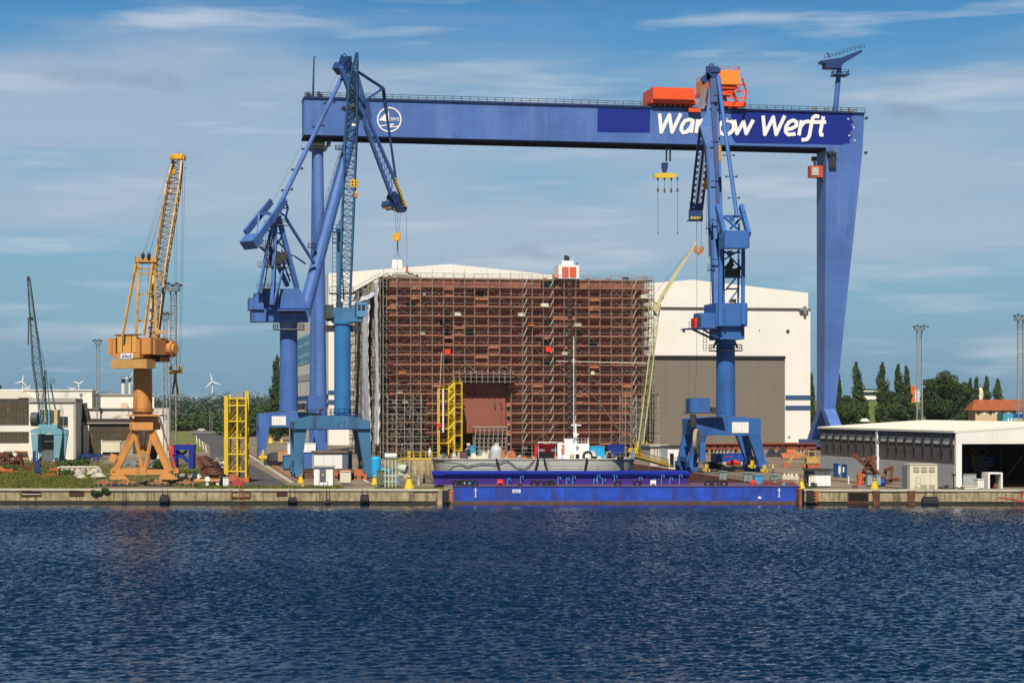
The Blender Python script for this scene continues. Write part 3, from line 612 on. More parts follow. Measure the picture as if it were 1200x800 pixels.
for px, py in ((801, 386.5), (923, 388)):
    mb = MB(); H0.box(mb, px-1.8, px+1.8, py-1.8, py+1.8, -.35, -.1); v_ = mb.build('vent', gsteel, hr); mb = MB(); H0.box(mb, px-1.3, px+1.3, py-1.3, py+1.3, -.42, -.35); mb.build('louvre', black, v_)
mb = MB(); H0.box(mb, 889, 890.3, 386, 387.4, -.25, -.1); mb.build('lamp', gsteel, hr)
mb = MB(); H0.box(mb, 940.5, 943.5, 359, 367.5, -1.6, -.5); H0.box(mb, 936, 946, 362, 364, -1.5, -.46); mb.build('bracket', gsteel, hr)
mb = MB(); H0.box(mb, 923.5, 925.8, 510.6, 513, -.25, -.1); mb.build('sign', gsteel, hr)
# ================================================================== PORTAL GANTRY
G0 = Plane(604.8)
gt = thing('gantry_crane', 'giant blue portal gantry crane spanning the whole dock above the scaffolded block', 'gantry crane', G0.gl(600))
ZB, ZT = 94.6, 105.6
Zd = 9.0
mb = MB(); G0.zbox(mb, 356.6, 968.5, ZB, ZT, 0, Zd); mb.build('beam', gantry_blue, gt)
mb = MB(); G0.zbox(mb, 356, 1013.5, ZT, ZT+.35, -.5, Zd+.5); mb.build('flange', dblue, gt); mb = MB(); G0.zbox(mb, 356, 968, ZB-.7, ZB, -.25, Zd+.2); ud = mat('underside_shade', (.005, .006, .012), 1.0, .1); ud.node_tree.nodes['Principled BSDF'].inputs['Specular IOR Level'].default_value = 0; mb.build('underside_shade_plate', ud, gt)  # near-black colour paints the shade under the beam
mb = MB(); zz = ZT+.35; mb.rail([G0.gl(357, -.4, zz), G0.gl(500, -.4, zz), G0.gl(700, -.4, zz), G0.gl(850, -.4, zz), G0.gl(1013, -.4, zz)], 1.35, 2.6, .15, 2)
mb.rail([G0.gl(357, Zd+.4, zz), G0.gl(600, Zd+.4, zz), G0.gl(1013, Zd+.4, zz)], 1.3, 4.0, .1, 2); mb.build('railing', dsteel, gt)
mb = MB(); G0.zbox(mb, 357, 1000, ZT+.4, ZT+.7, .7, 1.1); G0.zbox(mb, 357, 1000, ZT+.4, ZT+.7, Zd-1.1, Zd-.7); mb.build('trolley_rail', dsteel, gt)
# rigid leg: wide at the top, narrow below, splitting fore and aft near the ground
def legprism(z0, z1, uL0, uR0, uL1, uR1, d00, d01, d10, d11, mbx):
    c = [G0.loc(uL0, d00, z0), G0.loc(uR0, d00, z0), G0.loc(uR0, d01, z0), G0.loc(uL0, d01, z0), G0.loc(uL1, d10, z1), G0.loc(uR1, d10, z1), G0.loc(uR1, d11, z1), G0.loc(uL1, d11, z1)]
    mbx.hexa(c)
uA = G0.u(968.5); uB = G0.u(1013); uC = G0.u(966.5); uD = G0.u(979.8)
mb = MB(); legprism(ZB-.5, ZT, uA, uB-.6, uA, uB, 0, Zd, 0, Zd, mb); legprism(13, ZB-.5, uC, uD, uA-.1, uB-.6, .6, Zd-1.6, 0, Zd, mb); mb.build('rigid_leg', gantry_blue, gt)
mb = MB(); legprism(0.9, 13, uC+.1, uD-.1, uC, uD, -13, -8.5, .6, 4.0, mb); legprism(0.9, 13, uC+.1, uD-.1, uC, uD, 15, 19.5, 3.6, Zd-1.6, mb); mb.build('leg_foot', gantry_blue, gt)
mb = MB(); mb.box(uC-.5, uD+.5, -18, 24, 1.0, 3.2, (0, 604.8, 0), True); mb.build('sill_beam', gantry_blue, gt)
for dd in (-16, -8, 14, 21):
    mb = MB(); mb.box(uC-.3, uD+.3, dd-2.5, dd+2.5, .25, .95, (0, 604.8, 0), True)
    for q in (-1.6, 0, 1.6): a_ = G0.loc(uC, dd+q, .45); mb.tube(a_, G0.loc(uD, dd+q, .45), .42, n=12)
    mb.build('bogie', dsteel, gt)
# pendulum leg: two tubes
uP = G0.u(373.7)
for dtop, dbot, dx0 in ((3.2, -7, 0.2), (6.0, 14, -.4)):
    a_ = G0.loc(uP, dtop, ZB-3.2); b_ = G0.loc(uP-dx0*0, dbot, 2.0); mb = MB(); mb.tube(b_, a_, 1.85, 1.6, 24); mb.build('pendulum_leg', gantry_blue, gt, True)
mb = MB(); mb.box(uP-1.9, uP+1.9, .8, 7.8, ZB-3.4, ZB-1.5, (0, 604.8, 0), True); mb.box(uP-1.2, uP+1.2, 1.5, 7, ZB-1.5, ZB-.5, (0, 604.8, 0), True); mb.box(uP-2.6, uP+2.6, .2, 8.4, ZB-3.9, ZB-3.6, (0, 604.8, 0), True)
a_ = [G0.loc(uP+s1*2.6, d_, ZB-3.6) for s1, d_ in ((-1, .2), (1, .2), (1, 8.4), (-1, 8.4), (-1, .2))]; mb.rail(a_, 1.2, 1.6, .12); mb.box(uP+2.6, uP+3.6, 1, 3, ZB-3.0, ZB-1, (0, 604.8, 0), True); mb.build('leg_head', dsteel, gt)
mb = MB(); mb.box(uP-1.6, uP+1.6, -11, 18, 1.0, 3.0, (0, 604.8, 0), True); mb.build('sill_beam', gantry_blue, gt)
for dd in (-8, 15):
    mb = MB(); mb.box(uP-1.2, uP+1.2, dd-3, dd+3, .25, .95, (0, 604.8, 0), True)
    for q in (-2, 0, 2): mb.tube(G0.loc(uP-1, dd+q, .45), G0.loc(uP+1, dd+q, .45), .42, n=12)
    mb.build('bogie', dsteel, gt)
# paint patches and lettering on the front face
mb = MB(); G0.poly(mb, [(700.5, 127), (762, 127.6), (761.5, 155.8), (700, 155)], -.03, 0); mb.build('navy_panel', navy, gt)
mb = MB(); rr = random.Random(2); pts = [(857, 129.4), (998, 132)]
zt_ = [(999.5, 135), (997, 139), (1000.5, 143), (996.5, 147), (1000, 151), (996, 155), (999, 160), (995, 164), (997, 168), (990, 168.8), (985, 170.2), (975, 169.6), (862, 167.6), (857.5, 160), (855.5, 150), (856.5, 138)]
G0.poly(mb, pts+zt_, -.03, 0); mb.build('navy_panel', navy, gt)
for i, (x, y) in enumerate(((1000.5, 149.5), (1001.5, 164.6), (994, 139.5), (995.5, 159))):
    mb = MB(); G0.poly(mb, [(x-1.8, y-.5), (x, y-1.3), (x+1.6, y+.4), (x, y+1.2)], -.07, -.03); mb.build('scuff_mark', mat('bare_scuff', (.45, .48, .6), .6), gt)
def A(x, y): return (700+x/7.5, 110+y/7.5)
def B(x, y): return (840+x/6.667, 110+y/6.667)
W1 = [A(546, 175), A(560, 338), A(632, 186), A(655, 338), A(733, 175)]
a1 = [A(838, 236), A(805, 228), A(768, 240), A(742, 280), A(735, 318), A(752, 342), A(786, 336), A(824, 292), A(840, 240), A(822, 345)]
r1 = [A(884, 228), A(866, 347)]; r1b = [A(878, 285), A(905, 240), A(940, 232)]
n1_ = [A(985, 228), A(967, 350)]; n1b = [A(978, 290), A(1010, 238), A(1045, 240), A(1050, 270), A(1038, 350)]
o1 = [(848+8.6*math.cos(t)+(math.sin(t))*1.2+3.0, 149.6-8.4*math.sin(t)) for t in [i*math.pi/9 for i in range(19)]]
w1_ = [B(136, 205), B(156, 312), B(208, 218), B(228, 312), B(284, 205)]
W2 = [B(360, 172), B(374, 318), B(440, 184), B(462, 318), B(530, 172)]
e1 = [B(536, 278), B(580, 274), B(620, 252), B(622, 222), B(598, 208), B(565, 220), B(540, 256), B(536, 296), B(556, 320), B(614, 314)]
r2 = [B(660, 208), B(640, 326)]; r2b = [B(650, 262), B(682, 222), B(722, 215)]
f1 = [B(800, 182), B(772, 174), B(752, 186), B(742, 215), B(722, 328), B(704, 356), B(660, 362)]
bar_ = [B(720, 222), B(852, 222)]
t1 = [B(832, 178), B(808, 296), B(812, 322), B(832, 322)]
lets = [[('W', [W1])], [('a', [a1])], [('r', [r1, r1b])], [('n', [n1_, n1b])], [('o', [o1])], [('w', [w1_])], [('W', [W2])], [('e', [e1])], [('r', [r2, r2b])], [('f', [f1, bar_])], [('t', [t1])]]
for q in lets:
    strokes(G0, q[0][1], 4.4, -.10, .08).build('letter', signw, gt)
# emblem: ring, sails, waves, year
emb = [[(456.1+13.6*math.cos(i*math.pi/20), 140.4-13.9*math.sin(i*math.pi/20)) for i in range(41)]]
ring = strokes(G0, emb, 1.6, -.06).build('emblem', signw, gt)
def C_(x, y): return (400+x/13.333, 110+y/13.333)
mb = MB(); G0.poly(mb, [C_(583, 416), C_(690, 306), C_(700, 424), C_(686, 448), C_(680, 426)], -.12, -.04); G0.poly(mb, [C_(738, 258), C_(750, 428), C_(718, 436), C_(712, 330)], -.12, -.04); mb.build('sail', signw, ring)
strokes(G0, [[C_(598, 506), C_(815, 476), C_(755, 522), C_(905, 510)]], 1.2, -.06).build('wave', signw, ring)
text('2012', G0, 462.6, 139.7, 3.6, -.1, signw, ring, 'year', bold=.02, wpx=10.4)
# mast at left, slewing service crane at right
mb = MB(); o = G0.gl(368, 4, ZT); mb.tube(o, G0.pt(368, 68, 4), .35, .2, 8); mb.bar(G0.pt(367.4, 68, 4), G0.pt(370.5, 66, 4), .25); mb.build('antenna_mast', dblue, gt)
mb = MB(); 
for px in (361, 363, 374, 376): q = G0.gl(px, 1, ZT+.3); mb.box(-.5, .5, -.5, .5, 0, random.uniform(1, 2.2), q)
mb.build('floodlight', dsteel, gt)
sc_ = MB(); o = G0.gl(983.7, 4, ZT+.3); top = G0.pt(983.7, 76, 4); sc_.tube(o, top, .85, .8, 14); pst = sc_.build('service_crane', blue1, gt, True)
mb = MB(); c_ = G0.pt(984.5, 88.5, 4); mb.box(-2.4, 2.4, -2.4, 2.4, -.2, .1, c_, True); q = [c_+V((x, y, .1)) for x, y in ((-2.4, -2.4), (2.4, -2.4), (2.4, 2.4), (-2.4, 2.4), (-2.4, -2.4))]; mb.rail(q, 1.3, 1.2, .12); mb.build('platform', dblue, pst)
mb = MB(); G0.poly(mb, [(966, 69.5), (988, 66.5), (1013, 57), (1013.6, 59.5), (991, 73.5), (988, 78.5), (971, 78.3), (970.5, 72.5), (966, 72)], 2.2, 6.0); mb.build('jib', dblue, pst)
mb = MB(); mb.rail([G0.pt(966, 69.5, 2.4), G0.pt(980, 67, 2.4), G0.pt(997, 60.5, 2.4), G0.pt(1013, 57, 2.4)], 1.2, 1.2, .12); mb.rod(G0.pt(973, 68, 3), G0.pt(970, 62.5, 3), .3); mb.rod(G0.pt(970, 62.5, 3), G0.pt(968, 63, 3), .3); mb.build('railing', dblue, pst)
mb = MB()
for px in (956, 958, 970, 973, 990, 998, 1001, 1004): q = G0.gl(px, 2, ZT+.3); mb.box(-.4, .4, -.4, .4, 0, random.uniform(1.2, 2.0), q)
mb.build('deck_box', gsteel, gt)
# operator cab and floodlights at the rigid leg
cb = MB(); G0.box(cb, 952, 966.3, 193.5, 207, 1.5, 4.5); cbo = cb.build('cab', mat('cab_red', (.5, .07, .03), .6), gt)
mb = MB(); G0.box(mb, 953.2, 961, 195.5, 205, 1.3, 1.5); mb.build('cab_window', mat('cab_glass', (.42, .44, .36), .3), cbo)
mb = MB(); mb.rod(G0.pt(955, 207, 3), G0.pt(965, 214, 3), .25); mb.rod(G0.pt(960, 207, 3), G0.pt(966, 216, 3), .25); G0.box(mb, 954.5, 959.5, 182.5, 188, 2, 3); G0.box(mb, 957, 959, 188, 193.5, 2, 3); mb.build('cab_bracket', dsteel, cbo)
mb = MB()
for px, py in ((969.5, 179), (972, 181.5), (974.5, 178.5), (978, 180.5), (1013.8, 179.5), (1014.5, 139)): G0.box(mb, px-1.2, px+1.2, py-1.4, py+1.2, -1.2, -.1)
G0.box(mb, 971, 979, 184, 197, -.8, -.02); mb.build('floodlight', dsteel, gt)
# ---- trolleys on the gantry
tr = thing('trolley', 'low red trolley on top of the gantry beam left of the orange one', 'trolley', G0.gl(783, 4, ZT))
mb = MB(); mb.box(G0.u(763), G0.u(811.5), -2.5, Zd+1.5, ZT+2.4, ZT+6.0, (0, 604.8, 0), True); mb.build('machine_house', tred, tr)
mb = MB(); G0.zbox(mb, 762, 815, ZT+1.3, ZT+2.38, -1.5, Zd+1)
for px in range(766, 812, 6): G0.zbox(mb, px, px+2.2, ZT+.6, ZT+1.3, -.4, Zd+.4)
mb.rail([G0.gl(756, -1.5, ZT+1.3), G0.gl(763, -1.5, ZT+1.3)], 2.0, 1, .12); mb.build('undercarriage', tred, tr)
mb = MB(); G0.zbox(mb, 772, 792, ZT+6.0, ZT+6.5, 1, 6); mb.build('roof_hatch', tred, tr)
tu = thing('trolley', 'tall orange trolley standing over the top of the royal blue right crane', 'trolley', G0.gl(850, 4, ZT))
uu0 = G0.u(837.5); uu1 = G0.u(863.5)
mb = MB(); mb.box(uu0, uu1, -3.2, 21, ZT+7.4, ZT+11.7, (0, 604.8, 0), True); mb.build('machine_house', torange, tu)
mb = MB(); q = [G0.loc(a, b, ZT+11.7) for a, b in ((uu0, 21), (uu0, -3.2), (uu1, -3.2), (uu1, 21))]; mb.rail(q, 1.2, 1.7, .1); mb.build('railing', tred, tu)
mb = MB(); mb.box(uu0-1.0, uu1-.5, -2.6, 19, ZT+6.2, ZT+7.35, (0, 604.8, 0), True); mb.box(uu0+1, uu1-2, -2, 14, ZT+4.2, ZT+6.2, (0, 604.8, 0), True)
for d0 in (-1.5, Zd-1): 
    mb.box(uu0-1.5, uu1+2.5, d0, d0+2.4, ZT+.9, ZT+2.4, (0, 604.8, 0), True); mb.bar(G0.loc(uu0, d0+1, ZT+2.3), G0.loc(uu0+2, d0+1, ZT+6.3), .8); mb.bar(G0.loc(uu1, d0+1, ZT+2.3), G0.loc(uu1-2, d0+1, ZT+6.3), .8)
mb.build('frame', tred, tu)
mb = MB(); e = uu1
for z0 in (3.5, 5.4, 7.6): mb.bar(G0.loc(e-4, -2, ZT+z0), G0.loc(e+2.5, -2, ZT+z0), .35)
mb.bar(G0.loc(e+2.5, -2, ZT+5.5), G0.loc(e+1, -3, ZT+.8), .5); mb.bar(G0.loc(e+2.5, -2, ZT+5.5), G0.loc(e+.8, -3, ZT+9.5), .4); mb.rod(G0.loc(e+.5, -3, ZT+5.4), G0.loc(e-1.5, -3, ZT+7.5), .3); mb.rod(G0.loc(e-2, -3, ZT+3.4), G0.loc(e+.5, -3, ZT+7.5), .25); mb.build('access_gallery', tred, tu)
for px in (830, 843, 854, 864):
    mb = MB(); mb.tube(G0.gl(px, -1.2, ZT+1.0), G0.gl(px, 1.4, ZT+1.0), .7, n=14); mb.build('wheel', tred, tu)
mb = MB(); G0.box(mb, 806, 820, 127.5, 132, -1.4, -.5); mb.build('side_box', tred, tu)
# spreader hanging from the gantry
sp = thing('lifting_beam', 'yellow lifting beam with four slings hanging under the middle of the gantry', 'lifting gear', G0.pt(782.5, 275, 4))
for px in (781, 785.3): 
    mb = MB(); mb.tube(G0.pt(px, 168, 4), G0.pt(px, 189, 4), .30, n=8); mb.build('hoist_rope', mat('rope_grey', (.22, .25, .28), .6), sp)
mb = MB(); G0.poly(mb, [(779.7, 189), (786, 189), (786, 195), (784.3, 200.5), (781.2, 200.5), (779.7, 195)], 3.2, 4.8); mb.build('hook_block', dblue, sp)
mb = MB(); G0.poly(mb, [(770, 202.5), (775, 201.3), (790, 201.3), (796, 202.5), (796, 206), (792, 207), (774, 207), (770, 206)], 3.3, 4.7); mb.build('beam', yellow, sp)
for px, py in ((771, 274), (778.7, 226), (786.6, 226), (794, 274)):
    mb = MB(); mb.rod(G0.pt(px, 207, 4), G0.pt(px, py, 4), .13 if py > 230 else .12); mb.tube(G0.pt(px, 208, 4), G0.pt(px, 211, 4), .3, n=8); mb.tube(G0.pt(px, 221, 4), G0.pt(px, 225, 4), .32, n=8); mb.tube(G0.pt(px, py-1.5, 4), G0.pt(px, py, 4), .22, n=6); mb.build('sling', mat('sling_brown', (.12, .07, .05), .8), sp)
# ================================================================== SCAFFOLDED PLATFORM BLOCK
PL = Plane(525)
pb = thing('offshore_platform', 'huge rust red steel block with stacked decks standing in the dock behind scaffolding', 'platform block', PL.gl(606))
uL, uR = PL.u(457), PL.u(756)
zTop = PL.z(600, 326.5)
def Z(py): return CZ+(HZ-py)/F*525.
NL = 18; LS = (zTop-Z(530))/NL
zs = [zTop-LS*k for k in range(NL+1)]
def pbx(mb, a, b, c, d, e, f): return mb.box(a, b, c, d, e, f, (0, 525, 0), True)
u540, u592, u500, u735 = PL.u(543), PL.u(592), PL.u(500), PL.u(738)
mb = MB(); pbx(mb, uL, uR, .7, 82, Z(462), zTop-.4); pbx(mb, u500, u540, .7, 82, Z(507), Z(462)); pbx(mb, u540, u592, .2, 82, Z(507), Z(462)+.01) ; pbx(mb, u592, u735, .7, 82, Z(517), Z(462)); pbx(mb, uL, uR, 14, 82, Z(520), Z(462)); mb.build('outer_wall', hullred, pb)
mb = MB(); pbx(mb, u540, u592, -.1, .19, Z(507), Z(449)); mb.build('door_panel', panelred, pb)
mb = MB()
for px, py, q in ((549, 458, 4), (557, 457, 3), (579, 471, 4), (586.5, 471, 4)): mb.bar(PL.gl(px, -.3, Z(py)), PL.gl(px+1.5, -.3, Z(py+q+3)), .35)
mb.build('pad_eye', rust, pb)
for dx in range(9): 
    for dy in (6, 24, 44, 64):
        u = uL+2+dx*(uR-uL-4)/8; mb = MB(); pbx(mb, u-1, u+1, dy-1, dy+1, 0, Z(517)); mb.build('support_column', rust, pb)
r = random.Random(31)
for k in range(1, NL):
    z = zs[k]; mb = MB(); segs = [(uL-.6, uR+1.0)]
    if z < Z(447) and z > Z(507): segs = [(uL-.6, u540-.4), (u592+.4, uR+1)]
    if z < Z(465):
        segs = [(u500, u540-.4), (u592+.4, u735)]
    for a, b in segs: 
        pbx(mb, a, b, -.15, .7, z-.55, z)
        pbx(mb, a, b, .3, .69, z-.85, z-.55)
    mb.build('deck_edge', deckred, pb)
mb = MB(); pbx(mb, uL-.4, uR+.4, .4, 82, zTop-.4, zTop); mb.build('top_deck', mat('top_deck_dust', (.28, .16, .11), .9, .3, .3), pb)
# flat black boxes paint the dark inside openings in the wall
for px0, px1, py0, py1 in ((476, 487, 356.5, 368.5), (521, 527, 361, 369), (520, 526, 384, 393), (514, 531, 376, 383), (522, 529, 394, 401), (521, 525, 420, 426), (545, 556, 387, 396), (560, 567, 341.5, 347.5), (553, 558, 341.5, 347.5), (634, 651, 327, 336), (635, 650, 350, 357), (635, 650, 373, 380), (634, 651, 397, 404), (634, 651, 420, 428), (682, 692, 418, 426), (690, 700, 398, 405), (670, 678, 440, 447), (530, 536, 470, 480), (608, 618, 392, 398), (701, 716, 420, 427)):
    mb = MB(); pbx(mb, PL.u(px0), PL.u(px1), .6, .72, Z(py1), Z(py0)); w = mb.build('opening', black, pb)
mb = MB(); pbx(mb, PL.u(534), PL.u(540), 1.2, 1.62, Z(519), Z(508)); pbx(mb, PL.u(593), PL.u(600), .4, .72, Z(527), Z(508)); mb.build('opening', black, pb)
# dark shutters of shade: deep beams between decks
x = uL+2
while x < uR-1:
    if not (u540-1 < x < u592+1): mb = MB(); pbx(mb, x, x+.3, .35, .72, Z(460), zTop-.5); mb.build('frame_rib', hullred, pb)
    x += 5.4
# vertical cable ladder
mb = MB(); z = Z(520)
while z < Z(330):
    pbx(mb, PL.u(663.4), PL.u(666.6), -2.6, -2.3, z, z+.65); z += 1.35
a_ = PL.u(663)
pbx(mb, a_-.0, a_+.12, -2.7, -2.2, Z(522), Z(328)); pbx(mb, PL.u(667)-.1, PL.u(667), -2.7, -2.2, Z(522), Z(328)); single(mb, 'cable_ladder', mat('ladder_brown', (.075, .055, .045), .8, .3), 'dark vertical cable ladder running down the block below the red and white cabin', 'cable ladder')
# cyan-white hoses/pipes
mb = MB(); mb.path([PL.gl(669.5, -3, Z(395)), PL.gl(669.5, -3, Z(515))], .11, 8); single(mb, 'drain_pipe', signw, 'white vertical pipe right of the dark cable ladder', 'pipe')
mb = MB(); mb.bar(PL.gl(650, -2.2, Z(423)), PL.gl(757, -2.2, Z(425)), .2, .28); mb.tube(PL.gl(670, -2.4, Z(420)), PL.gl(670, -2.4, Z(425)), .4, n=10); single(mb, 'steel_girder', capcon, 'long pale horizontal girder across the right half of the scaffolding', 'girder')
# ---- front scaffolding
sf = thing('scaffolding', 'dense tube scaffolding covering the front of the red platform block', 'scaffolding', PL.gl(606, -2))
D0, D1 = -.25, -1.35
uS0, uS1 = PL.u(448.5), PL.u(765)
pp = []; u = uS0
r = random.Random(5)
while u < uS1+.5:
    pp.append(u); u += r.choice([2.6, 3.0, 3.6, 3.1])
def band(u): 
    "lowest height reached by a pole at u"
    return Z(449) if u540-.5 < u < u592+.5 else .1
for u in pp:
    mb = MB()
    for d in (D0, D1): pbx(mb, u-.038, u+.038, d-.038, d+.038, band(u), zTop+r.uniform(.5, 2.4))
    mb.build('pole', galv, sf)
for k in range(NL+1):
    z = zs[k]; mb = MB()
    for a, b in zip(pp, pp[1:]):
        if band((a+b)/2) > z+.1: continue
        for d in (D0, D1):
            pbx(mb, a, b, d-.03, d+.03, z+.02, z+.08)
            if r.random() < .7: pbx(mb, a, b, d-.025, d+.025, z+1.05, z+1.11)
        mb.rod(PL.loc(a, D0, z+.07), PL.loc(a, D1, z+.07), .1)
    if mb.v: mb.build('ledger', galv, sf)
# walkways: only along some runs
for k in range(1, NL):
    z = zs[k]; mb = MB(); on = True
    for a, b in zip(pp, pp[1:]):
        on = r.random() > .07
        if band((a+b)/2) > z+.1 or not on: continue
        pbx(mb, a+.05, b-.05, D0-.62, D0-.08, z+.13, z+.2)
        if r.random() < .15: pbx(mb, a+.05, b-.05, D1-.04, D1+.02, z+.2, z+.36)
    if mb.v: mb.build('walkway', plank, sf)
# diagonals by tower: mostly on the left, right and the two mid towers
mb = MB(); mbz = []
for i, (a, b) in enumerate(zip(pp, pp[1:])):
    m_ = (a+b)/2; px = 600+m_*.985/525*F
    dens = .95 if px < 500 or px > 720 else (.9 if 632 < px < 652 else .22)
    mb = MB()
    for k in range(NL):
        z0, z1 = zs[k+1], zs[k]
        if band(m_) > z0+.1 or r.random() > dens: continue
        s = (k+i) % 2
        mb.rod(PL.loc(a, D1-.06, z0 if s else z1), PL.loc(b, D1-.06, z1 if s else z0), .08)
        if dens > .9 and r.random() < .35: mb.rod(PL.loc(a, D1-.09, z1 if s else z0), PL.loc(b, D1-.09, z0 if s else z1), .09)
    if mb.v: mb.build('brace', galv, sf)
# stair ladders (bright short slanted lines in columns)
for pxs in (614, 645, 742):
    mb = MB()
    for k in range(NL-1):
        a = PL.u(pxs-1.5); z = zs[k+1]
        mb.bar(PL.loc(a, D1+.5, z+.15), PL.loc(a+1.1, D1+.5, z+LS*.95), .5, .1)
    mb.build('stair', mat('pale_alu', (.55, .52, .45), .5), sf)
# long diagonal stays low left and over the panel
mb = MB()
for (x0, y0, x1, y1) in ((525, 445, 545, 425), (545, 425, 565, 445), (565, 445, 590, 428), (590, 428, 612, 446), (455, 520, 475, 480), (475, 480, 500, 520), (460, 475, 478, 515), (735, 520, 764, 470), (720, 520, 750, 475), (700, 470, 735, 520), (655, 480, 690, 450), (520, 472, 543, 450), (620, 520, 655, 495), (655, 430, 700, 470)):
    mb.rod(PL.gl(x0, D1-.3, Z(y0)), PL.gl(x1, D1-.3, Z(y1)), .14)
mb.build('long_stay', galv, sf)
# extra bay grid at the open corners (lower left and lower right)
for px0, px1, nm in ((452, 500, 'l'), (722, 768, 'r')):
    mb = MB(); ua, ub = PL.u(px0), PL.u(px1)
    for dd in (-4.2, 3, 6.5, 10):
        x = ua
        while x <= ub+.1:
            pbx(mb, x-.07, x+.07, dd-.07, dd+.07, .1, Z(462)); x += 2.2 if nm == 'l' else 1.5
        z = .2
        while z < Z(462):
            pbx(mb, ua, ub, dd-.06, dd+.06, z-.05, z+.05); z += 1.9
        for q in range(7):
            x = r.uniform(ua, ub-4); z = r.uniform(1, Z(480)); s = r.choice([1, -1]); mb.rod(PL.loc(x+(0 if s > 0 else 4), dd-.1, z), PL.loc(x+(4 if s > 0 else 0), dd-.1, z+4.5), .13)
    mb.build('base_tower', galv, sf)
mb = MB()
for k in range(5): pbx(mb, PL.u(752), PL.u(768), -4.4, 9, Z(462)-k*3.4-.12, Z(462)-k*3.4)
mb.build('walkway', plank, sf)
# scaffold round the rim of the panel
mb = MB()
for z in (Z(447), Z(441.5), Z(437)):
    pbx(mb, u540-3, u592+2, -3.2, -.3, z-.1, z); 
x = u540-3
while x < u592+2.1: 
    for d in (-3.2, -1.9): pbx(mb, x-.06, x+.06, d-.06, d+.06, Z(449), Z(435)); 
    x += 1.5
mb.build('rim_scaffold', galv, sf)
# free standing scaffold tower in front of the door
st = thing('scaffold_tower', 'free standing grey scaffold tower below the smooth red door panel', 'scaffolding', PL.gl(569, -5))
ua, ub = PL.u(552), PL.u(588.5)
for d in (-3.4, -5.2, -7):
    mb = MB(); x = ua
    while x <= ub+.05: pbx(mb, x-.07, x+.07, d-.07, d+.07, .05, Z(498.5)); x += (ub-ua)/7
    mb.build('pole_row', galv, st)
    mb = MB(); z = 1.
    while z < Z(498.5): pbx(mb, ua, ub, d-.05, d+.05, z-.05, z+.05); z += 1.1
    mb.build('ledger', galv, st)
mb = MB(); pbx(mb, ua-.5, ub+.5, -7.2, -3.2, Z(500)-.15, Z(500)); mb.build('platform', galv, st)
# ---- left side scaffolding with tarpaulins
ls = thing('scaffolding', 'brown grey scaffolding with white sheets on the shaded left flank of the block', 'scaffolding', PL.gl(440, 30))
uW = uL-.2
dd = 0.6
while dd < 82:
    mb = MB()
    for q in (-.6, -2.3): pbx(mb, uW+q-.08, uW+q+.08, dd-.08, dd+.08, .1, zTop+r.uniform(-1, .8)-(dd > 60)*3)
    mb.build('pole', sidescaf, ls); dd += 2.55
for k in range(NL+1):
    mb = MB(); z = zs[k]
    for q in (-.6, -2.3): pbx(mb, uW+q-.06, uW+q+.06, .5, 82, z, z+.12); pbx(mb, uW+q-.05, uW+q+.05, .5, 82, z+1.05, z+1.14)
    pbx(mb, uW-2.2, uW-.7, .5, 82, z+.13, z+.2)
    mb.build('walkway', sidescaf, ls)
mb = MB(); dd = .6
while dd < 79:
    for k in range(NL):
        if r.random() < .6: s = r.random() < .5; mb.rod(PL.loc(uW-2.4, dd, zs[k+1] if s else zs[k]), PL.loc(uW-2.4, dd+2.55, zs[k] if s else zs[k+1]), .11)
    dd += 2.55
mb.build('brace', sidescaf, ls)
# extra outer tower seen as dense strip at x 415-430
def sheet(d0, d1, u, z0, z1, lbl, seed):
    r = random.Random(seed); nz = 60; nd = 8; vs = []
    for j in range(nz+1):
        f_ = j/nz; z = z1+(z0-z1)*f_; sw = .5*math.sin(f_*9+seed)+.25*math.sin(f_*23)
        for i in range(nd+1):
            g2 = i/nd; d = d0+(d1-d0)*g2+sw*1.1*(1 if seed == 1 else .3)*math.sin(g2*3+f_*5); w = -.25*math.sin(g2*9+f_*6)-.12*math.sin(f_*70+i*2)
            vs.append(PL.loc(u+w+(-.7*math.sin(f_*3.1) if seed == 1 else 0), d, z))
    fs = [(j*(nd+1)+i, j*(nd+1)+i+1, (j+1)*(nd+1)+i+1, (j+1)*(nd+1)+i) for j in range(nz) for i in range(nd)]
    mb = MB(); mb.add(vs, fs); o = single(mb, 'tarpaulin', tarp, lbl, 'tarpaulin', smooth=True)
    so_ = o.modifiers.new('thickness', 'SOLIDIFY'); so_.thickness = .05
sheet(17, 36, uW-2.9, Z(520), zTop-4, 'billowing white sheet strip further back on the left flank of the block', 1)
sheet(-.5, 8, uW-2.9, Z(522), zTop-.5, 'narrow white sheet strip at the front left edge of the scaffolding', 2)
# white crumpled roof sheet at the upper left corner
mb = MB(); vs = []; r2_ = random.Random(9)
for j in range(15):
    for i in range(15):
        u = uW-3+i*.62; d = 6+j*5; vs.append(PL.loc(u-max(0, 3-i)*.15, d, zTop+1.6-abs(i-9)*.28+r2_.uniform(-.35, .35)-max(0, 4-i)*.9))
mb.add(vs, [(j*15+i, j*15+i+1, (j+1)*15+i+1, (j+1)*15+i) for j in range(14) for i in range(14)]); o = single(mb, 'tarpaulin', tarp, 'crumpled white sheet draped over the top left corner of the scaffolding', 'tarpaulin'); o.modifiers.new('thickness', 'SOLIDIFY').thickness = .06
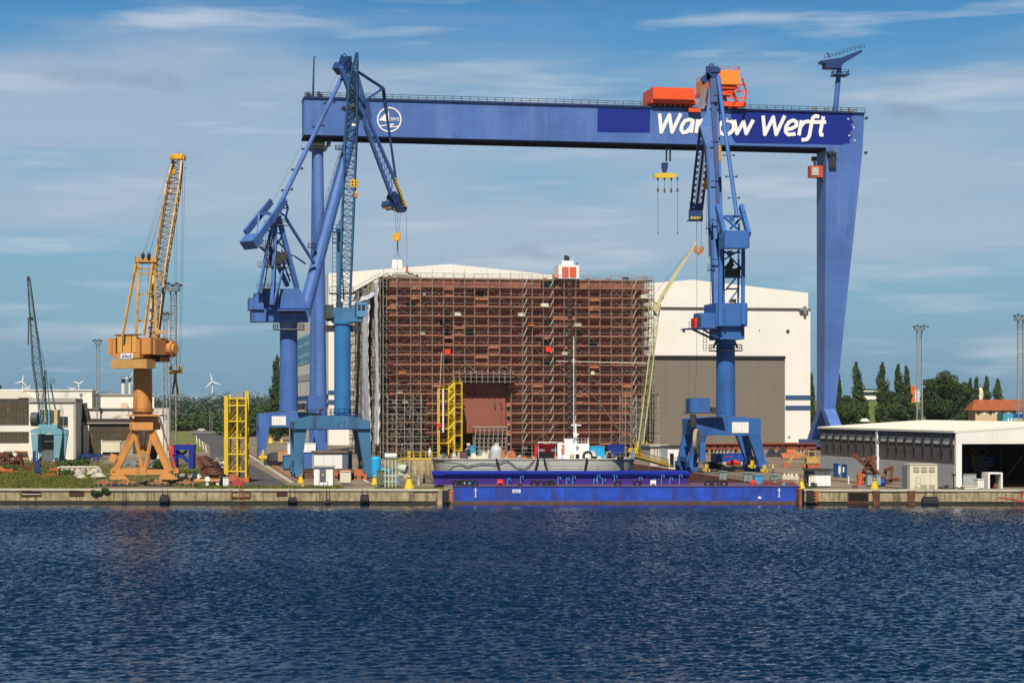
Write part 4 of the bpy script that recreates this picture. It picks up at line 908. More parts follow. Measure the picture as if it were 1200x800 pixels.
# ---- right side scaffolding
rs = thing('scaffolding', 'narrow pale scaffolding on the right flank of the block beside the yellow crane boom', 'scaffolding', PL.gl(762, 20))
for dd in [0.6+2.55*i for i in range(12)]:
    mb = MB()
    for q in (.9, 2.5): pbx(mb, uR+q-.07, uR+q+.07, dd-.07, dd+.07, .1, zTop+r.uniform(.2, 1.8))
    mb.build('pole', galv, rs)
for k in range(NL+1):
    mb = MB(); z = zs[k]; pbx(mb, uR+.9, uR+2.5, .5, 29, z+.02, z+.12)
    pbx(mb, uR+2.45, uR+2.55, .5, 29, z+1.05, z+1.14); mb.build('walkway', galv, rs)
# ---- things on top of the block
mb = MB(); pts = [PL.loc(uL-.3, 82, zTop), PL.loc(uL-.3, -.2, zTop), PL.loc(uR+.5, -.2, zTop), PL.loc(uR+.5, 60, zTop)]; mb.rail(pts, 1.2, 2.4, .07, 2)
single(mb, 'guard_rail', galv, 'thin guard rail along the top edge of the scaffolded block', 'railing')
cb = thing('control_cabin', 'white cabin with red orange slats on top of the scaffolded block', 'cabin', PL.gl(665, 1, zTop))
mb = MB(); PL.box(mb, 653.5, 677.5, 311, 326.5, -1.2, 4.5); PL.box(mb, 658.5, 672, 305.5, 311, 0, 3); mb.build('housing', signw, cb)
for i in range(4):
    for j in range(2):
        mb = MB(); PL.box(mb, 657.5+j*8.8, 665.3+j*8.8, 313.2+i*3.2, 315.4+i*3.2, -1.35, -1.2); mb.build('slat_panel', mat('slat_red', (.72, .10, .03), .6), cb)
mb = MB(); mb.tube(PL.gl(664, 1, Z(305.5)), PL.gl(664, 1, Z(298)), .45, n=10); mb.tube(PL.gl(667, 1, Z(305.5)), PL.gl(667, 1, Z(299)), .3, n=10); mb.build('exhaust', dsteel, cb)
mb = MB(); PL.box(mb, 648.5, 653, 321, 326, -.8, 1.5); mb.build('side_box', mat('pink_box', (.6, .2, .14), .7), cb)
mb = MB(); mb.tube(PL.gl(676.5, 0, Z(312)), PL.gl(676.5, 0, Z(306)), .15, n=8); mb.build('lamp_post', dsteel, cb)
r = random.Random(77)
for i, (px, w, h, m_, nm, lb) in enumerate(((481.5, 9, 5.5, dsteel, 'winch', 'dark winch on the top left of the block beside the hanging load'), (489, 4, 4, steelgreen, 'gas_rack', 'small dark gas rack right of the winch on top of the block'), (734.5, 8, 4, dblue, 'machine', 'small dark blue machine on the top right of the block'), (714, 3, 2, rustor, 'crate', 'small orange crate on the top deck left of the blue machine'), (700, 2.5, 2.2, cream, 'crate', 'small cream crate on the top deck right of the cabin'), (690, 4, 1.7, rust, 'crate', 'low brown crate on the top deck next to the cabin'), (640, 2.5, 1.8, rustor, 'crate', 'tiny orange crate on the top deck left of the cabin'))):
    o = PL.gl(px, 1.5, zTop); k = 525/F; w *= k; h *= k; t_ = thing(nm, lb, nm.replace('_', ' '), o)
    MB().box(-w/2, w/2, -.8, .8, 0, h*.7, o, True).build('casing', m_, t_); mb = MB(); mb.box(-w*.3, w*.3, -.5, .5, h*.7, h, o, True); mb.rod(o+V((-w/2, -.9, 0)), o+V((-w/2, -.9, h)), .1); mb.rod(o+V((w/2, -.9, 0)), o+V((w/2, -.9, h)), .1); mb.build('frame', dsteel, t_)
mb = MB(); mb.box(0, 3.2, -.5, 1.5, 0, 1.0, PL.gl(461, .8, zTop), True); mb.box(3.4, 6, -.3, 1.2, 0, .8, PL.gl(461, .8, zTop), True); single(mb, 'sheet_bundle', capcon, 'pale bundle of sheets on the top left edge below the hanging load', 'bundle')
# ---- yellow stair tower
yt = thing('stair_tower', 'yellow zigzag stair tower at the foot of the red platform block', 'stair tower', PL.gl(527, -6))
def zz2(py): return CZ+(HZ-py)/F*518
P2 = Plane(518)
ua, um, ub = P2.u(514), P2.u(532), P2.u(540.5)
for (u, y1) in ((ua, 455), (P2.u(525), 455), (um, 448), (ub, 448)):
    for d in (-1, 1.4):
        mb = MB(); mb.box(u-.14, u+.14, d-.14, d+.14, .05, zz2(y1), (0, 518, 0), True); mb.build('column', yellow, yt)
lv = [449, 461.5, 477, 493.5, 509.5, 527]
for i, y in enumerate(lv):
    z = zz2(y); mb = MB(); mb.box(um-.1, ub+.2, -1.1, 1.5, z-.15, z+.05, (0, 518, 0), True); mb.rail([P2.loc(um, -1.1, z), P2.loc(ub, -1.1, z), P2.loc(ub, 1.4, z)], 1.1, 1, .13); mb.build('landing', yellow, yt)
    if i < 5:
        zm = (z+zz2(lv[i+1]))/2-.1; mb = MB()
        mb.box(ua, P2.u(525), -1.1, 1.5, zm-.12, zm+.05, (0, 518, 0), True); mb.rail([P2.loc(ua, -1.1, zm), P2.loc(P2.u(525), -1.1, zm)], 1.1, 1, .13); mb.build('landing', yellow, yt)
        mb = MB()
        for dd, zA, zB in ((-.9, z, zm), (.9, zz2(lv[i+1]), zm)):
            mb.bar(P2.loc(um, dd, zA), P2.loc(P2.u(525), dd, zB), .3, .55); mb.rod(P2.loc(um, dd-.3, zA+1.2), P2.loc(P2.u(525), dd-.3, zB+1.2), .2)
        mb.build('stair_flight', yellow, yt)
mb = MB(); mb.box(P2.u(518.2)-.15, P2.u(518.2)+.2, -1.5, -1.25, zz2(506), zz2(456), (0, 518, 0), True); mb.build('white_duct', signw, yt)
mb = MB(); P2.box(mb, 511, 515.5, 496, 500.5, -1.6, -1.0); mb.build('red_box', red, yt)
# small banners on scaffold
for px, py, lb in ((523, 412, 'small bright red sheet on the scaffolding left of the middle'), (641, 409.5, 'small red banner between the mid scaffold towers')):
    mb = MB(); PL.box(mb, px-3.2, px+3.2, py-2.8, py+2.8, -2.3, -2.2); single(mb, 'red_sheet', mat('red_sheet', (.85, .03, .02), .6), lb, 'red sheet')
mb = MB(); mb.bar(PL.gl(514, -2.3, Z(453)), PL.gl(516, -2.3, Z(413)), .4, .1); single(mb, 'hoist_rail', cream, 'pale upright hoist rail above the yellow stair tower', 'rail')
for i in range(26):
    px = r.choice([r.uniform(455, 540), r.uniform(600, 755)]); k = r.randint(2, 16); w = r.uniform(.5, 2.2); o = PL.gl(px, -1.2, zs[k]+.21)
    if band(PL.u(px)) > zs[k]: continue
    mb = MB(); mb.box(-w/2, w/2, -.4, .4, 0, r.uniform(.35, .8), o, True); mb.box(-w/2+.1, w/2-.1, -.3, .3, .8, .95, o, True)
    single(mb, 'material_pile', r.choice([cream, rustor, capcon, rust, galv]), 'small pile of material on a walkway of the front scaffolding', 'material', 'material piles on the scaffold walkways')
# yellow mobile crane boom beside the block
yc = thing('mobile_crane', 'pale yellow mobile crane with a long luffing boom at the right edge of the block', 'mobile crane', P(748, 537, 512))
a_, b_, c_ = P(750, 526, 514), P(771, 356, 519), P(817, 283, 519)
MB().truss(a_, b_, 1.25, 1.25, 1.2, 1.2, 26, .2, .1).build('main_boom', paleyellow, yc)
mb = MB(); mb.bar(b_, P(790, 324, 519), 1.0, 1.0); mb.bar(P(788, 327, 519), P(805, 301, 519), .8, .8); mb.bar(P(804, 303, 519), c_, .6, .55); mb.build('telescopic_jib', paleyellow, yc)
mb = MB(); mb.bar(P(770, 362, 518.5), P(776, 345, 518.5), 1.4, .7); mb.tube(P(769, 361, 517), P(769, 361, 521), .9, n=12); mb.rod(P(762, 358, 519), P(770, 370, 519), .5); mb.rod(P(760, 350, 519), P(771, 356, 519), .5); mb.rod(P(757, 400, 516), P(761, 352, 519), .2); mb.build('jib_pivot', paleyellow, yc)
mb = MB(); mb.rod(c_, P(762, 350, 519), .08); mb.rod(P(762, 350, 519), P(752, 505, 514), .1); mb.build('pendant', cable, yc)
cy_ = Plane(512); mb = MB(); cy_.box(mb, 738, 764, 525, 531, -1.5, 1.5); cy_.box(mb, 745, 757, 517, 525, -1.3, 1.3); mb.build('carrier', yellow, yc)
for px in (741, 746, 757, 762):
    mb = MB(); o = cy_.gl(px, -1.6, .65); mb.tube(o, o+V((0, .6, 0)), .65, n=16); mb.build('wheel', rubber, yc)
# ================================================================== SLEWING PORTAL CRANES
def portal(t_, pl, px0, px1, pyt, pyb, pxl, pxr, legbase_l, legbase_r, m, depth, hip=3, sign=None, legw=2.0, topw=3.4):
    """rail portal: box girder top, four tapering legs, sill beams and bogies; pl = plane of the front face"""
    z1, z0 = pl.z((px0+px1)/2, pyt), pl.z((px0+px1)/2, pyb); u0, u1 = pl.u(px0), pl.u(px1); cu = (u0+u1)/2
    mb = MB(); poly = [(u0, z0), (u1, z0), (u1, z1-hip*.18), (cu+(u1-cu)*.45, z1), (cu+(u0-cu)*.45, z1), (u0, z1-hip*.18)]
    for d in (0, depth-1.2): mb.prism([pl.loc(u, d, z) for u, z in poly], pl.loc(0, 1.2, 0)-pl.loc(0, 0, 0))
    mb.build('portal_beam', m, t_)
    mb = MB()
    for a, b in ((u0, u0+1.6), (u1-1.6, u1), (cu-2.6, cu+2.6)): mb.box(a+.02, b-.02, 1.2, depth-1.2, z0+.1, z1-hip*.18-.1, (0, pl.Y0, 0), pl.yaw)
    mb.build('cross_girder', m, t_)
    for s, u, un in ((-1, u0, pl.u(pxl)), (1, u1, pl.u(pxr))):
        for d in (0.05, depth-1.6):
            mb = MB(); a, b = (u, u+topw) if s < 0 else (u-topw, u)
            c, e = (un, un+legw*.62) if s < 0 else (un-legw*.62, un)
            zb = 2.2
            mb.hexa([pl.loc(c, d+.2, zb), pl.loc(e, d+.2, zb), pl.loc(e, d+1.3, zb), pl.loc(c, d+1.3, zb), pl.loc(a, d, z0-.03), pl.loc(b, d, z0-.03), pl.loc(b, d+1.5, z0-.03), pl.loc(a, d+1.5, z0-.03)])
            mb.build('leg', m, t_)
            mb = MB(); mb.box(c-.1, e+.1, d-.9, d+2.4, 1.15, 2.18, (0, pl.Y0, 0), pl.yaw); mb.box(c+.1, e-.1, d-1.6, d-.1, .5, 1.13, (0, pl.Y0, 0), pl.yaw); mb.box(c+.1, e-.1, d+1.5, d+3.1, .5, 1.13, (0, pl.Y0, 0), pl.yaw)
            for q in (-1.2, -.5, 1.9, 2.7): mb.tube(pl.loc(c+.2, d+q, .4), pl.loc(e-.2, d+q, .4), .38, n=12)
            mb.build('bogie', m, t_)
        mb = MB(); c = un if s < 0 else un-legw*.62; mb.box(c+.1, c+legw*.6-.1, 2.0, depth-1.9, 2.25, 3.2, (0, pl.Y0, 0), pl.yaw); mb.build('sill_beam', m, t_)
    if sign:
        mb = MB(); pl.box(mb, *sign, -.12, -.02); sg = mb.build('notice_board', signw, t_)
        mb = MB(); x0, x1, y0, y1 = sign; rr = random.Random(int(x0))
        for i in range(5):
            y = y0+1.5+i*(y1-y0-2.5)/4.5; 
            for a in (0, 1, 2, 3):
                if rr.random() < .75: xa = x0+1.2+a*(x1-x0-2)/4; pl.box(mb, xa, xa+rr.uniform(1.2, 2.6)*(x1-x0)/18, y, y+.35, -.16, -.12)
        mb.build('print', mat('print_grey', (.35, .35, .4), .8), sg)
# ---------------------------------------------------------------- royal blue double-link crane at the left
K1 = Plane(528); Y1 = 520.; S1 = Y1/F
k1 = thing('harbour_crane', 'royal blue double link harbour crane with a counterweight box, left of the big hall', 'crane', K1.gl(340, 4))
def R1(px, py, lat=0):
    Y = Y1
    for _ in range(4):
        k = Y/F; s = ((px-340)*k+.78*lat)/.63; Y = Y1+4+.78*s+.63*lat
    return P(px, py, Y)
portal(k1, K1, 303, 378, 482.5, 500.5, 304, 380, 538, 527, blue1, 11, 3, (318.5, 335, 487.5, 498), 2.6, 2.8)
mb = MB(); c0 = K1.gl(340, 5.5); mb.lathe((c0.x, c0.y, 0), [(2.5, K1.z(340, 482)), (2.35, K1.z(340, 430)), (2.3, K1.z(340, 378)), (2.6, K1.z(340, 377)), (2.6, K1.z(340, 375))], 28); mb.build('column', blue1, k1, True)
def zK(py, Y=524): return CZ+(HZ-py)/F*Y
mb = MB(); mb.lathe((c0.x, c0.y, 0), [(4.2, zK(386.8)), (4.2, zK(386))], 20); q = [(c0.x+4.1*math.cos(t*.449), c0.y+4.1*math.sin(t*.449), zK(386)) for t in range(15)]; mb.rail(q, 1.3, 1.8, .12); mb.build('ring_walkway', gsteel, k1)
# cabinet on the portal
mb = MB(); K1.box(mb, 360, 377.5, 464, 480, -2.5, 1.5); mb.build('cabinet', blue1, k1)
mb = MB(); K1.box(mb, 357, 379, 479.8, 481, -3, 2); mb.bar(K1.gl(357, -2.5, zK(478)), K1.gl(363, -2.5, zK(487)), .4); mb.bar(K1.gl(377, -2.5, zK(478)), K1.gl(371, -2.5, zK(487)), .4); mb.tube(K1.gl(352, -1, zK(480)), K1.gl(352, -1, zK(473)), 1.0, n=10); mb.build('cabinet_platform', dsteel, k1)
# machine house, slewed
ph1 = math.radians(-18)
def h1(mb, px0, px1, py0, py1, hw, nose=0):
    """slab spanning px along the crane's own axis, half width hw"""
    a0, a1 = R1(px0, py0), R1(px1, py0); zt = a0.z; z0 = R1(px0, py1).z
    lt = V((-.78, .63, 0))*hw; c = []
    for z in (z0, zt): c += [V((a0.x, a0.y, z))-lt, V((a1.x, a1.y, z))-lt, V((a1.x, a1.y, z))+lt, V((a0.x, a0.y, z))+lt]
    return mb.hexa(c)
def screenbox(px0, px1, py0, py1, d0, d1, Yc, mb, tl=0, tr=0):
    """solid with a trapezoid front; d0, d1 depths around Yc"""
    zt, zb = P(px0, py0, Yc+d0).z, P(px0, py1, Yc+d0).z
    def X(px, Y): return (px-600)/F*(Yc+d0)
    c = []
    for z, a, b in ((zb, 0, 0), (zt, tl, tr)):
        for x, y in ((px0+a, d0), (px1+b, d0), (px1+b, d1), (px0+a, d1)):
            c.append((X(x, 0)+(y-d0)*-.2, Yc+y, z))
    return mb.hexa(c)
mb = MB(); screenbox(295, 362.5, 361.5, 376.6, -3, 4, 522, mb); mb.build('turntable_frame', blue1, k1)
mb = MB(); screenbox(292.4, 309, 348.5, 362.5, -3.6, 4, 522, mb); screenbox(299, 309, 343, 348.5, -3.2, 4, 522, mb); mb.build('rear_house', blue1, k1)
mb = MB(); screenbox(308.2, 327, 338.5, 361.4, -2.6, 4, 522, mb); screenbox(327.1, 362.5, 338, 361.4, -3.3, 4, 522, mb, 4, -11); mb.build('machine_house', blue1, k1)
mb = MB(); screenbox(324, 359, 362.5, 364, -5.0, -3.02, 522, mb); screenbox(311, 323, 361.0, 362.0, -4.2, -3.62, 522, mb); mb.build('canopy', blue1, k1)
mb = MB(); screenbox(329, 357.5, 364.2, 367, -3.25, -3.02, 522, mb); mb.build('cab_window', glassd, k1)
# boom tube
bA, bB, bC = R1(355.5, 369), R1(390, 240), R1(423.5, 117)
mb = MB(); mb.tube(bA, bB, 1.75, 1.7, 24); mb.tube(bB, R1(410, 166), 1.7, 1.45, 24); mb.tube(R1(410, 166), bC, 1.45, .75, 24); mb.build('boom', blue1, k1, True)
mb = MB(); n0 = V((-.5, -.6, .35)).normalized()
mb.ladder(R1(371.5, 300, 0)+n0*1.75, R1(411, 160, 0)+n0*1.5, .9, .1, V((.78, -.6, 0)), 1.2)
mb.rail([R1(370, 300)+n0*1.8, R1(390, 228)+n0*1.8, R1(409.5, 160)+n0*1.5], 1.0, 2.5, .08, 1); mb.build('boom_ladder', dblue, k1)
mb = MB()
for px, py, lt in ((371, 293, 0), (403, 178, 0)): 
    o = R1(px-2, py, lt)+n0*1.2; mb.box(-1, 1, -1, 1, 0, .12, o, .4); mb.rail([o+V((-1, -1, .1)), o+V((1, -1, .1)), o+V((1, 1, .1)), o+V((-1, 1, .1)), o+V((-1, -1, .1))], 1.1, 1, .09)
mb.build('platform', dblue, k1)
# fly jib: rear arm and front lattice
def beamR(mb, pts, lat, w, h=None):
    for (a, b) in zip(pts, pts[1:]): mb.bar(R1(a[0], a[1], lat), R1(b[0], b[1], lat), w, h or w)
mb = MB()
for lt in (-1.5, 1.5): beamR(mb, [(399.5, 79), (409, 105), (427, 135)], lt, .7, 1.5)
for a, b in (((403, 85), (409, 92)), ((409, 92), (412, 108)), ((404, 75), (413, 93)), ((413, 93), (420, 112)), ((420, 112), (426, 120)), ((412, 108), (418, 124)), ((418, 86), (421, 112))): 
    for lt in (-1.3, 1.3): mb.bar(R1(*a, lt), R1(*b, lt), .55)
    mb.rod(R1(*a, -1.3), R1(*b, 1.3), .2)
mb.bar(R1(408, 68), R1(418, 98), .9, 1.2); mb.bar(R1(414, 84), R1(428, 136), 2.2, 1.5); mb.build('rear_arm', blue1, k1)
mb = MB(); mb.bar(R1(396.5, 76), R1(403, 84), 3.6, 2.2); mb.tube(R1(402, 70, -1.4), R1(402, 70, 1.4), 1.0, n=14); mb.tube(R1(406, 76, -1.4), R1(406, 76, 1.4), .9, n=14); mb.bar(R1(401, 72), R1(409, 68), 2.0, 1.0)
mb.rod(R1(399, 66), R1(404, 63), .25); mb.rod(R1(404, 63), R1(407, 67), .25); mb.build('arm_head', dblue, k1)
up_c = [(429, 120), (433, 143), (462, 209)]; lo_c = [(426, 133), (428, 148), (458, 228)]
mb = MB()
for lt in (-1.5, 1.5):
    beamR(mb, up_c, lt, .55, .9); beamR(mb, lo_c, lt, .6, 1.1)
N_ = 11
for lt in (-1.5, 1.5):
    for i in range(N_):
        f0, f1 = i/N_, (i+1)/N_; a = (433+(462-433)*f0, 143+(209-143)*f0); b = (428+(458-428)*f1, 148+(228-148)*f1); c = (433+(462-433)*f1, 143+(209-143)*f1)
        mb.rod(R1(*a, lt), R1(*b, lt), .22); mb.rod(R1(*b, lt), R1(*c, lt), .22)
for i in range(N_):
    f0 = i/N_; mb.rod(R1(433+29*f0, 143+66*f0, -1.5), R1(433+29*f0, 143+66*f0, 1.5), .22); mb.rod(R1(428+30*f0, 148+80*f0, -1.5), R1(428+30*(f0+.09), 148+80*(f0+.09), 1.5), .2)
mb.bar(R1(426, 120), R1(429, 140), 3.0, 1.6); mb.build('fly_jib', blue1, k1)
mb = MB()
for lt in (-1.4, 1.4):
    a = [(462, 209), (467.5, 226), (475, 243)]; 
    for i in range(10):
        f0, f1 = i/10+.0, i/10+.055; q = lambda f: (462+13*f, 209+34*f)
        mb.bar(R1(*q(f0), lt), R1(*q(f1), lt), .75, .95)
mb.build('hazard_stripe', yellow, k1)
mb = MB()
for lt in (-1.4, 1.4): beamR(mb, [(462, 209), (475, 244)], lt, .5, .7); beamR(mb, [(457, 226), (464, 242), (473, 246)], lt, .6, .9)
mb.bar(R1(458, 228), R1(468, 240), 2.4, 2.2); mb.bar(R1(451.5, 238.5), R1(458, 243.5), 2.6, 1.5); mb.bar(R1(463, 243), R1(471, 247), 2.6, 1.1); mb.rod(R1(457, 228), R1(451, 239), .3); mb.tube(R1(474, 244, -1), R1(474, 244, 1), .8, n=12); mb.tube(R1(460, 236, -1.2), R1(460, 236, 1.2), 1.0, n=12); mb.build('jib_head', dblue, k1)
mb = MB(); mb.bar(R1(452, 242.5), R1(458.5, 245), 2.6, .45); mb.build('hazard_plate', yellow, k1)
# king post and stays
mb = MB()
for lt in (-1.2, 1.2): mb.bar(R1(427, 118, lt), R1(448.5, 104, 0), .5)
mb.build('king_post', blue1, k1)
mb = MB(); mb.tube(R1(419, 84), R1(449, 103.5), .42, n=8); mb.tube(R1(449, 103.5), R1(453, 133), .5, n=8); mb.tube(R1(453, 133), R1(465, 218), .34, n=8); mb.tube(R1(447.5, 103.5, -.8), R1(447.5, 103.5, .8), .7, n=10); mb.build('tie_bar', dblue, k1)
# backstay
mb = MB(); mb.tube(R1(327, 242), R1(406, 80), .62, .55, 12); mb.build('backstay', blue1, k1, True)
mb = MB()
for f in (.12, .27, .42, .58, .75): 
    c = R1(327+79*f, 242-162*f); lt = V((-.78, .63, 0)); mb.rod(c+lt*1.8, c-lt*1.8, .16); mb.tube(c+lt*1.8-V((0, 0, .3)), c+lt*1.8+V((0, 0, .3)), .3, n=6); mb.tube(c-lt*1.8-V((0, 0, .3)), c-lt*1.8+V((0, 0, .3)), .3, n=6)
for s in (-1.8, 1.8): mb.rod(R1(318, 250)+V((-.78, .63, 0))*s, R1(404, 76)+V((-.78, .63, 0))*s*.6, .05)
mb.build('rope_guide', dsteel, k1)
# rocking counterweight (nearest corner, then along the width, the arm and the depth)
cnr = R1(296, 282, -2.4); sW, sA, sB = V((-17.2, 13.9, -.5))*S1, V((6.3, 8.1, 9.7))*S1, V((5.2, 6.1, -8.6))*S1
mb = MB(); mb.hexa([cnr+sB, cnr+sB+sW, cnr+sB+sW+sA, cnr+sB+sA, cnr, cnr+sW, cnr+sW+sA, cnr+sA]); mb.build('counterweight', blue1, k1)
mb = MB()
for px0, py0, px1, py1, lt in ((300, 283, 334.5, 234, -2.2), (287.5, 273, 318, 236, 2.4)):
    mb.bar(R1(px0, py0, lt), R1(px1, py1, lt), .7, 1.7)
mb.bar(R1(316, 250.5, -2), R1(304, 249.5, 2.2), .8); mb.rod(R1(304, 249, 2), R1(301.5, 272, 0), .4); mb.build('rocker_arm', blue1, k1)
mb = MB(); mb.bar(R1(334.5, 236, -2.2), R1(337.5, 244, -2.2), .4); mb.bar(R1(337.5, 244, -2.2), R1(335, 254, -2), .4); mb.bar(R1(335, 254, -2), R1(328, 249, -1.5), .4); mb.bar(R1(329, 244, -2), R1(337, 244, -2), .35); mb.build('link', dblue, k1)
mb = MB()
for lt in (-1.4, 1.4): mb.bar(R1(334.5, 255, lt), R1(368.5, 309, lt), .5, .7)
mb.build('connecting_rod', blue1, k1)
# A-frame
mb = MB()
for lt in (-2.3, 2.3):
    mb.bar(R1(326, 253, lt*.3), R1(348, 338, lt), .9, 1.2); mb.bar(R1(323.5, 253, lt*.3), R1(318 if lt < 0 else 321, 357 if lt < 0 else 338, lt), .75, .9)
    mb.bar(R1(320, 258, lt*.3), R1(303, 343, lt*.8), .6, .7)
for a, b in (((307, 291), (345, 300)), ((313, 270), (334, 275)), ((315, 300), (332, 275)), ((318, 275), (337, 295)), ((336, 322), (343, 322)), ((343, 322), (330, 292)), ((331, 305), (340, 330)), ((345, 300), (358, 309)), ((305, 290), (312, 296))): mb.bar(R1(*a, -1), R1(*b, 1), .35)
mb.bar(R1(314, 285), R1(337, 335), .9); mb.bar(R1(336, 300, -1.5), R1(320, 357, -2.6), .5); mb.bar(R1(322, 262, 0), R1(309, 338, 1), .35); mb.build('a_frame', blue1, k1)
mb = MB(); h1(mb, 320, 334, 297, 308, 1.3); mb.tube(R1(326, 303, -2), R1(326, 303, 2), 1.5, n=16); mb.tube(R1(333, 300, -1.6), R1(333, 300, 1.6), 1.1, n=14); h1(mb, 318, 322, 302, 311, 1.6); mb.build('winch', dsteel, k1)
mb = MB()
for x0, x1, y in ((309, 336, 311.5), (317, 331, 263), (308, 314, 288), (308, 327, 337.5)):
    h1(mb, x0, x1, y, y+.7, 2.2); a, b = R1(x0, y, 0), R1(x1, y, 0); lt = V((-.78, .63, 0))*2.2; mb.rail([a-lt, b-lt, b+lt, a+lt, a-lt], 1.2, 1.8, .1)
mb.ladder(R1(314, 338, -2), R1(312, 262, -1), .7, .1); mb.build('platform', gsteel, k1)
# hook and ropes
hk = R1(466, 247); 
mb = MB(); 
for px in (462.5, 466, 469.5): mb.rod(R1(px, 247), R1(466+(px-466)*.45, 273), .08)
mb.rod(R1(476, 246), R1(477, 312), .07); mb.build('hoist_rope', cable, k1)
mb = MB(); c = R1(466, 277.5); mb.tube(c+V((-.3, -.5, 0)), c+V((-.3, .5, 0)), 1.15, n=16); mb.box(-.75, .75, -.4, .4, -1.2, 1.1, c); mb.build('hook_block', mat('hook_yellow', (.62, .33, .02), .5, .2, 1.5, c2=(.05, .03, .02), amt=.3, c2scale=1.2), k1)
mb = MB(); mb.rod(R1(466, 282), R1(466, 293), .35); mb.build('hook', dsteel, k1)
ld = thing('hanging_load', 'pair of white panels hanging from the hook above the top left corner of the block', 'load', R1(465, 315))
for px in (462.3, 469): 
    mb = MB(); o = R1(px, 315); mb.hexa([o+V(q) for q in ((-.75, -.8, 0), (.75, -.8, 0), (.75, .8, 0), (-.75, .8, 0), (-.5 if px < 465 else -.7, -.6, 2.5), (.7 if px < 465 else .5, -.6, 2.5), (.7, .6, 2.5), (-.5, .6, 2.5))]); mb.build('panel', signw, ld)
mb = MB(); a = R1(466, 293)
for px in (461.5, 464.5, 467.5, 470.5): mb.rod(a, R1(px, 304), .06)
mb.build('sling', cable, ld)
mb = MB(); mb.tube(R1(477, 312), R1(477, 318), .3, n=8); mb.tube(R1(477, 318), R1(477, 319.5), .55, n=8); single(mb, 'rope_weight', rustor, 'small orange weight on the thin rope right of the hanging white panels', 'weight')
# ---------------------------------------------------------------- steel blue lattice crane
K2 = Plane(384); Y2 = 384.
k2 = thing('harbour_crane', 'steel blue harbour crane with an upright lattice boom, nearest the quay', 'crane', K2.gl(403, 4))
portal(k2, K2, 344, 434, 487, 502, 344.8, 435.5, 561, 560, blue2, 10, 5.5, None, 2.3, 2.5)
mb = MB(); u0, u1 = K2.u(344), K2.u(434); zt = K2.z(389, 487); zb_ = K2.z(389, 502)
for u in (u0+.05, u0+4, u0+8.4, u1-5, u1-.1): mb.box(u-.06, u+.06, -.1, -.005, zb_+.05, zt-1.1, (0, 384, 0), True)
mb.box(u0-.3, u1+.3, -.3, 9.9, zb_-.2, zb_-.02, (0, 384, 0), True); q = [(u0, zt-1.0), (u0+4, zt), (u1-4, zt), (u1, zt-1.0)]
mb.rail([K2.loc(u, -.1, z) for u, z in q[1:3]], .5, 2, .07, 1); mb.build('stiffener', dblue, k2)
c2 = K2.gl(404, 4.5)
def zK2(py, d=4.5): return CZ+(HZ-py)/F*(378+d)
mb = MB(); mb.lathe((c2.x, c2.y, 0), [(1.6, zK2(488)), (1.6, zK2(380)), (1.85, zK2(379.8)), (1.85, zK2(377))], 26); mb.build('column', mat('column_blue', (.03, .16, .38), .45, .15, .2, c2=(.05, .10, .14), amt=.25, c2scale=.5, streak=True), k2, True)
mb = MB(); mb.lathe((c2.x, c2.y, 0), [(2.4, zK2(487.4)), (2.4, zK2(486.2))], 20); mb.box(-2.4, 3.4, -2, 2, zK2(488.5), zK2(486.6), (c2.x, c2.y, 0), True); q = [(c2.x+2.4*math.cos(t*.449), c2.y+2.4*math.sin(t*.449), zK2(486.2)) for t in range(15)]; mb.rail(q, 1.2, 1.2, .1); mb.build('foot_platform', dblue, k2)
def D2(px, py, d): return P(px, py, Y2+4+d)
mb = MB(); mb.box(-3.6, 3.6, -1.2, 2.0, zK2(388), zK2(381), (c2.x-.1, c2.y+1.6, 0), .1); mb.build('slew_beam', dsteel, k2)
mb = MB(); screenbox(392, 424, 371, 376.8, -2.5, 3, 386, mb); screenbox(390, 416, 360, 371, -1.5, 2.5, 386, mb); mb.build('turntable', blue2, k2)
mb = MB(); screenbox(418, 429.5, 354, 371, -2.8, .2, 386, mb); cb_ = mb.build('cab', mat('cab_blue', (.09, .22, .38), .5, .1), k2)
mb = MB(); screenbox(419.5, 422.5, 357, 363, -2.9, -2.81, 386, mb); screenbox(424, 428, 357, 363, -2.9, -2.81, 386, mb); mb.build('window', glassd, cb_)
mb = MB(); screenbox(382, 391, 357, 373, -1, 3, 386, mb); mb.tube(D2(383, 365, -1.5), D2(389, 365, -1.5), 1.1, n=14); mb.build('counterweight', mat('machine_dark', (.05, .07, .075), .6, .3, .8), k2)
mb = MB(); mb.rail([D2(382, 373, -2), D2(392, 373, -2)], 1.3, .8, .1); mb.bar(D2(382, 375, 0), D2(395, 375, 0), .4)
mb.rail([D2(386, 344, -1), D2(414, 344, -1)], 1.3, 1.2, .1); mb.bar(D2(386, 344, 0), D2(414, 344, 0), 2.4, .2); mb.build('walkway', dblue, k2)
mb = MB(); mb.tube(D2(399, 368, -1), D2(403, 362, -1), 1.0, n=12)
for px, py in ((394, 366), (403, 368), (409, 365), (413, 369), (398, 358)): mb.box(-.6, .6, -.5, .5, -.6, .7, D2(px, py, -2.6))
mb.build('machinery', dsteel, k2)
tip = D2(418.5, 62, -13)
mb = MB(); mb.truss(D2(403.5, 372, -1.5), D2(411, 165, -8), 2.0, 2.0, 2.2, 2.2, 26, .3, .13, V((0, -1, 0))); mb.truss(D2(411, 165, -8), D2(414.3, 98, -11), 2.2, 2.0, 1.6, 1.6, 9, .32, .16, V((0, -1, 0)), True); mb.truss(D2(414.3, 98, -11), tip, 1.5, 1.4, .35, .35, 8, .24, .13, V((0, -1, 0)))
mb.build('boom', blue2, k2)
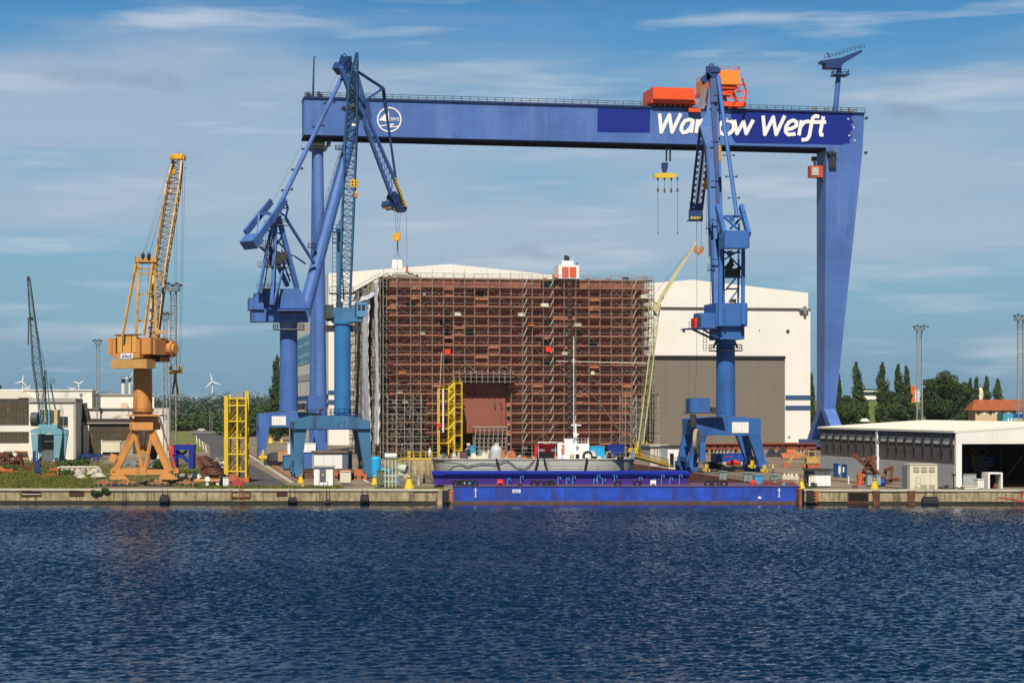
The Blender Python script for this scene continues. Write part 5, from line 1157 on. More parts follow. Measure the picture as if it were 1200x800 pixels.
mb = MB(); mb.bar(D2(412, 120, -10), D2(413, 105, -11), 2.2, 1.0); mb.bar(D2(410, 128, -10.5), D2(415, 124, -10.5), 2, .8); mb.tube(D2(412, 125, -11.5), D2(415, 125, -11.5), .7, n=12); mb.bar(D2(401, 126, -9), D2(409, 130, -9), .5, .9); mb.rail([D2(400.5, 131, -9.5), D2(406, 131, -9.5)], .9, .5, .08); mb.build('boom_gear', dsteel, k2)
mb = MB(); mb.box(-.35, .35, -.15, .15, -.2, .25, D2(414.5, 146.5, -10.5)); mb.build('number_plate', signw, k2)
# mast with ladder at the left of the boom
mb = MB(); mb.bar(D2(396.5, 365, 0), D2(397, 271, 1), .6, .6); mb.bar(D2(403, 352, 1), D2(398.5, 268, 1), .28); mb.rod(D2(397, 271, 1), D2(398, 258, 1), .25); mb.bar(D2(392, 268, 1), D2(401, 268, 1), .3); mb.tube(D2(394, 268, 1), D2(403, 268, 1), .5, n=10); mb.build('mast', blue2, k2)
mb = MB(); mb.ladder(D2(391.5, 368, 0), D2(392, 263, 1), .8, .09, V((1, 0, 0)), .9)
for x0, x1, y in ((390, 397, 284.5), (390.5, 400, 272)): mb.bar(D2(x0, y, 0), D2(x1, y, 0), 1.6, .2); mb.rail([D2(x0, y, -.9), D2(x1, y, -.9)], 1.5, .6, .09)
mb.build('ladder_platform', dblue, k2)
mb = MB(); 
for dx in (-.5, .5): mb.rod(tip+V((dx*.3, 0, -1)), D2(415+dx*3, 211, -13), .05); mb.rod(D2(398+dx, 268, 1), D2(412+dx, 110, -10.5), .05)
mb.rod(tip, D2(417.3, 224, -13), .06); mb.build('hoist_rope', cable, k2)
mb = MB(); c = D2(415, 215, -13); mb.box(-.68, .68, -.5, .5, -.72, .65, c); hb = mb.build('hook_block', mat('block_yellow', (.70, .38, .01), .5, .1), k2); mb = MB()
for dx in (-.3, .3):
    for dz in (-.3, .25): mb.tube(c+V((dx, -.56, dz)), c+V((dx, -.5, dz)), .17, n=8)
mb.build('sheave', dsteel, hb)
mb = MB(); c = D2(417.2, 228, -13); mb.lathe((c.x, c.y, c.z), [(.12, -.75), (.26, -.5), (.30, .3), (.10, .65)], 10); mb.build('rope_weight', mat('weight_orange', (.75, .22, .02), .5), k2)
# ---------------------------------------------------------------- royal blue right crane
K3 = Plane(404); Y3 = 418.
k3 = thing('harbour_crane', 'royal blue harbour crane right of the block, its boom crossing the gantry lettering', 'crane', K3.gl(850, 4))
portal(k3, K3, 814.5, 891.5, 488.5, 510, 807.5, 897.5, 550, 555, blue3, 10, 2, (857.8, 877, 494.5, 507), 2.6, 2.6)
def D3(px, py, d): return P(px, py, Y3+d)
def zK3(py, d=0): return CZ+(HZ-py)/F*(Y3+d)
c3 = D3(850.3, 480, 0)
mb = MB(); mb.lathe((c3.x, c3.y, 0), [(2.02, zK3(488)), (1.95, zK3(400)), (2.1, zK3(399)), (2.1, zK3(397))], 28); mb.build('column', blue3, k3, True)
mb = MB(); screenbox(843.7, 872.5, 382.5, 397.5, -5, 2.5, Y3, mb, 0, 0); mb.build('turntable_frame', blue3, k3)
mb = MB(); screenbox(839, 876, 355, 382.4, -5.4, 3, Y3, mb); mb.build('machine_house', blue3, k3)
mb = MB(); screenbox(843.5, 869.5, 356, 381.8, -5.9, -5.42, Y3, mb); screenbox(849.5, 851, 361, 382, -6.3, -5.92, Y3, mb); mb.build('front_plate', blue3, k3)
mb = MB(); screenbox(818, 838.9, 366.5, 384, -5, -1, Y3, mb, 1.5, 0); cb_ = mb.build('cab', blue3, k3)
mb = MB(); screenbox(817.4, 821.5, 370, 382, -5.12, -5.02, Y3, mb); mb.build('window', glassd, cb_)
mb = MB(); screenbox(807, 845, 384.2, 385.2, -6, 0, Y3, mb); mb.rail([D3(807.5, 384, -6), D3(818, 384, -6)], 1.3, .7, .1); mb.bar(D3(812, 386, -4), D3(835, 397, -3), .4); mb.bar(D3(824, 386, -5), D3(842, 396, -5), .4); mb.build('cab_platform', dblue, k3)
mb = MB(); screenbox(813.8, 817.2, 372.5, 384, -4, -1.5, Y3, mb); mb.build('red_cover', red, k3)
mb = MB(); mb.lathe((c3.x, c3.y, 0), [(3.6, zK3(411.4)), (3.6, zK3(410.6))], 20); q = [(c3.x+3.5*math.cos(t*.449), c3.y+3.5*math.sin(t*.449), zK3(410.6)) for t in range(15)]; mb.rail(q, 1.2, 1.4, .1)
for s in (-1, 1): mb.bar(D3(850+s*14, 407, 0), D3(850+s*10, 398, 0), .4)
mb.ladder(D3(826, 411, -3), D3(826, 387, -3), .7, .1); mb.build('ring_walkway', dsteel, k3)
# boom: tapered box, seen end on
def quad3(mb, rows):
    """box section rows: (pxl, pxr, py, depth front, depth back)"""
    for r0, r1_ in zip(rows, rows[1:]):
        c = []
        for a in (r0, r1_):
            zf = D3(a[0], a[2], a[3]); xr_ = D3(a[1], a[2], a[3]); sh = V((0, a[4]-a[3], 0)); c += [zf, xr_, xr_+sh, zf+sh]
        mb.hexa(c)
mb = MB(); quad3(mb, [(836.5, 849, 375, 0, 3), (834, 848.5, 290, 3.4, 6.4), (829.5, 845.5, 205, 7, 10), (826.3, 844, 168, 8.5, 11.5), (820.5, 843.5, 148, 9.6, 12), (828, 844, 132, 10.2, 12), (832, 842.5, 92, 12, 13.4)]); mb.build('boom', blue3, k3)
mb = MB(); quad3(mb, [(844.5, 848.2, 375, -1.2, 0), (838.5, 842.5, 205, 5.8, 6.9), (834, 840, 130, 9, 10), (832, 842.5, 92, 10.8, 12)]); quad3(mb, [(831, 833, 300, 2, 3), (829, 831.5, 206, 6, 7), (827, 828.5, 170, 7.5, 8.5)]); mb.build('boom_web', dblue, k3)
mb = MB()
for y in range(120, 350, 46): f_ = (y-92)/283; mb.bar(D3(832-1+4*f_, y, 10.5-12*f_), D3(843.5+4.5*f_, y, 10.5-12*f_), .2, .2)
for y in (241, 290, 341): o = D3(831.5+(y-241)*.03, y+27, 3); mb.box(-.7, .7, -1, 1, 0, .12, o); mb.rail([o+V((-.7, -1, 0)), o+V((.7, -1, 0)), o+V((.7, 1, 0))], 1.2, .7, .09)
mb.ladder(D3(834.5, 360, -1), D3(833.5, 255, 3), .7, .09, V((1, 0, 0)), .8); mb.build('boom_fittings', dblue, k3)
mb = MB(); mb.bar(D3(832, 83, 12), D3(844, 83, 12), 2, .9); mb.bar(D3(825, 89, 12), D3(830, 95, 12), 1.6, 2.0); mb.box(-1.3, 1.3, -.8, .8, -1.6, 1.4, D3(834.5, 86, 12)); mb.tube(D3(831, 78.5, 12), D3(837, 78.5, 12), .65, n=12); mb.rod(D3(831, 80, 12), D3(834, 74.5, 12), .25); mb.rod(D3(837, 80, 12), D3(834, 74.5, 12), .25); mb.build('boom_head', dblue, k3)
mb = MB(); mb.bar(D3(826, 104, 12), D3(822.5, 128, 12), .75); mb.bar(D3(824, 94, 12), D3(819, 130, 12), .35); mb.build('side_strut', mat('worn_steel', (.24, .22, .21), .6), k3)
mb = MB(); mb.tube(D3(863.5, 254, -6), D3(852, 170, 2), .42, n=10); mb.tube(D3(852, 170, 2), D3(841.5, 90, 11), .42, .5, n=10); mb.build('backstay', blue3, k3, True)
mb = MB()
for px, py, d in ((854, 182, 1), (857, 207, -1), (860, 232, -3), (849, 140, 6), (844.5, 112, 8)): mb.rod(D3(px-6, py, d), D3(px+6, py, d), .14); mb.tube(D3(px+6, py-.9, d), D3(px+6, py+.9, d), .25, n=6); mb.tube(D3(px-6, py-.9, d), D3(px-6, py+.9, d), .22, n=6)
mb.rod(D3(849, 130, 8), D3(866, 255, -6), .06); mb.build('rope_guide', dsteel, k3)
# jib hanging forward left, away from the camera
mb = MB()
for x0, x1, x2, d in ((818.5, 814.5, 809.5, 0), (825, 821.5, 816, 0), (831, 828, 822.5, 1.4)):
    mb.bar(D3(x0+2, 150, 14+d), D3(x1, 200, 20+d), .5); mb.bar(D3(x1, 200, 20+d), D3(x2, 246, 26+d), .5)
for i in range(13):
    y0, y1 = 152+i*7.2, 152+(i+1)*7.2; f0, f1 = i/13, (i+1)/13
    x = lambda b, f: b+2-10.5*f
    dd = 14+12*f0
    mb.rod(D3(x(818.5, f0), y0, dd), D3(x(831, f1), y1, dd+1.5), .2); mb.rod(D3(x(831, f0), y0, dd+1), D3(x(818.5, f1), y1, dd+1.5), .2); mb.rod(D3(x(818.5, f0), y0, dd), D3(x(831, f0), y0, dd), .2)
mb.build('fly_jib', dblue, k3)
mb = MB(); mb.box(-.5, .5, -.4, .4, -.9, 1.6, D3(827.5, 217, 22)); mb.box(-.3, .3, -.4, .4, -2, 1.3, D3(843.5, 178, 2)); mb.build('jib_gear', ochre, k3)
mb = MB(); mb.bar(D3(807.5, 252.5, 27), D3(823, 252.5, 27), 2.4, 2.5); mb.bar(D3(810, 244, 27), D3(823, 244, 27), 1.8, 2.0); mb.rod(D3(805, 259, 26), D3(809, 257, 26), .3); mb.rail([D3(808.5, 246, 26), D3(812, 246, 26)], 1.8, .5, .1); mb.build('jib_head', dblue, k3)
mb = MB()
for px in (810.5, 814, 817.5, 821): mb.box(-.22, .22, -.1, .1, -.25, .25, D3(px, 255.3, 25.7))
mb.build('hazard_plate', yellow, k3)
mb = MB(); 
for px in (816.5, 821.8): mb.rod(D3(px, 258, 27), D3(px, 288, 27), .08)
mb.rod(D3(828, 230, 25), D3(828, 276, 25), .06); mb.rod(D3(816.6, 258, 27), D3(816.6, 440, 27), .07); mb.rod(D3(814.5, 440, 26), D3(814.5, 466, -4), .06); mb.build('hoist_rope', cable, k3)
mb = MB(); c = D3(818.8, 295, 27); mb.box(-.75, .75, -.3, .3, -.35, .2, c)
for s in (-1, 1): mb.tube(c+V((s*.65, -.3, .6)), c+V((s*.65, .3, .6)), .5, n=12); mb.box(s*.65-.2, s*.65+.2, -.25, .25, -.2, 1.3, c)
mb.box(-.2, .2, -.2, .2, -.9, -.35, c); mb.build('hook_block', mat('hook_rust', (.40, .15, .05), .7, .2, 1), k3)
# counterweight and A-frame behind the machine house
mb = MB(); screenbox(849.5, 878.5, 276, 290.5, -9.5, -6, Y3, mb, 0, 0); screenbox(850, 878, 270, 275.9, -9.4, -6.2, Y3, mb, 1, -1); mb.build('counterweight', blue3, k3)
mb = MB()
for a, b in (((840.5, 242, -1), (850.5, 279, -8)), ((868.5, 242, -1), (877.5, 275, -8))): mb.bar(D3(*a), D3(*b), .85, 1.3)
mb.bar(D3(848, 253.5, -3), D3(870, 253.5, -3), .5, .5); mb.bar(D3(848, 254, -3), D3(864, 268, -6), .4); mb.bar(D3(870, 254, -3), D3(856, 268, -6), .4); mb.box(-.5, .5, -.4, .4, -.5, .5, D3(857.5, 257, -3)); mb.build('rocker_arm', blue3, k3)
mb = MB()
mb.bar(D3(845, 270, -4), D3(843.5, 382, -6.5), .62, .7); mb.bar(D3(871, 290, -4), D3(870.5, 380, -6.5), .6, .7); mb.bar(D3(866, 262, -2), D3(865, 356, -2), .35); mb.bar(D3(847, 262, -2), D3(848, 356, -2), .45)
for a, b in (((849, 294, -4), (868, 314, -4)), ((867, 293, -4), (849, 304, -4)), ((849, 296, -4), (868, 296, -4)), ((849, 325, -4), (870, 325, -4)), ((850, 340, -3), (862, 326, -3)), ((854, 354, -3), (866, 338, -3)), ((852, 338.5, -3), (866, 338.5, -3)), ((855, 296, -4), (858, 294, -4))): mb.bar(D3(*a), D3(*b), .32)
mb.box(-.5, .5, -.2, .2, -.5, .5, D3(855, 296.5, -4.4)); mb.build('a_frame', blue3, k3)
mb = MB(); mb.bar(D3(850, 320, -3), D3(867, 320, -3), 2, 1.9); mb.tube(D3(851, 316, -3), D3(858, 308, -3), .7, n=10); mb.tube(D3(856, 309, -3), D3(858, 303.5, -3), .5, n=8); mb.bar(D3(862, 320, -3), D3(868, 312, -3), 1.2, .9); mb.build('winch', dsteel, k3)
mb = MB(); mb.box(-.6, .6, -.5, .5, 0, .9, D3(859, 355.5, -1)); mb.build('roof_box', ochre, k3)
# cabinet, cable drum and small parts on the portal
mb = MB(); screenbox(809.2, 814.2, 467, 483, -8.5, -5, Y3, mb); screenbox(814.25, 832, 466.3, 483, -8.6, -5, Y3, mb); mb.build('cabinet', blue3, k3)
mb = MB(); screenbox(808.5, 850, 483.2, 484.4, -8.6, -4, Y3, mb); mb.tube(D3(812, 485, -8), D3(812, 500, -8), .55, n=10); mb.tube(D3(815, 487, -8), D3(815, 537, -8), .2, n=8); screenbox(834, 839, 477, 483, -7, -6, Y3, mb); mb.build('cabinet_platform', dsteel, k3)
mb = MB(); c = D3(816.5, 517, -9); mb.tube(c+V((-.35, .1, 0)), c+V((.35, -.1, 0)), 2.6, n=26); mb.build('cable_drum', mat('drum_sand', (.30, .24, .17), .8, .3, 1.2), k3, True)
mb = MB(); screenbox(820.5, 827, 519, 540, -10, -9, Y3, mb); mb.rail([D3(819, 519, -10), D3(827, 519, -10)], 1.2, .5, .1); mb.build('drum_housing', blue3, k3)
for i, (px, y0, y1) in enumerate(((827.5, 541, 553.5), (881, 538, 549), (895.5, 541, 554))):
    mb = MB(); c = D3(px, y1, -11); mb.box(-.3, .4, -.3, .3, .1, 1.7, c); mb.box(-.75, .1, -.35, .2, .3, .8, c); mb.tube(c+V((.5, -.3, .5)), c+V((.5, .3, .5)), .35, n=10); mb.build('buffer', mat('buffer_yellow', (.55, .36, .03), .6, .2, 2, c2=(.06, .05, .03), amt=.35, c2scale=2), k3)
# ---------------------------------------------------------------- orange crane
Y4 = 342.
def D4(px, py, d=0): return P(px, py, Y4+d)
k4 = thing('harbour_crane', 'weathered orange harbour crane on splayed legs at the left quay', 'crane', D4(167, 570))
def zK4(py, d=0): return CZ+(HZ-py)/F*(Y4+d)
def X4(px, d=0): return (px-600)/F*(Y4+d)
def b4(mb, px0, px1, py0, py1, d0, d1): return mb.box(X4(px0), X4(px1), Y4+d0, Y4+d1, zK4(py1), zK4(py0))
for s, (a, b) in ((-1, ((158.5, 504), (134, 553))), (1, ((177.5, 504), (199, 553)))):
    for d in (-1.5, 6.0):
        mb = MB(); mb.bar(D4(*a, d+(1.2 if d < 0 else -1.2)), D4(*b, d), 1.05, 1.0, 1.0, 1.0); mb.build('leg', orange, k4)
mb = MB()
for a, b in (((157.8, 506), (166.5, 549)), ((178.5, 506), (170, 549))): mb.bar(D4(*a, -.5), D4(*b, -1.4), .45, .45); mb.bar(D4(*a, 5), D4(*b, 5.8), .5, .5)
mb.bar(D4(162.3, 530, -1), D4(174, 530, -1), .3); mb.build('inner_strut', orange, k4)
mb = MB(); b4(mb, 153.5, 181, 494.5, 503.5, -1.4, 6); mb.build('leg_head', orange, k4)
mb = MB(); b4(mb, 158, 180, 485.5, 494.3, -.6, 5); mb.bar(D4(150, 486.5, 0), D4(190, 486.5, 0), 4, .25); mb.bar(D4(152, 488, -1), D4(158, 494, -1), .4); mb.build('slew_base', orange, k4)
mb = MB(); q = [D4(150.5, 486, -1.5), D4(190.5, 486, -1.5), D4(190.5, 486, 5), D4(150.5, 486, 5), D4(150.5, 486, -1.5)]; mb.rail(q, 1.0, .9, .08)
mb.ladder(D4(187, 488, 0), D4(205, 552, -2), .7, .1, V((0, 1, 0)), .8); mb.rod(D4(185, 486, -2), D4(204, 550, -3), .12); mb.ladder(D4(154, 497, -1.5), D4(142, 520, -2), .6, .09, V((0, 1, 0)), .7); mb.build('walkway', mat('rail_brown', (.28, .13, .05), .7, .3, .8), k4)
mb = MB(); c = D4(167.3, 480, 2); mb.lathe((c.x, c.y, 0), [(1.66, zK4(486, 2)), (1.62, zK4(457, 2)), (1.60, zK4(432, 2))], 28); mb.build('column', orange, k4, True)
mb = MB(); mb.lathe((c.x, c.y, 0), [(1.85, zK4(482.5, 2)), (1.85, zK4(481.8, 2))], 24); mb.lathe((c.x, c.y, 0), [(1.9, zK4(485, 2)), (1.9, zK4(484.2, 2))], 24); mb.build('ring', rust, k4)
ph = -math.radians(24); cx, cy = c.x, c.y
def hb4(mb, u0, u1, v0, v1, py0, py1, dd=0): return mb.box(u0, u1, v0, v1, zK4(py1, 2), zK4(py0, 2), (cx, cy, 0), ph)
mb = MB(); hb4(mb, -3.67, 3.67, -4.2, -1.5, 421.3, 432); mb.build('counterweight', cwt, k4)
mb = MB(); hb4(mb, -4.8, 3.9, -3.4, 2.0, 396.3, 415.5); hb4(mb, -3.1, 2.2, -3.8, 1.0, 415.6, 419.5); mb.build('machine_house', orange, k4)
mb = MB(); hb4(mb, -2.6, 1.4, -3.8, -3.41, 393.8, 414); mb.build('house_door', mat('door_ochre', (.56, .30, .07), .6, .15, .5), k4)
mb = MB(); 
for u in (-2.75, -1.5, .3, 1.4): hb4(mb, u, u+.08, -3.92, -3.82, 394, 414.5)
hb4(mb, -3.1, 2.0, -3.9, -3.2, 392.3, 393.6); mb.build('door_frame', rust, k4)
mb = MB(); hb4(mb, -3.4, -2.8, -4.1, -3.43, 398, 420); hb4(mb, 1.55, 2.2, -4.1, -3.43, 398, 420); hb4(mb, -3.4, 2.2, -4.05, -3.83, 414.6, 420); mb.build('frame_post', orange, k4)
mb = MB(); hb4(mb, 3.95, 4.3, -2.6, 3.0, 398.5, 416); mb.build('side_shade_panel', mat('side_shade_brown', (.44, .19, .07), .7, .15, .5, c2=(.2, .08, .03), amt=.3, c2scale=.7), k4)  # darker overlay paints the shade on the house's right side
mb = MB(); a = V((cx, cy, zK4(409, 2))); lt = V((math.cos(ph), math.sin(ph), 0)); fw = V((-lt.y, lt.x, 0)); mb.tube(a+lt*4.35+fw*1.9, a+lt*5.1+fw*1.9, 1.35, n=18); mb.tube(a+lt*5.1+fw*1.9, a+lt*5.5+fw*1.9, .9, n=18); mb.build('drum', orange, k4)
mb = MB(); hb4(mb, -1.5, 3.5, -1.5, 2, 419.6, 421.2); hb4(mb, 2.2, 4.2, -.8, 2, 416.1, 424); mb.build('underframe', rust, k4)
sgn = MB(); o = V((cx, cy, 0))-fw*4.2; sgn.box(-1.58, .95, -.1, 0, zK4(419.6, -2), zK4(413.8, -2), (o.x, o.y, 0), ph); sg = sgn.build('sign', signw, k4)
PS = Plane((o.y-.45)-TT*o.x)
cu = bpy.data.curves.new('t', 'FONT'); cu.body = 'ahauk'; cu.size = 1; cu.extrude = .02; cu.shear = .35; cu.align_x = 'CENTER'; cu.align_y = 'CENTER'
ob = bpy.data.objects.new('t', cu); COL.objects.link(ob); bpy.context.view_layer.update(); me = bpy.data.meshes.new_from_object(ob); bpy.data.objects.remove(ob)
mb = MB(); ctr = o+lt*-.32-fw*.13+V((0, 0, (zK4(419.6, -2)+zK4(413.8, -2))/2)); mb.add([ctr+lt*v.co.x*.85+V((0, 0, v.co.y*.85))-fw*v.co.z for v in me.vertices], [tuple(p.vertices) for p in me.polygons]); mb.build('lettering', navy, sg)
# A-frame of the orange crane
mb = MB()
mb.bar(D4(143.5, 394, -2), D4(159.5, 309, 1), .3, .36); mb.bar(D4(160.5, 394, 0), D4(161.5, 306, 1.5), .4, .42); mb.bar(D4(168.5, 393, -1), D4(179, 309, 1.5), .3, .36); mb.bar(D4(182.5, 396, 2), D4(181.5, 306, 2), .42, .42)
mb.bar(D4(158, 304.5, 1.5), D4(183.5, 304.5, 2), .9, .8); mb.bar(D4(158, 308, 1.5), D4(183.5, 308, 2), .35, .3)
for y in (315, 321, 345, 376): mb.bar(D4(161, y, 1.5), D4(181.5, y, 2), .28)
mb.build('a_frame', ochre, k4)
mb = MB()
for px in (167.5, 174.5): mb.tube(D4(px, 298, 1.5), D4(px, 303.5, 1.5), .35, n=10); mb.tube(D4(px-1, 299, 1.5), D4(px+1, 299, 1.5), .5, n=12)
mb.rod(D4(158.5, 305, 1), D4(158.5, 299, 1), .07); mb.build('sheave', dsteel, k4)
mb = MB(); mb.truss(D4(180, 396, 3), D4(189, 308, 8), 1.45, 1.5, 2.0, 1.9, 13, .27, .12, V((0, -1, 0))); mb.truss(D4(189, 308, 8), D4(203.5, 218, 13), 2.0, 1.9, 2.2, 1.9, 14, .27, .12, V((0, -1, 0))); mb.truss(D4(203.5, 218, 13), D4(208.5, 188, 15), 2.2, 1.9, 1.5, 1.2, 5, .28, .13, V((0, -1, 0)))
mb.build('boom', palejib, k4)
mb = MB(); b4_ = lambda a, b, c, d_: mb.box(X4(a, 15), X4(b, 15), Y4+14, Y4+16, zK4(d_, 15), zK4(c, 15)); b4_(202, 215.5, 181.3, 186.8); b4_(201, 203, 183, 187.5); b4_(214.6, 217, 183, 187.5); mb.box(X4(203.5, 15), X4(207, 15), Y4+13.6, Y4+14, zK4(206, 15), zK4(200, 15)); mb.tube(D4(200, 225.5, 12), D4(202, 225.5, 12), .45, n=10); mb.build('boom_head', mat('head_yellow', (.72, .36, .02), .5, .1, .8), k4)
mb = MB(); mb.rod(D4(209.5, 181, 15), D4(209.5, 178, 15), .15); mb.tube(D4(201, 184, 13.6), D4(201.8, 187, 13.6), .4, n=8); mb.bar(D4(186, 318, 3), D4(189, 330, 3), .5); mb.bar(D4(180, 389, 0), D4(196, 389, 0), .5, .3); mb.tube(D4(182, 386, 0), D4(186, 392, 0), .6, n=10); mb.build('boom_fitting', ochre, k4)
mb = MB()
for px, hx, hy in ((167.5, 200.5, 188), (168.5, 197, 215), (174.5, 197.5, 215), (175, 196, 225)): mb.rod(D4(px, 299, 1.5), D4(hx, hy, 13), .05)
for px in (205.5, 208.5, 214.5, 217): mb.rod(D4(px-(1 if px < 210 else 0), 188, 15), D4(205+(px-205)*.55, 426, 15), .045)
mb.rod(D4(168, 299, 1.5), D4(158, 393, -1), .05); mb.rod(D4(175, 299, 1.5), D4(171, 393, -1), .05); mb.rod(D4(216, 197, 15), D4(219, 197, 15), .12); mb.build('rope', cable, k4)
hk4 = MB(); hk4.box(X4(199.5, 15), X4(212.5, 15), Y4+14.6, Y4+15.4, zK4(437, 15), zK4(433.5, 15))
for px in (200, 211.5): hk4.tube(D4(px-1, 432, 15), D4(px+1, 432, 15), .62, n=14); hk4.box(X4(px-1.4, 15), X4(px+1.4, 15), Y4+14.5, Y4+15.5, zK4(438, 15), zK4(428, 15))
hk4.build('hook_block', mat('head_yellow', ()), k4)
mb = MB(); mb.rod(D4(205, 437, 15), D4(205, 444, 15), .5); mb.bar(D4(205, 442, 15), D4(209.3, 463, 15), .32); mb.build('grab_arm', ochre, k4); mb = MB(); mb.bar(D4(205, 442, 15), D4(202, 462, 15), .3); mb.build('grab_arm', rust, k4)
# undercarriage
mb = MB(); b4(mb, 132, 203, 549.5, 555.5, -1.9, -.9); b4(mb, 132, 203, 549.5, 555.5, 5.6, 6.6); b4(mb, 160, 174, 547.5, 555.8, -2.1, -1.91); mb.build('portal_beam', orange, k4)
def bogie_set(px0, px1, pc):
    for d in (-2.0, 5.5):
        mb = MB(); f_ = lambda px, py: D4(px, py, d)
        mb.prism([f_(pc-9, 561.5), f_(pc+12, 561.5), f_(pc+9, 558), f_(pc+3, 554.5), f_(pc-5, 554.5), f_(pc-10, 559)], V((0, 1.0, 0))); mb.build('equaliser_beam', orange, k4)
        for cc in (px0+13.5, px1-13.5):
            mb = MB(); mb.prism([f_(cc-12.5, 567.0), f_(cc+12.5, 567.0), f_(cc+11.5, 564.6), f_(cc+4.5, 564.0), f_(cc+3.5, 561.6), f_(cc-3.5, 561.6), f_(cc-4.5, 564.0), f_(cc-11.5, 564.6)], V((0, .9, 0)))
            for q in (-10.5, -4.5, 4.5, 10.5): wq = MB(); wq.tube(D4(cc+q, 568.0, d-.32), D4(cc+q, 568.0, d+.9), .36, n=14); wq.tube(D4(cc+q, 568.0, d-.4), D4(cc+q, 568.0, d-.32), .15, n=8); wq.build('wheel', dsteel, k4)
            mb.prism([f_(cc-13.2, 568.0), f_(cc-1, 568.0), f_(cc-1, 566.4), f_(cc-13.2, 566.4)], V((0, -.1, 0))); mb.prism([f_(cc+1, 568.0), f_(cc+13.2, 568.0), f_(cc+13.2, 566.4), f_(cc+1, 566.4)], V((0, -.1, 0))); mb.build('bogie', mat('bogie_orange', (.44, .20, .07), .7, .3, 1.2, c2=(.08, .045, .03), amt=.75, c2scale=1.6), k4)
bogie_set(109, 161, 138); bogie_set(172, 232, 196)
mb = MB(); mb.tube(D4(167.8, 523, 2), D4(167.8, 531, 2), 1.0, .7, 14); mb.rod(D4(164, 505, 2), D4(167, 523, 2), .2); mb.rod(D4(172, 505, 2), D4(169, 523, 2), .2); mb.build('slip_ring', orange, k4)
mb = MB(); c = D4(178, 530, 4); mb.tube(c, c+V((.5, .3, 0)), 1.25, n=20); mb.build('cable_drum', dsteel, k4)
mb = MB(); mb.bar(D4(131, 541, -2), D4(134, 532, -2), .5, 1.1); mb.build('step_guard', orange, k4)
# ---------------------------------------------------------------- small teal crane far left
Y5 = 484.
def D5(px, py, d=0): return P(px, py, Y5+d)
k5 = thing('harbour_crane', 'small faded teal lattice crane in front of the white factory at the far left', 'crane', D5(54, 543))
def z5(py): return CZ+(HZ-py)/F*Y5
PL5 = Plane(Y5, False)
mb = MB(); PL5.poly(mb, [(35.5, 507), (35.5, 504), (43, 501), (65, 501), (73, 504), (73, 509), (61, 509), (61, 508), (47, 508), (47, 509)], 0, 1); PL5.poly(mb, [(35.5, 507), (35.5, 504), (43, 501), (65, 501), (73, 504), (73, 509), (61, 509), (61, 508), (47, 508), (47, 509)], 6, 7); PL5.box(mb, 43, 65, 501.2, 504, 1.01, 5.99); mb.build('portal_beam', teal, k5)
for a, b, c_, d_ in ((36, 44.5, 39.5, 43.5), (63, 73, 63, 68)):
    for dd in (.1, 6.1):
        mb = MB(); PL5.poly(mb, [(c_, 543), (d_, 543), (b, 508.5), (a, 508.5)], dd, dd+.8); mb.build('leg', teal, k5)
        mb = MB(); PL5.box(mb, c_-1, d_+1, 539, 542, dd-.8, dd+1.6); 
        for q in (-.4, 1.2): mb.tube(PL5.gl(c_-.5, dd+q, .42), PL5.gl(d_+.5, dd+q, .42), .4, n=10)
        mb.build('bogie', teal, k5)
mb = MB(); PL5.box(mb, 45.5, 62, 509, 517, 3, 3.3); mb.build('glazed_screen', mat('portal_glass', (.10, .14, .18), .3, .4, 1.0), k5)
mb = MB(); PL5.box(mb, 45.5, 62, 517.2, 541, 3.0, 3.4); mb.build('grey_panel', mat('panel_slate', (.10, .115, .13), .7, .1, .5), k5)
mb = MB(); PL5.box(mb, 44, 66, 497, 500.9, 1, 6); PL5.box(mb, 45, 56, 480, 497, 2, 5); mb.build('turntable', teal, k5)
mb = MB(); PL5.box(mb, 50, 53.5, 482, 495, 1.6, 2); PL5.box(mb, 62, 66, 480, 497, 1.2, 4); mb.build('cab', mat('cab_cream', (.5, .38, .16), .6), k5)
mb = MB(); PL5.box(mb, 57, 61, 481, 496, 1.8, 4.5); mb.tube(D5(37, 491, 2), D5(45, 491, 2), 1.7, n=16); PL5.box(mb, 36, 46, 486, 497, 3, 5); mb.build('counterweight', mat('machine_dark', ()), k5)
mb = MB(); mb.truss(D5(52, 494, 2), D5(43, 425, -2), 1.6, 1.6, 1.9, 1.6, 11, .17, .09, V((0, -1, 0))); mb.truss(D5(43, 425, -2), D5(33.5, 326, -8), 1.9, 1.6, .55, .5, 16, .17, .09, V((0, -1, 0))); mb.build('boom', mat('jib_teal', (.10, .19, .21), .6, .2, .6), k5)
mb = MB(); mb.bar(D5(32, 326, -8), D5(34.5, 326, -8), .6, .9); mb.bar(D5(32.5, 374, -5), D5(39, 373, -5), .4, .7); mb.bar(D5(33.3, 376, -5), D5(33.3, 404, -5), .28); mb.build('boom_fitting', dsteel, k5)
mb = MB(); mb.bar(D5(54, 494, 2), D5(53, 437, 1), .35); mb.bar(D5(60, 494, 3), D5(54, 437, 1), .3); mb.bar(D5(65, 480, 3), D5(59, 449, 2), .3); mb.bar(D5(55, 448, 1), D5(63, 446, 1), .2); mb.rail([D5(58, 450, 1), D5(64, 450, 1)], 1.3, .6, .09); mb.tube(D5(52, 435, 1), D5(54, 435, 1), .5, n=10); mb.bar(D5(48, 494, 1), D5(52, 440, 1), .2); mb.build('a_frame', mat('jib_teal', ()), k5)
mb = MB(); mb.rod(D5(53, 435, 1), D5(36, 345, -7), .06); mb.rod(D5(54, 435, 1), D5(43, 386, -4), .06); mb.build('rope', cable, k5)
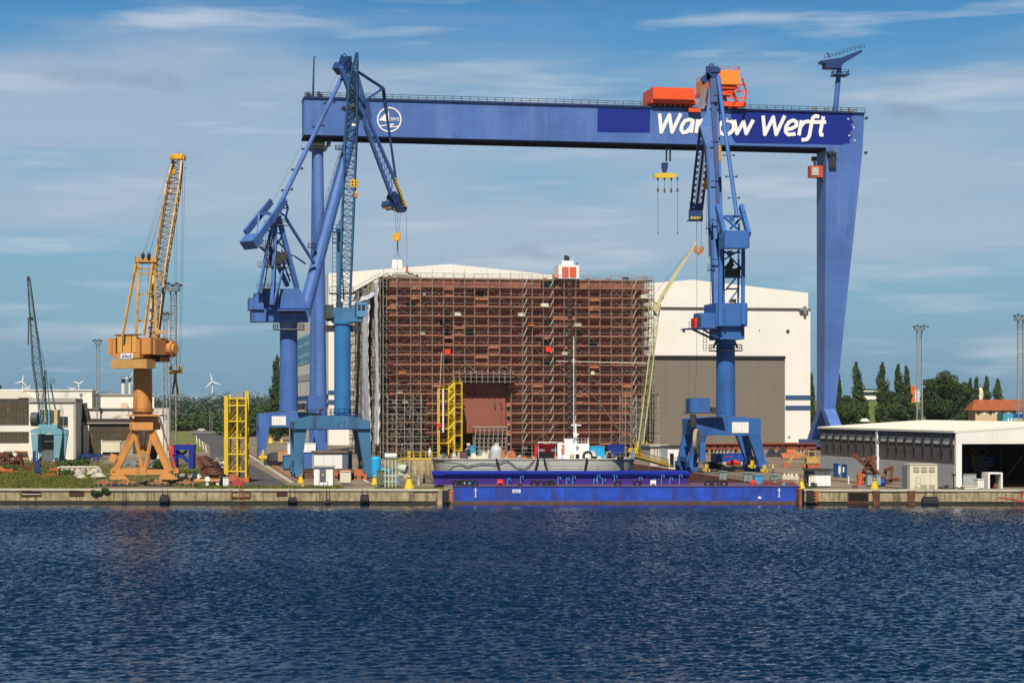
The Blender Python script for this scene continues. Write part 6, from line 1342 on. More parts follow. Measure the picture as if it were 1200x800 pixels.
# ================================================================== LATTICE MASTS
def mast(lbl, px, pyt, pyb, wpx, Y, grp, head=True, n=None, m=galvg, name='floodlight_mast'):
    k = Y/F; w = wpx*k; t_ = thing(name, lbl, 'floodlight mast', V(((px-600)*k, Y, 0)), grp)
    x = (px-600)*k; H = CZ+(HZ-pyt)*k
    MB().truss((x, Y, 0), (x, Y, H), w, w, w*.85, w*.85, n or int(H/(w*1.1)), max(.12, w*.10), .09, V((0, 1, 0))).build('lattice', m, t_)
    if head:
        mb = MB(); mb.box(-w*.9, w*.9, -w*.9, w*.9, 0, .2, (x, Y, H)); mb.rail([(x-w*.9, Y-w*.9, H), (x+w*.9, Y-w*.9, H), (x+w*.9, Y+w*.9, H), (x-w*.9, Y+w*.9, H), (x-w*.9, Y-w*.9, H)], 1.1, 1, .1); mb.build('head_platform', gsteel, t_)
        for i, a in enumerate((-1.6, -.8, 0, .8, 1.6)):
            mb = MB(); mb.box(a*w*.8-.3, a*w*.8+.45, -w*.9-.5, -w*.9+.3, 1.0+(i % 2)*.35, 1.5+(i % 2)*.35, (x, Y, H)); mb.build('floodlight', dsteel, t_)
    return t_
G_ = 'lattice floodlight masts'
mast('floodlight mast right of the gantry leg, left of the great round tree', 1077.5, 387, 500, 6.2, 700, G_)
mast('floodlight mast at the right edge of the yard beside the blue cabin', 1196, 375, 500, 7, 640, G_)
mast('tall lattice mast behind the hook of the orange crane', 203, 341, 545, 7.5, 452, G_, m=galv)
mast('thinner lattice mast just left of the tall one behind the orange crane', 193.5, 374, 540, 4.5, 520, G_)
mast('faint thin lattice mast between the teal crane and the chimneys', 114.5, 403, 500, 3.8, 800, G_, n=26)
# ================================================================== LEFT FACTORY BUILDINGS
BA = Plane(531)
fa = thing('factory_building', 'white factory block with two brown glazed bands at the far left edge', 'factory', BA.gl(40))
def zA(py, Y=509.): return CZ+(HZ-py)/F*Y
mb = MB(); BA.zbox(mb, -60, 34, 0, zA(468.5), .3, 60); BA.zbox(mb, 34.2, 88, 0, zA(471), 0, 60); mb.build('wall', oldwhite, fa)
mb = MB(); BA.zbox(mb, 33.8, 88.6, zA(471)+.01, zA(466.3), -.4, 60.4); BA.zbox(mb, 86, 88.7, 0, zA(471), -.12, -.01); mb.build('cornice', greyroof, fa)
mb = MB(); BA.zbox(mb, -60, 33.7, zA(468.5)+.01, zA(467), -.1, 60.4); BA.zbox(mb, 21, 33.7, zA(467)+.01, zA(465.8), 2, 50); mb.build('roof_edge', darkroof, fa)
for y0, y1 in ((470.5, 497), (505.5, 518)):
    mb = MB(); BA.zbox(mb, -60, 33.5, zA(y1), zA(y0), .1, .29); mb.build('shadow_panel', brownglass, fa)
for px0, px1, y0, y1 in ((69, 79.5, 488, 498.5), (73, 77, 520, 527), (5, 14.5, 528.5, 537)):
    mb = MB(); BA.zbox(mb, px0, px1, zA(y1), zA(y0), -.14, -.02); w = mb.build('window', glassd, fa)
    mb = MB(); BA.zbox(mb, px0-.4, px1+.4, zA(y1)-.12, zA(y1)-.01, -.25, -.02); BA.zbox(mb, (px0+px1)/2-.15, (px0+px1)/2+.15, zA(y1), zA(y0), -.2, -.141); mb.build('frame', capcon, w)
mb = MB(); BA.zbox(mb, 24, 33, 0, zA(533), -.1, .28); mb.build('door', mat('door_tan', (.5, .36, .15), .7), fa)
mb = MB(); BA.zbox(mb, 19, 32, zA(529), zA(528), -1.2, .28); mb.build('canopy', ochre, fa)
mb = MB()
for y in (475, 481): mb.rail([BA.gl(70, -.8, zA(y+4)), BA.gl(73, -.8, zA(y+4))], 1.2, .5, .08)
mb.build('balcony', gsteel, fa)
BB = Plane(600)
fb = thing('factory_building', 'long plain white hall roof line behind the far left factory block', 'factory', BB.gl(50))
def zB(py, Y=575.): return CZ+(HZ-py)/F*Y
mb = MB(); BB.zbox(mb, -60, 107.5, 0, zB(457.3), 3, 60); mb.build('wall', oldwhite, fb)
mb = MB(); BB.zbox(mb, -60, 108, zB(457.3)+.01, zB(456), 2.7, 60.3); mb.build('parapet', wallw, fb)
mb = MB(); BB.poly(mb, [(-60, 470), (46, 470), (26, 457.6), (-60, 457.6)], 1.5, 2.9); mb.build('roof_light', mat('pale_roof', (.62, .58, .5), .8, .06), fb)
BC = Plane(582)
fc = thing('factory_building', 'stepped white factory with dark roof and brown glazing behind the orange crane', 'factory', BC.gl(140))
def zC(py, Y=562.): return CZ+(HZ-py)/F*Y
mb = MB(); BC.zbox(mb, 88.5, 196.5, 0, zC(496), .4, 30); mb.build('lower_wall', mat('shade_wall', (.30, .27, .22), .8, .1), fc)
mb = MB(); BC.zbox(mb, 88.5, 181, zC(496)+.01, zC(494.8), -.6, 30); mb.build('roof_fascia', greyroof, fc)
mb = MB(); BC.zbox(mb, 88.5, 181, zC(494.6), zC(490.5), 2, 30); mb.build('roof', darkroof, fc)
mb = MB(); BC.zbox(mb, 105, 155, zC(514), zC(497), .1, .39); BC.zbox(mb, 105, 119, zC(531), zC(514), .1, .39); BC.zbox(mb, 155.5, 178, zC(530), zC(497), .1, .39); mb.build('shadow_panel', brownglass, fc)
mb = MB(); BC.zbox(mb, 97.5, 104.4, 0, zC(498), -.3, .3); BC.zbox(mb, 118.5, 120, 0, zC(515), -.2, .3); mb.build('pilaster', oldwhite, fc)
mb = MB(); BC.zbox(mb, 88.8, 101, 0, zC(498), .6-.5, .38); mb.build('shadow_panel', glassd, fc)  # dark glass panel paints the cast shadow beside the front block
mb = MB(); BC.zbox(mb, 119, 140.5, zC(529.5), zC(518), -.1, .35); mb.build('roller_shutter', cream, fc)
mb = MB(); BC.zbox(mb, 120.5, 140, 0, zC(530), .2, .38); mb.build('doorway', black, fc)
mb = MB(); BC.zbox(mb, 101, 155, 0.6, zC(478.8), 12, 40); BC.zbox(mb, 101, 181, zC(494), zC(479), 11.5, 40); mb.build('middle_storey', oldwhite, fc)
mb = MB(); BC.zbox(mb, 101, 182, zC(479)+.01, zC(478), 11, 40); BC.zbox(mb, 115.5, 182, zC(462.3)+.01, zC(460.8), 19.6, 40); mb.build('parapet', greyroof, fc)
mb = MB(); BC.zbox(mb, 116, 181, zC(478)+.02, zC(462.5), 20, 40); mb.build('upper_storey', oldwhite, fc)
mb = MB(); BC.zbox(mb, 141, 149, zC(478)+.02, zC(472), 17, 19.4); mb.build('roof_unit', mat('tan_box', (.55, .42, .3), .7), fc)
mb = MB(); BC.zbox(mb, 89, 101, zC(494), zC(472), 5, 11); mb.build('dark_tower', mat('slate_dark', (.06, .055, .055), .8), fc)
for px, py, w in ((94, 463, 1.6), (113, 461, 1.8)):
    mb = MB(); mb.tube(BC.gl(px, 8, zC(490)), BC.gl(px, 8, zC(py+3)), .18, n=8); mb.tube(BC.gl(px-.7, 8, zC(478)), BC.gl(px-.7, 8, zC(py+3)), .12, n=8); c = BC.gl(px, 8, zC(py)); mb.lathe((c.x, c.y, c.z), [(.2, -.5), (w*.27, -.2), (w*.3, .3), (w*.2, .6), (.05, .75)], 12); mb.build('vent_cowl', gsteel, fc)
mb = MB(); c = BC.gl(136.5, 3, zC(491)); mb.bar(c+V((-1, 0, .2)), c+V((1, 0, .9)), .7, .7); mb.build('roof_duct', capcon, fc)
mb = MB(); BC.zbox(mb, 127, 131, zC(461), zC(455.5), 25, 28); mb.build('roof_block', gsteel, fc)
for px, py, w, lb in ((143, 442.5, 2.2, 'wide pale chimney with a dark cap, the left one of a pair'), (151, 441.5, 1.5, 'slim yellowish chimney close to the orange crane column')):
    t_ = thing('chimney', lb, 'chimney', BC.gl(px, 30), 'factory chimneys'); k = 570/F
    c = BC.gl(px, 30); z = CZ+(HZ-py)*k
    mb = MB(); mb.tube((c.x, c.y, 0), (c.x, c.y, z-1.2), w*k, n=16); mb.build('stack', cream, t_, True); mb = MB(); mb.tube((c.x, c.y, z-1.2), (c.x, c.y, z), w*k*1.15, n=16)
    for q in (-.4, 0, .4): mb.rod((c.x+q, c.y, z), (c.x+q, c.y, z+.8), .12)
    mb.build('cap', dsteel, t_)
BD = Plane(545)
fd = thing('factory_building', 'narrow white building with two small windows right of the orange crane', 'factory', BD.gl(188))
mb = MB(); BD.zbox(mb, 180.5, 197.5, 0, CZ+(HZ-478)/F*528, 0, 14); mb.build('wall', oldwhite, fd)
for px in (191.5, 194.8):
    mb = MB(); BD.zbox(mb, px-1, px+1, CZ+(HZ-491.5)/F*528, CZ+(HZ-485.5)/F*528, -.1, -.02); mb.build('window', glassd, fd)
# background right: office, house, orange tower, dome, blue cabin
def blk(pl, name, lbl, cat, specs):
    t_ = thing(name, lbl, cat, pl.gl(specs[0][1]))
    for nm, x0, x1, y0, y1, d0, d1, m in specs:
        mb = MB(); pl.box(mb, x0, x1, y0, y1, d0, d1); mb.build(nm, m, t_)
    return t_
BE = Plane(1150, False); zof = 0
blk(BE, 'office_building', 'long pale office building with a dark window band seen between the poplars', 'office', [('wall', 1006, 1032, 456.5, 474, 0, 20, wallw), ('shadow_panel', 1006.2, 1031.8, 458.8, 463, -.2, -.05, glassd), ('shadow_panel', 1010, 1031.5, 468, 471, -.2, -.05, glassd), ('roof', 1005.5, 1032.5, 455.6, 456.4, -.4, 20.4, dsteel)])
mb = MB(); mb.prism([P(1063, 468, 1080), P(1066.5, 468, 1080), P(1071.5, 452, 1080), P(1068.5, 451, 1080)], V((0, 3, 0))); mb.prism([P(1068, 468, 1080), P(1071.5, 468, 1080), P(1072, 453, 1080), P(1070, 453, 1080)], V((0, 3, 0))); mb.prism([P(1066, 462, 1079), P(1070, 462, 1079), P(1070.5, 459, 1079), P(1067, 459, 1079)], V((0, 1, 0))); mb.bar(P(1067.5, 468, 1081.5), P(1067.5, 510, 1081.5)*1.0, 3)
single(mb, 'slide_tower', mat('tower_orange', (.7, .14, .03), .6), 'orange leaning tower between the joined poplars and the mast', 'tower')
blk(Plane(1100, False), 'white_building', 'white building sliver just right of the orange tower', 'building', [('wall', 1072.5, 1077.5, 456, 500, 0, 8, wallw), ('roof', 1072.3, 1077.8, 455.3, 455.9, -.3, 8.3, greyroof)])
dm = thing('dome', 'cream white dome with a rusty side peeping above the trees left of the red roof', 'dome', P(1149, 505, 1120)); c = P(1149, 477, 1120)
mb = MB(); k = 1120/F; mb.lathe((c.x, c.y, 0), [(3.2*k, 0), (3.2*k, CZ+(HZ-461)*k), (2.9*k, CZ+(HZ-457.5)*k), (1.8*k, CZ+(HZ-455)*k), (.3, CZ+(HZ-454)*k)], 18); mb.build('shell', cream, dm, True); mb = MB(); mb.lathe((c.x, c.y, CZ+(HZ-454)*k), [(.25, 0), (.2, 2)], 8); mb.build('finial', dsteel, dm)
BH = Plane(860, False); hs = thing('brick_house', 'long house with a red tiled roof behind the low white hall', 'house', BH.gl(1180))
def zH(py): return CZ+(HZ-py)/F*860
mb = MB(); BH.zbox(mb, 1143, 1240, 0, zH(479.5), 0, 14); mb.build('wall', mat('buff_render', (.5, .38, .22), .8, .12), hs)
u0, u1 = BH.u(1138), BH.u(1245); mb = MB(); c = [(u0, 859, zH(480.5)), (u1, 859, zH(480.5)), (u1, 875, zH(480.5)), (u0, 875, zH(480.5)), (u0+3, 866, zH(468)), (u1-3, 866, zH(468)), (u1-3, 868, zH(468)), (u0+3, 868, zH(468))]; mb.hexa(c); mb.build('roof', rooft, hs)
for i in range(9):
    px = 1145+i*7; mb = MB(); BH.zbox(mb, px, px+3.2, zH(485.5), zH(481.8), -.15, -.02); mb.build('window', signw if i % 2 else glassd, hs)
BI = Plane(640, False); cbn = thing('site_cabin', 'pale blue stacked cabin with white window frames at the right edge', 'cabin', BI.gl(1188))
def zI(py): return CZ+(HZ-py)/F*640
mb = MB(); BI.zbox(mb, 1175.5, 1206, 0, zI(484.3), 0, 8); mb.build('wall', tealc, cbn)
mb = MB(); BI.zbox(mb, 1187.5, 1206, zI(489), zI(484.5), -.1, -.02); mb.build('panel', bluec, cbn)
for px in (1180.8, 1184.5): 
    mb = MB(); BI.zbox(mb, px, px+1.7, zI(497), zI(490), -.14, -.03); mb.build('window', signw, cbn)
mb = MB(); BI.zbox(mb, 1188, 1206, zI(497.5), zI(490), -.1, -.02); mb.build('pale_panel', capcon, cbn)
mb = MB(); mb.box(-1.8, 1.8, -3, 3, .3, 1.0, P(1012.5, 494.5, 860)); mb.box(-1.0, 1.2, -2, 2, 1.0, 1.6, P(1012.5, 494.5, 860)); 
single(mb, 'van', signw, 'small white vehicle on the bank behind the left end of the low hall', 'vehicle')
mb = MB(); vs = []
for j in range(8):
    for i in range(12):
        f_ = i/11; px = 975+f_*90; Y = 690+j*28; X = (px-600)/F*Y; vs.append((X, Y, -.1+7.2*math.sin(math.pi*min(1, max(0, f_*1.0)))**.5*math.sin(math.pi*(j+.6)/8.4)))
mb.add(vs, [(j*12+i, j*12+i+1, (j+1)*12+i+1, (j+1)*12+i) for j in range(7) for i in range(11)]); struct(mb, 'earth_bank', mat('bank_brown', (.10, .075, .035), .95, .3, .2))
# ================================================================== LOW WHITE HALL AT THE RIGHT
sh = thing('shed_hall', 'low wide white hall with an open black front at the right quay', 'hall', V((73, 331, 0)))
SO = V(((1119.5-600)/F*329, 329, 0))
def sb(mb, a0, a1, b0, b1, z0, z1): return mb.box(a0, a1, b0, b1, z0, z1, SO, True)
LH = 67; ZE = CZ+(HZ-504.5)/F*329; WID = 44.
ZR = ZE+1.35
n_ = V((-ST, CT, 0))
def sl(u, d, z): return V((SO.x+u*CT-d*ST, SO.y+u*ST+d*CT, z))
mb = MB(); mb.prism([sl(-.35, -.34, ZE), sl(WID/2, -.34, ZR), sl(WID+.4, -.34, ZE), sl(WID+.4, -.34, ZE-.35), sl(WID/2, -.34, ZR-.35), sl(-.35, -.34, ZE-.35)], n_*(LH+1)); mb.build('roof', shedroof, sh)
mb = MB(); mb.prism([sl(0, -.3, CZ+(HZ-520)/F*329), sl(WID, -.3, CZ+(HZ-520)/F*329), sl(WID, -.3, ZE-.36), sl(WID/2, -.3, ZR-.36), sl(0, -.3, ZE-.36)], n_*.5); mb.build('front_fascia', wallw, sh)
mb = MB(); sb(mb, .02, 1.0, -.32, .4, 0, CZ+(HZ-520)/F*329-.01); mb.build('corner_post', signw, sh)
mb = MB(); sb(mb, .1, .3, .5, LH, ZE-5.6, ZE-.36); mb.build('side_wall', shedwall, sh)
mb = MB(); sb(mb, .0, .32, .5, LH, 0, ZE-5.62); mb.build('side_plinth', shedlow, sh)
mb = MB(); sb(mb, -.03, .09, .6, LH, ZE-2.3, ZE-1.25); mb.build('glazing_band', shedglaze, sh)
mb = MB(); sb(mb, -.12, .09, .6, LH, ZE-1.2, ZE-.4); mb.build('eave_shadow_strip', mat('eave_shadow_slate', (.07, .08, .10), .7), sh)  # slate strip paints the shadow under the eave
d = 1.0
while d < LH:
    mb = MB(); mb.bar(sl(-.2, d, ZE-.5), sl(-.2, d, ZE-3.4), .18, .22); mb.bar(sl(-.25, d, ZE-1.2), sl(-.25, d+1.2, ZE-2.6), .14); mb.build('bracket', dsteel, sh); d += 4.1
mb = MB(); sb(mb, -.3, .1, 35.0, 35.7, 0, ZE-.36); mb.build('downpipe', signw, sh)
mb = MB(); sb(mb, WID-.3, WID, .5, LH, 0, ZE-.36); sb(mb, 0.35, WID-.3, LH-.3, LH, 0, ZE-.36); mb.build('far_wall', dsteel, sh)
for i in range(9):
    mb = MB(); sb(mb, 3+i*4.6, 3.4+i*4.6, 20, 20.4, 0, ZE-.4); mb.build('inner_column', mat('inner_column', (.05, .045, .04), .8), sh)
mb = MB(); mb.bar(sl(13.2, 12, 0), sl(17.5, 12, 5.2), .08); mb.build('inner_brace', gsteel, sh)
def obj_box(name, lbl, cat, px0, px1, py0, py1, Y, dep, m, extra=None, grp=None, yaw=True):
    """a small casing with lid, feet and door seams"""
    pl = Plane(Y/(1) if not yaw else Y*(1-TT*((px0+px1)/2-600)/F), yaw); t_ = thing(name, lbl, cat, pl.gl((px0+px1)/2), grp)
    mb = MB(); zt = pl.z((px0+px1)/2, py0); zb = pl.z((px0+px1)/2, py1); pl.zbox(mb, px0, px1, zb+.12, zt-.08, 0, dep); mb.build('body', m, t_)
    mb = MB(); pl.zbox(mb, px0-.3, px1+.3, zt-.07, zt, -.1, dep+.1); mb.build('lid', m if extra != 'roof' else dsteel, t_)
    mb = MB(); w = (px1-px0)
    for f_ in (.25, .5, .75): pl.zbox(mb, px0+w*f_-.12, px0+w*f_+.12, zb+.15, zt-.12, -.03, -.005)
    pl.zbox(mb, px0+.2, px1-.2, zb-.02, zb+.11, .1, dep-.1); mb.build('seam', gsteel if m is not gsteel else dsteel, t_)
    return t_, pl
obj_box('container', 'blue container in the dim open front of the low hall', 'container', 1128, 1138, 536, 550, 352, 3, bluec)
obj_box('container', 'second blue container deeper right inside the low hall', 'container', 1157, 1164, 535, 546, 356, 3, bluec)
mb = MB(); r = random.Random(3)
for i in range(14): a = P(r.uniform(1129, 1158), r.uniform(524, 536), 362); mb.bar(a, a+V((r.uniform(-2, 2), 1, r.uniform(-.3, .3))), .3)
for px in (1131, 1143, 1156): mb.bar(P(px, 537, 362), P(px, 565, 362), .25)
single(mb, 'pipe_rack', rustor, 'rack of orange rusty pipes inside the open low hall', 'pipe rack')
mb = MB(); mb.prism([P(1138, 537, 345), P(1158, 540, 345), P(1156, 548, 345), P(1150, 556, 345), P(1144, 556, 345), P(1139, 547, 345)], V((0, 4, 0))); mb.box(-1.2, 1.2, -.5, 1, 0, .5, P(1147, 537.5, 345)); mb.box(-.9, .9, 1, 2, -2.6, 0, P(1147, 556, 345)); single(mb, 'skip_hopper', dsteel, 'black hopper shape standing inside the open low hall', 'hopper')
obj_box('cabinet', 'pale blue grey metal hut just inside the low hall at its left corner', 'hut', 1129, 1144, 555, 571, 333, 2.4, mat('hut_grey', (.32, .37, .38), .6, .15, 1))
obj_box('bench', 'low cream bench unit in front of the pale blue grey hut', 'bench', 1127.5, 1146, 569, 573.5, 328.5, 1.2, cream)
obj_box('cabinet', 'small white box between the hut and the white portal frame', 'box', 1146, 1153, 561, 572.5, 329.5, 1.6, signw)
pf = thing('frame_box', 'white open fronted frame box standing at the low hall entrance', 'frame box', P(1166, 572, 330)); BJ = Plane(330*(1-TT*566/F))
mb = MB(); z0, z1 = 0.02, BJ.z(1166, 553.5); BJ.zbox(mb, 1158, 1160, z0, z1-.25, 0, 2.6); BJ.zbox(mb, 1173, 1175, z0, z1-.25, 0, 2.6); BJ.zbox(mb, 1158, 1175, z1-.24, z1, 0, 2.6); mb.build('frame', signw, pf); mb = MB(); BJ.zbox(mb, 1160.1, 1172.9, z0, z1-.26, 2.3, 2.5); mb.build('back_panel', black, pf); mb = MB(); BJ.zbox(mb, 1168, 1172, z0, .9, .8, 1.6); mb.build('crate', rust, pf)
# cream switch cabin
cc, pl = obj_box('switch_cabin', 'tall cream metal cabin with louvred doors on the right quay', 'cabin', 1066.5, 1098.5, 543.5, 573.5, 329, 3.2, cream, yaw=True)
for i in range(3):
    for y0, y1 in ((546.5, 552.5), (567.5, 572.5)):
        if i == 0 and y0 > 560: continue
        mb = MB(); pl.box(mb, 1070+i*9.2, 1077+i*9.2, y0, y1, -.1, -.04); mb.build('louvre', mat('louvre_sand', (.34, .31, .22), .7), cc)
mb = MB(); pl.box(mb, 1064, 1066.3, 546, 573, .3, 2.6); mb.build('side_duct', gsteel, cc)
mb = MB(); mb.rail([P(1073, 573.5, 327.5), P(1079, 573.5, 327.5)], 2.0, .8, .06, 3); mb.build('ladder_guard', gsteel, cc)
mb = MB(); mb.rail([P(1056, 567, 345), P(1068, 567, 345)], 1.8, 1.6, .1, 3); single(mb, 'fence', galv, 'short steel fence left of the cream cabin', 'fence')
mb = MB(); mb.tube(P(1117.5, 572, 327.5), P(1117.5, 556.5, 327.5), .1, n=8); mb.box(-.3, .3, -.2, .2, -.1, .25, P(1117.5, 556.5, 327.5)); single(mb, 'lamp_post', dsteel, 'short dark lamp post beside the white corner post of the low hall', 'lamp post')
mb = MB(); mb.tube(P(1109, 573, 327), P(1109, 569, 327), .3, n=10); mb.box(-.5, .5, -.3, .3, -.1, .1, P(1109, 569, 327)); single(mb, 'bollard', dsteel, 'black bollard on the quay between the cream cabin and the corner post', 'bollard', 'quay bollards')
mb = MB(); r = random.Random(8)
for i in range(18): a = P(r.uniform(1100, 1126), 572.5, r.uniform(327.5, 330)); mb.bar(a, a+V((r.uniform(-1.5, 1.5), r.uniform(-.4, .4), r.uniform(0, .35))), .22)
single(mb, 'chain_heap', dsteel, 'heap of dark chain and rope along the foot of the low hall', 'chain heap')
# ================================================================== QUAY MARKERS, HUTS AND MACHINES
def cone_marker(px, py, s, lbl, Y=None):
    Y = Y or gY(py); X = (px-600)/F*Y; k = s*Y/F; t_ = thing('cone_marker', lbl, 'marker', V((X, Y, .02)), 'yellow cone shaped markers')
    mb = MB(); mb.lathe((X, Y, .04), [(k*.42, 0), (k*.42, k*.12), (k*.34, k*.16), (k*.2, k*.75), (k*.12, k*.78), (k*.12, k*.95), (k*.05, k)], 14); mb.build('cone', yellow, t_, True)
    mb = MB(); mb.lathe((X, Y, k*.80), [(k*.15, 0), (k*.15, k*.1)], 10); mb.build('band', dsteel, t_)
cone_marker(397, 517.5, 7, 'yellow cone far behind under the steel blue portal, right one'); cone_marker(317, 519.5, 8, 'yellow cone far back right of the royal blue leg'); cone_marker(330, 518.5, 5, 'small yellow cone between the two blue portals')
cone_marker(352.5, 566, 10, 'yellow cone at the left foot of the steel blue crane'); cone_marker(355, 572.2, 6, 'lowest yellow cone at the quay edge by the steel blue crane foot')
cone_marker(439, 568, 11, 'yellow cone right beside the right foot of the steel blue crane'); cone_marker(479.5, 571.5, 15, 'largest yellow cone on the rounded quay left of the barge', 330)
cone_marker(939.5, 571.5, 11, 'yellow cone left of the white hut on the right quay', 330); cone_marker(1025, 572.5, 12, 'yellow cone with a pale foot at the right quay post', 328.5)
kk, pl = obj_box('kiosk', 'white kiosk with a dark door on the quay under the steel blue crane', 'kiosk', 368, 390, 547, 571.5, 334, 3, signw, yaw=False)
mb = MB(); pl.box(mb, 374.5, 382, 549.5, 564, -.1, -.04); dr = mb.build('door', mat('slate_door', (.10, .11, .12), .6), kk)
mb = MB(); pl.poly(mb, [(377, 556.8), (380, 556.8), (378.5, 554)], -.14, -.1); mb.build('warning_sign', yellow, dr)
mb = MB(); pl.box(mb, 366.8, 391, 546, 547, -.3, 3.3); mb.build('roof', greyroof, kk)
mb = MB(); mb.rail([P(374, 571.5, 331.5), P(384, 571.5, 331.5)], 1.0, .7, .07); mb.build('handrail', gsteel, kk)
obj_box('switch_box', 'beige switch box right of the white kiosk', 'switch box', 398.5, 411, 552, 566, 345, 2, cream, yaw=False)
wc, pl = obj_box('container', 'long white container with a bluish shaded end behind the kiosk', 'container', 368, 412.5, 530.5, 549.5, 396, 5, signw, yaw=True)
mb = MB(); pl.box(mb, 401, 412.6, 531.5, 549, -.06, -.02); mb.build('grey_panel', mat('shaded_end_grey', (.10, .13, .17), .6), wc); mb = MB(); pl.box(mb, 367.5, 413, 528.3, 530.4, -.3, 6); mb.build('roof', mat('dusty_roof', (.16, .12, .09), .9), wc)  # cool dark panel paints the container's shaded end
obj_box('container', 'white container far back, right of the royal blue leg', 'container', 337, 370, 519, 532.5, 470, 4, signw)
obj_box('container', 'blue container with white bars between the two portals', 'container', 356, 369, 530, 549.5, 425, 4, mat('mid_blue', (.05, .12, .35), .6, .15))
obj_box('container', 'turquoise container left of the blue one under the steel blue portal', 'container', 332.5, 352, 533.5, 549.5, 430, 4, mat('turq_blue', (.03, .16, .30), .6, .2))
obj_box('crate', 'orange brown crate between the royal blue leg and the turquoise container', 'crate', 326, 337, 528, 541, 455, 3, mat('tan_orange', (.45, .24, .12), .8, .2, 1))
mb = MB(); c = P(323, 541, 462); mb.lathe((c.x, c.y, 0), [(1.8, .2), (2.2, 1.2), (1.9, 2.6), (1.0, 3.1)], 14); mb.box(-2.6, 1, -1, 1, .1, 1.4, (c.x, c.y, 0)); single(mb, 'cable_reel', dsteel, 'black cable reel beside the left royal blue leg', 'reel')
mb = MB(); c = P(309.5, 540, 500); mb.tube((c.x-1, c.y-2, .8), (c.x+1, c.y-2, .8), .6, n=16); mb.box(-.5, .4, -2.5, -1.2, 0, 2.0, (c.x, c.y, 0)); mb.lathe((c.x, c.y-2, 2.0), [(.4, 0), (.3, .6), (.1, .8)], 10); single(mb, 'buffer_unit', mat('buffer_yellow', ()), 'yellow and dark buffer unit at the foot of the royal blue left leg', 'buffer')
for i, px in enumerate((391, 406, 421)):
    t_ = thing('steel_block', ['rusty orange bearing block right of the kiosk', 'rusty orange bearing block behind the beige box', 'rusty orange bearing block left of the right crane foot'][i], 'steel block', P(px, 562, 372), 'rusty bearing blocks under the portal')
    c = P(px, 562, 372); c.z = 0; mb = MB(); mb.box(-1.5, 1.5, -1, 1, 0, 1.0, c); mb.box(-.9, .9, -.8, .8, 1.0, 1.9, c); mb.build('block', rustor, t_); mb = MB(); mb.tube(c+V((-.6, -1.05, .5)), c+V((-.6, -.9, .5)), .3, n=10); mb.tube(c+V((.6, -1.05, .5)), c+V((.6, -.9, .5)), .3, n=10); mb.build('bore', dsteel, t_)
obj_box('skip', 'rusty open skip left of the kiosk under the steel blue beam', 'skip', 357, 367, 552, 563, 375, 4, rust)
# green gas station with pale tank and cyan tank
gs = thing('pump_unit', 'pale green pump unit with a drum on top, near the rounded quay corner', 'pump unit', P(458, 568, 337)); b = P(458, 569, 337); b.z = 0
def px_(n): return n*337/F
mb = MB(); mb.tube(b+V((-1.0-px_(0), 0, px_(36))), b+V((1.0, 0, px_(36))), px_(3.6), n=18); mb.build('drum', mat('drum_white', (.55, .58, .52), .5), gs, True)
mb = MB()
for dx in (-.9, -.3, .3, .9): mb.box(dx-.12, dx+.12, -.8, .8, 0, px_(32), b)
mb.box(-1.2, 1.2, -.7, .7, 1.8, 2.1, b); mb.box(-1.2, 1.2, -.7, .7, .9, 1.1, b); mb.build('frame', palegreen, gs)
mb = MB(); mb.tube(b+V((1.4, 0, 3.2)), b+V((2.7, -.4, 3.0)), .75, n=14); mb.box(1.2, 2.4, -.6, .6, 2.0, 3.9, b); mb.build('motor', palegreen, gs)
obj_box('transformer', 'dark green transformer cabinet left of the pale green pump unit', 'transformer', 441.5, 452.5, 551, 569, 337, 2.4, steelgreen, yaw=False)
c = P(440.5, 548, 372); c.z = 0; mb = MB(); mb.lathe((c.x, c.y, 0), [(.9, .5), (.95, 1.5), (.95, 3.9), (.6, 4.3)], 18); mb.tube(c+V((1, 0, 1.6)), c+V((2.8, -.2, 1.5)), .5, n=12)
for q in (-.6, .6): mb.box(q-.1, q+.1, -.1, .1, 0, .6, c)
single(mb, 'gas_tank', cyanc, 'bright cyan tank beside the right leg of the steel blue crane', 'tank')
# clutter of valves and pallets on the corner quay
r = random.Random(21)
for i in range(24):
    px = r.uniform(466, 530); Y = r.uniform(345, 400); X = (px-600)/F*Y
    if X > xl(Y)-1.2: continue
    w, h, d = r.uniform(.4, 1.2), r.uniform(.5, 1.8), r.uniform(.4, 1); m = r.choice([galv, gsteel, mat('valve_blue', (.12, .2, .42), .6), capcon, rust, palegreen]); mb = MB(); mb.box(-w/2, w/2, -d/2, d/2, 0, h*.5, (X, Y, .0)); mb.tube((X, Y, h*.5), (X, Y, h), w*.25, n=10); mb.box(-w*.4, w*.4, -.1, .1, h, h+.15, (X, Y, 0))
    single(mb, 'valve_stand', m, 'small steel valve stand among the clutter behind the rounded quay', 'valve', 'valve stands behind the rounded quay')
yb = thing('walkway_bridge', 'yellow railed walkway leading from the quay to the grey barge', 'walkway', P(492, 550, 352)); P3_ = Plane(352, False)
mb = MB(); P3_.box(mb, 478, 513, 536.5, 538, -1, 1); mb.build('deck', yellow, yb); mb = MB()
for px in (480, 487, 495, 502): P3_.box(mb, px-.3, px+.3, 538.1, 556, -.9, -.6)
mb.rail([P3_.gl(478, -1, P3_.z(495, 536.5)), P3_.gl(513, -1, P3_.z(495, 536.5))], 1.1, .9, .1); mb.rail([P3_.gl(478, 1, P3_.z(495, 536.5)), P3_.gl(506, 1, P3_.z(495, 536.5))], 1.1, .9, .1); mb.bar(P(462, 540.5, 352), P(478, 537, 352), .2, .3); mb.rail([P(462, 540.5, 351), P(478, 537, 351)], 1.1, 1, .1); P3_.box(mb, 478, 481, 528, 537, -.6, .5); mb.build('frame', yellow, yb)
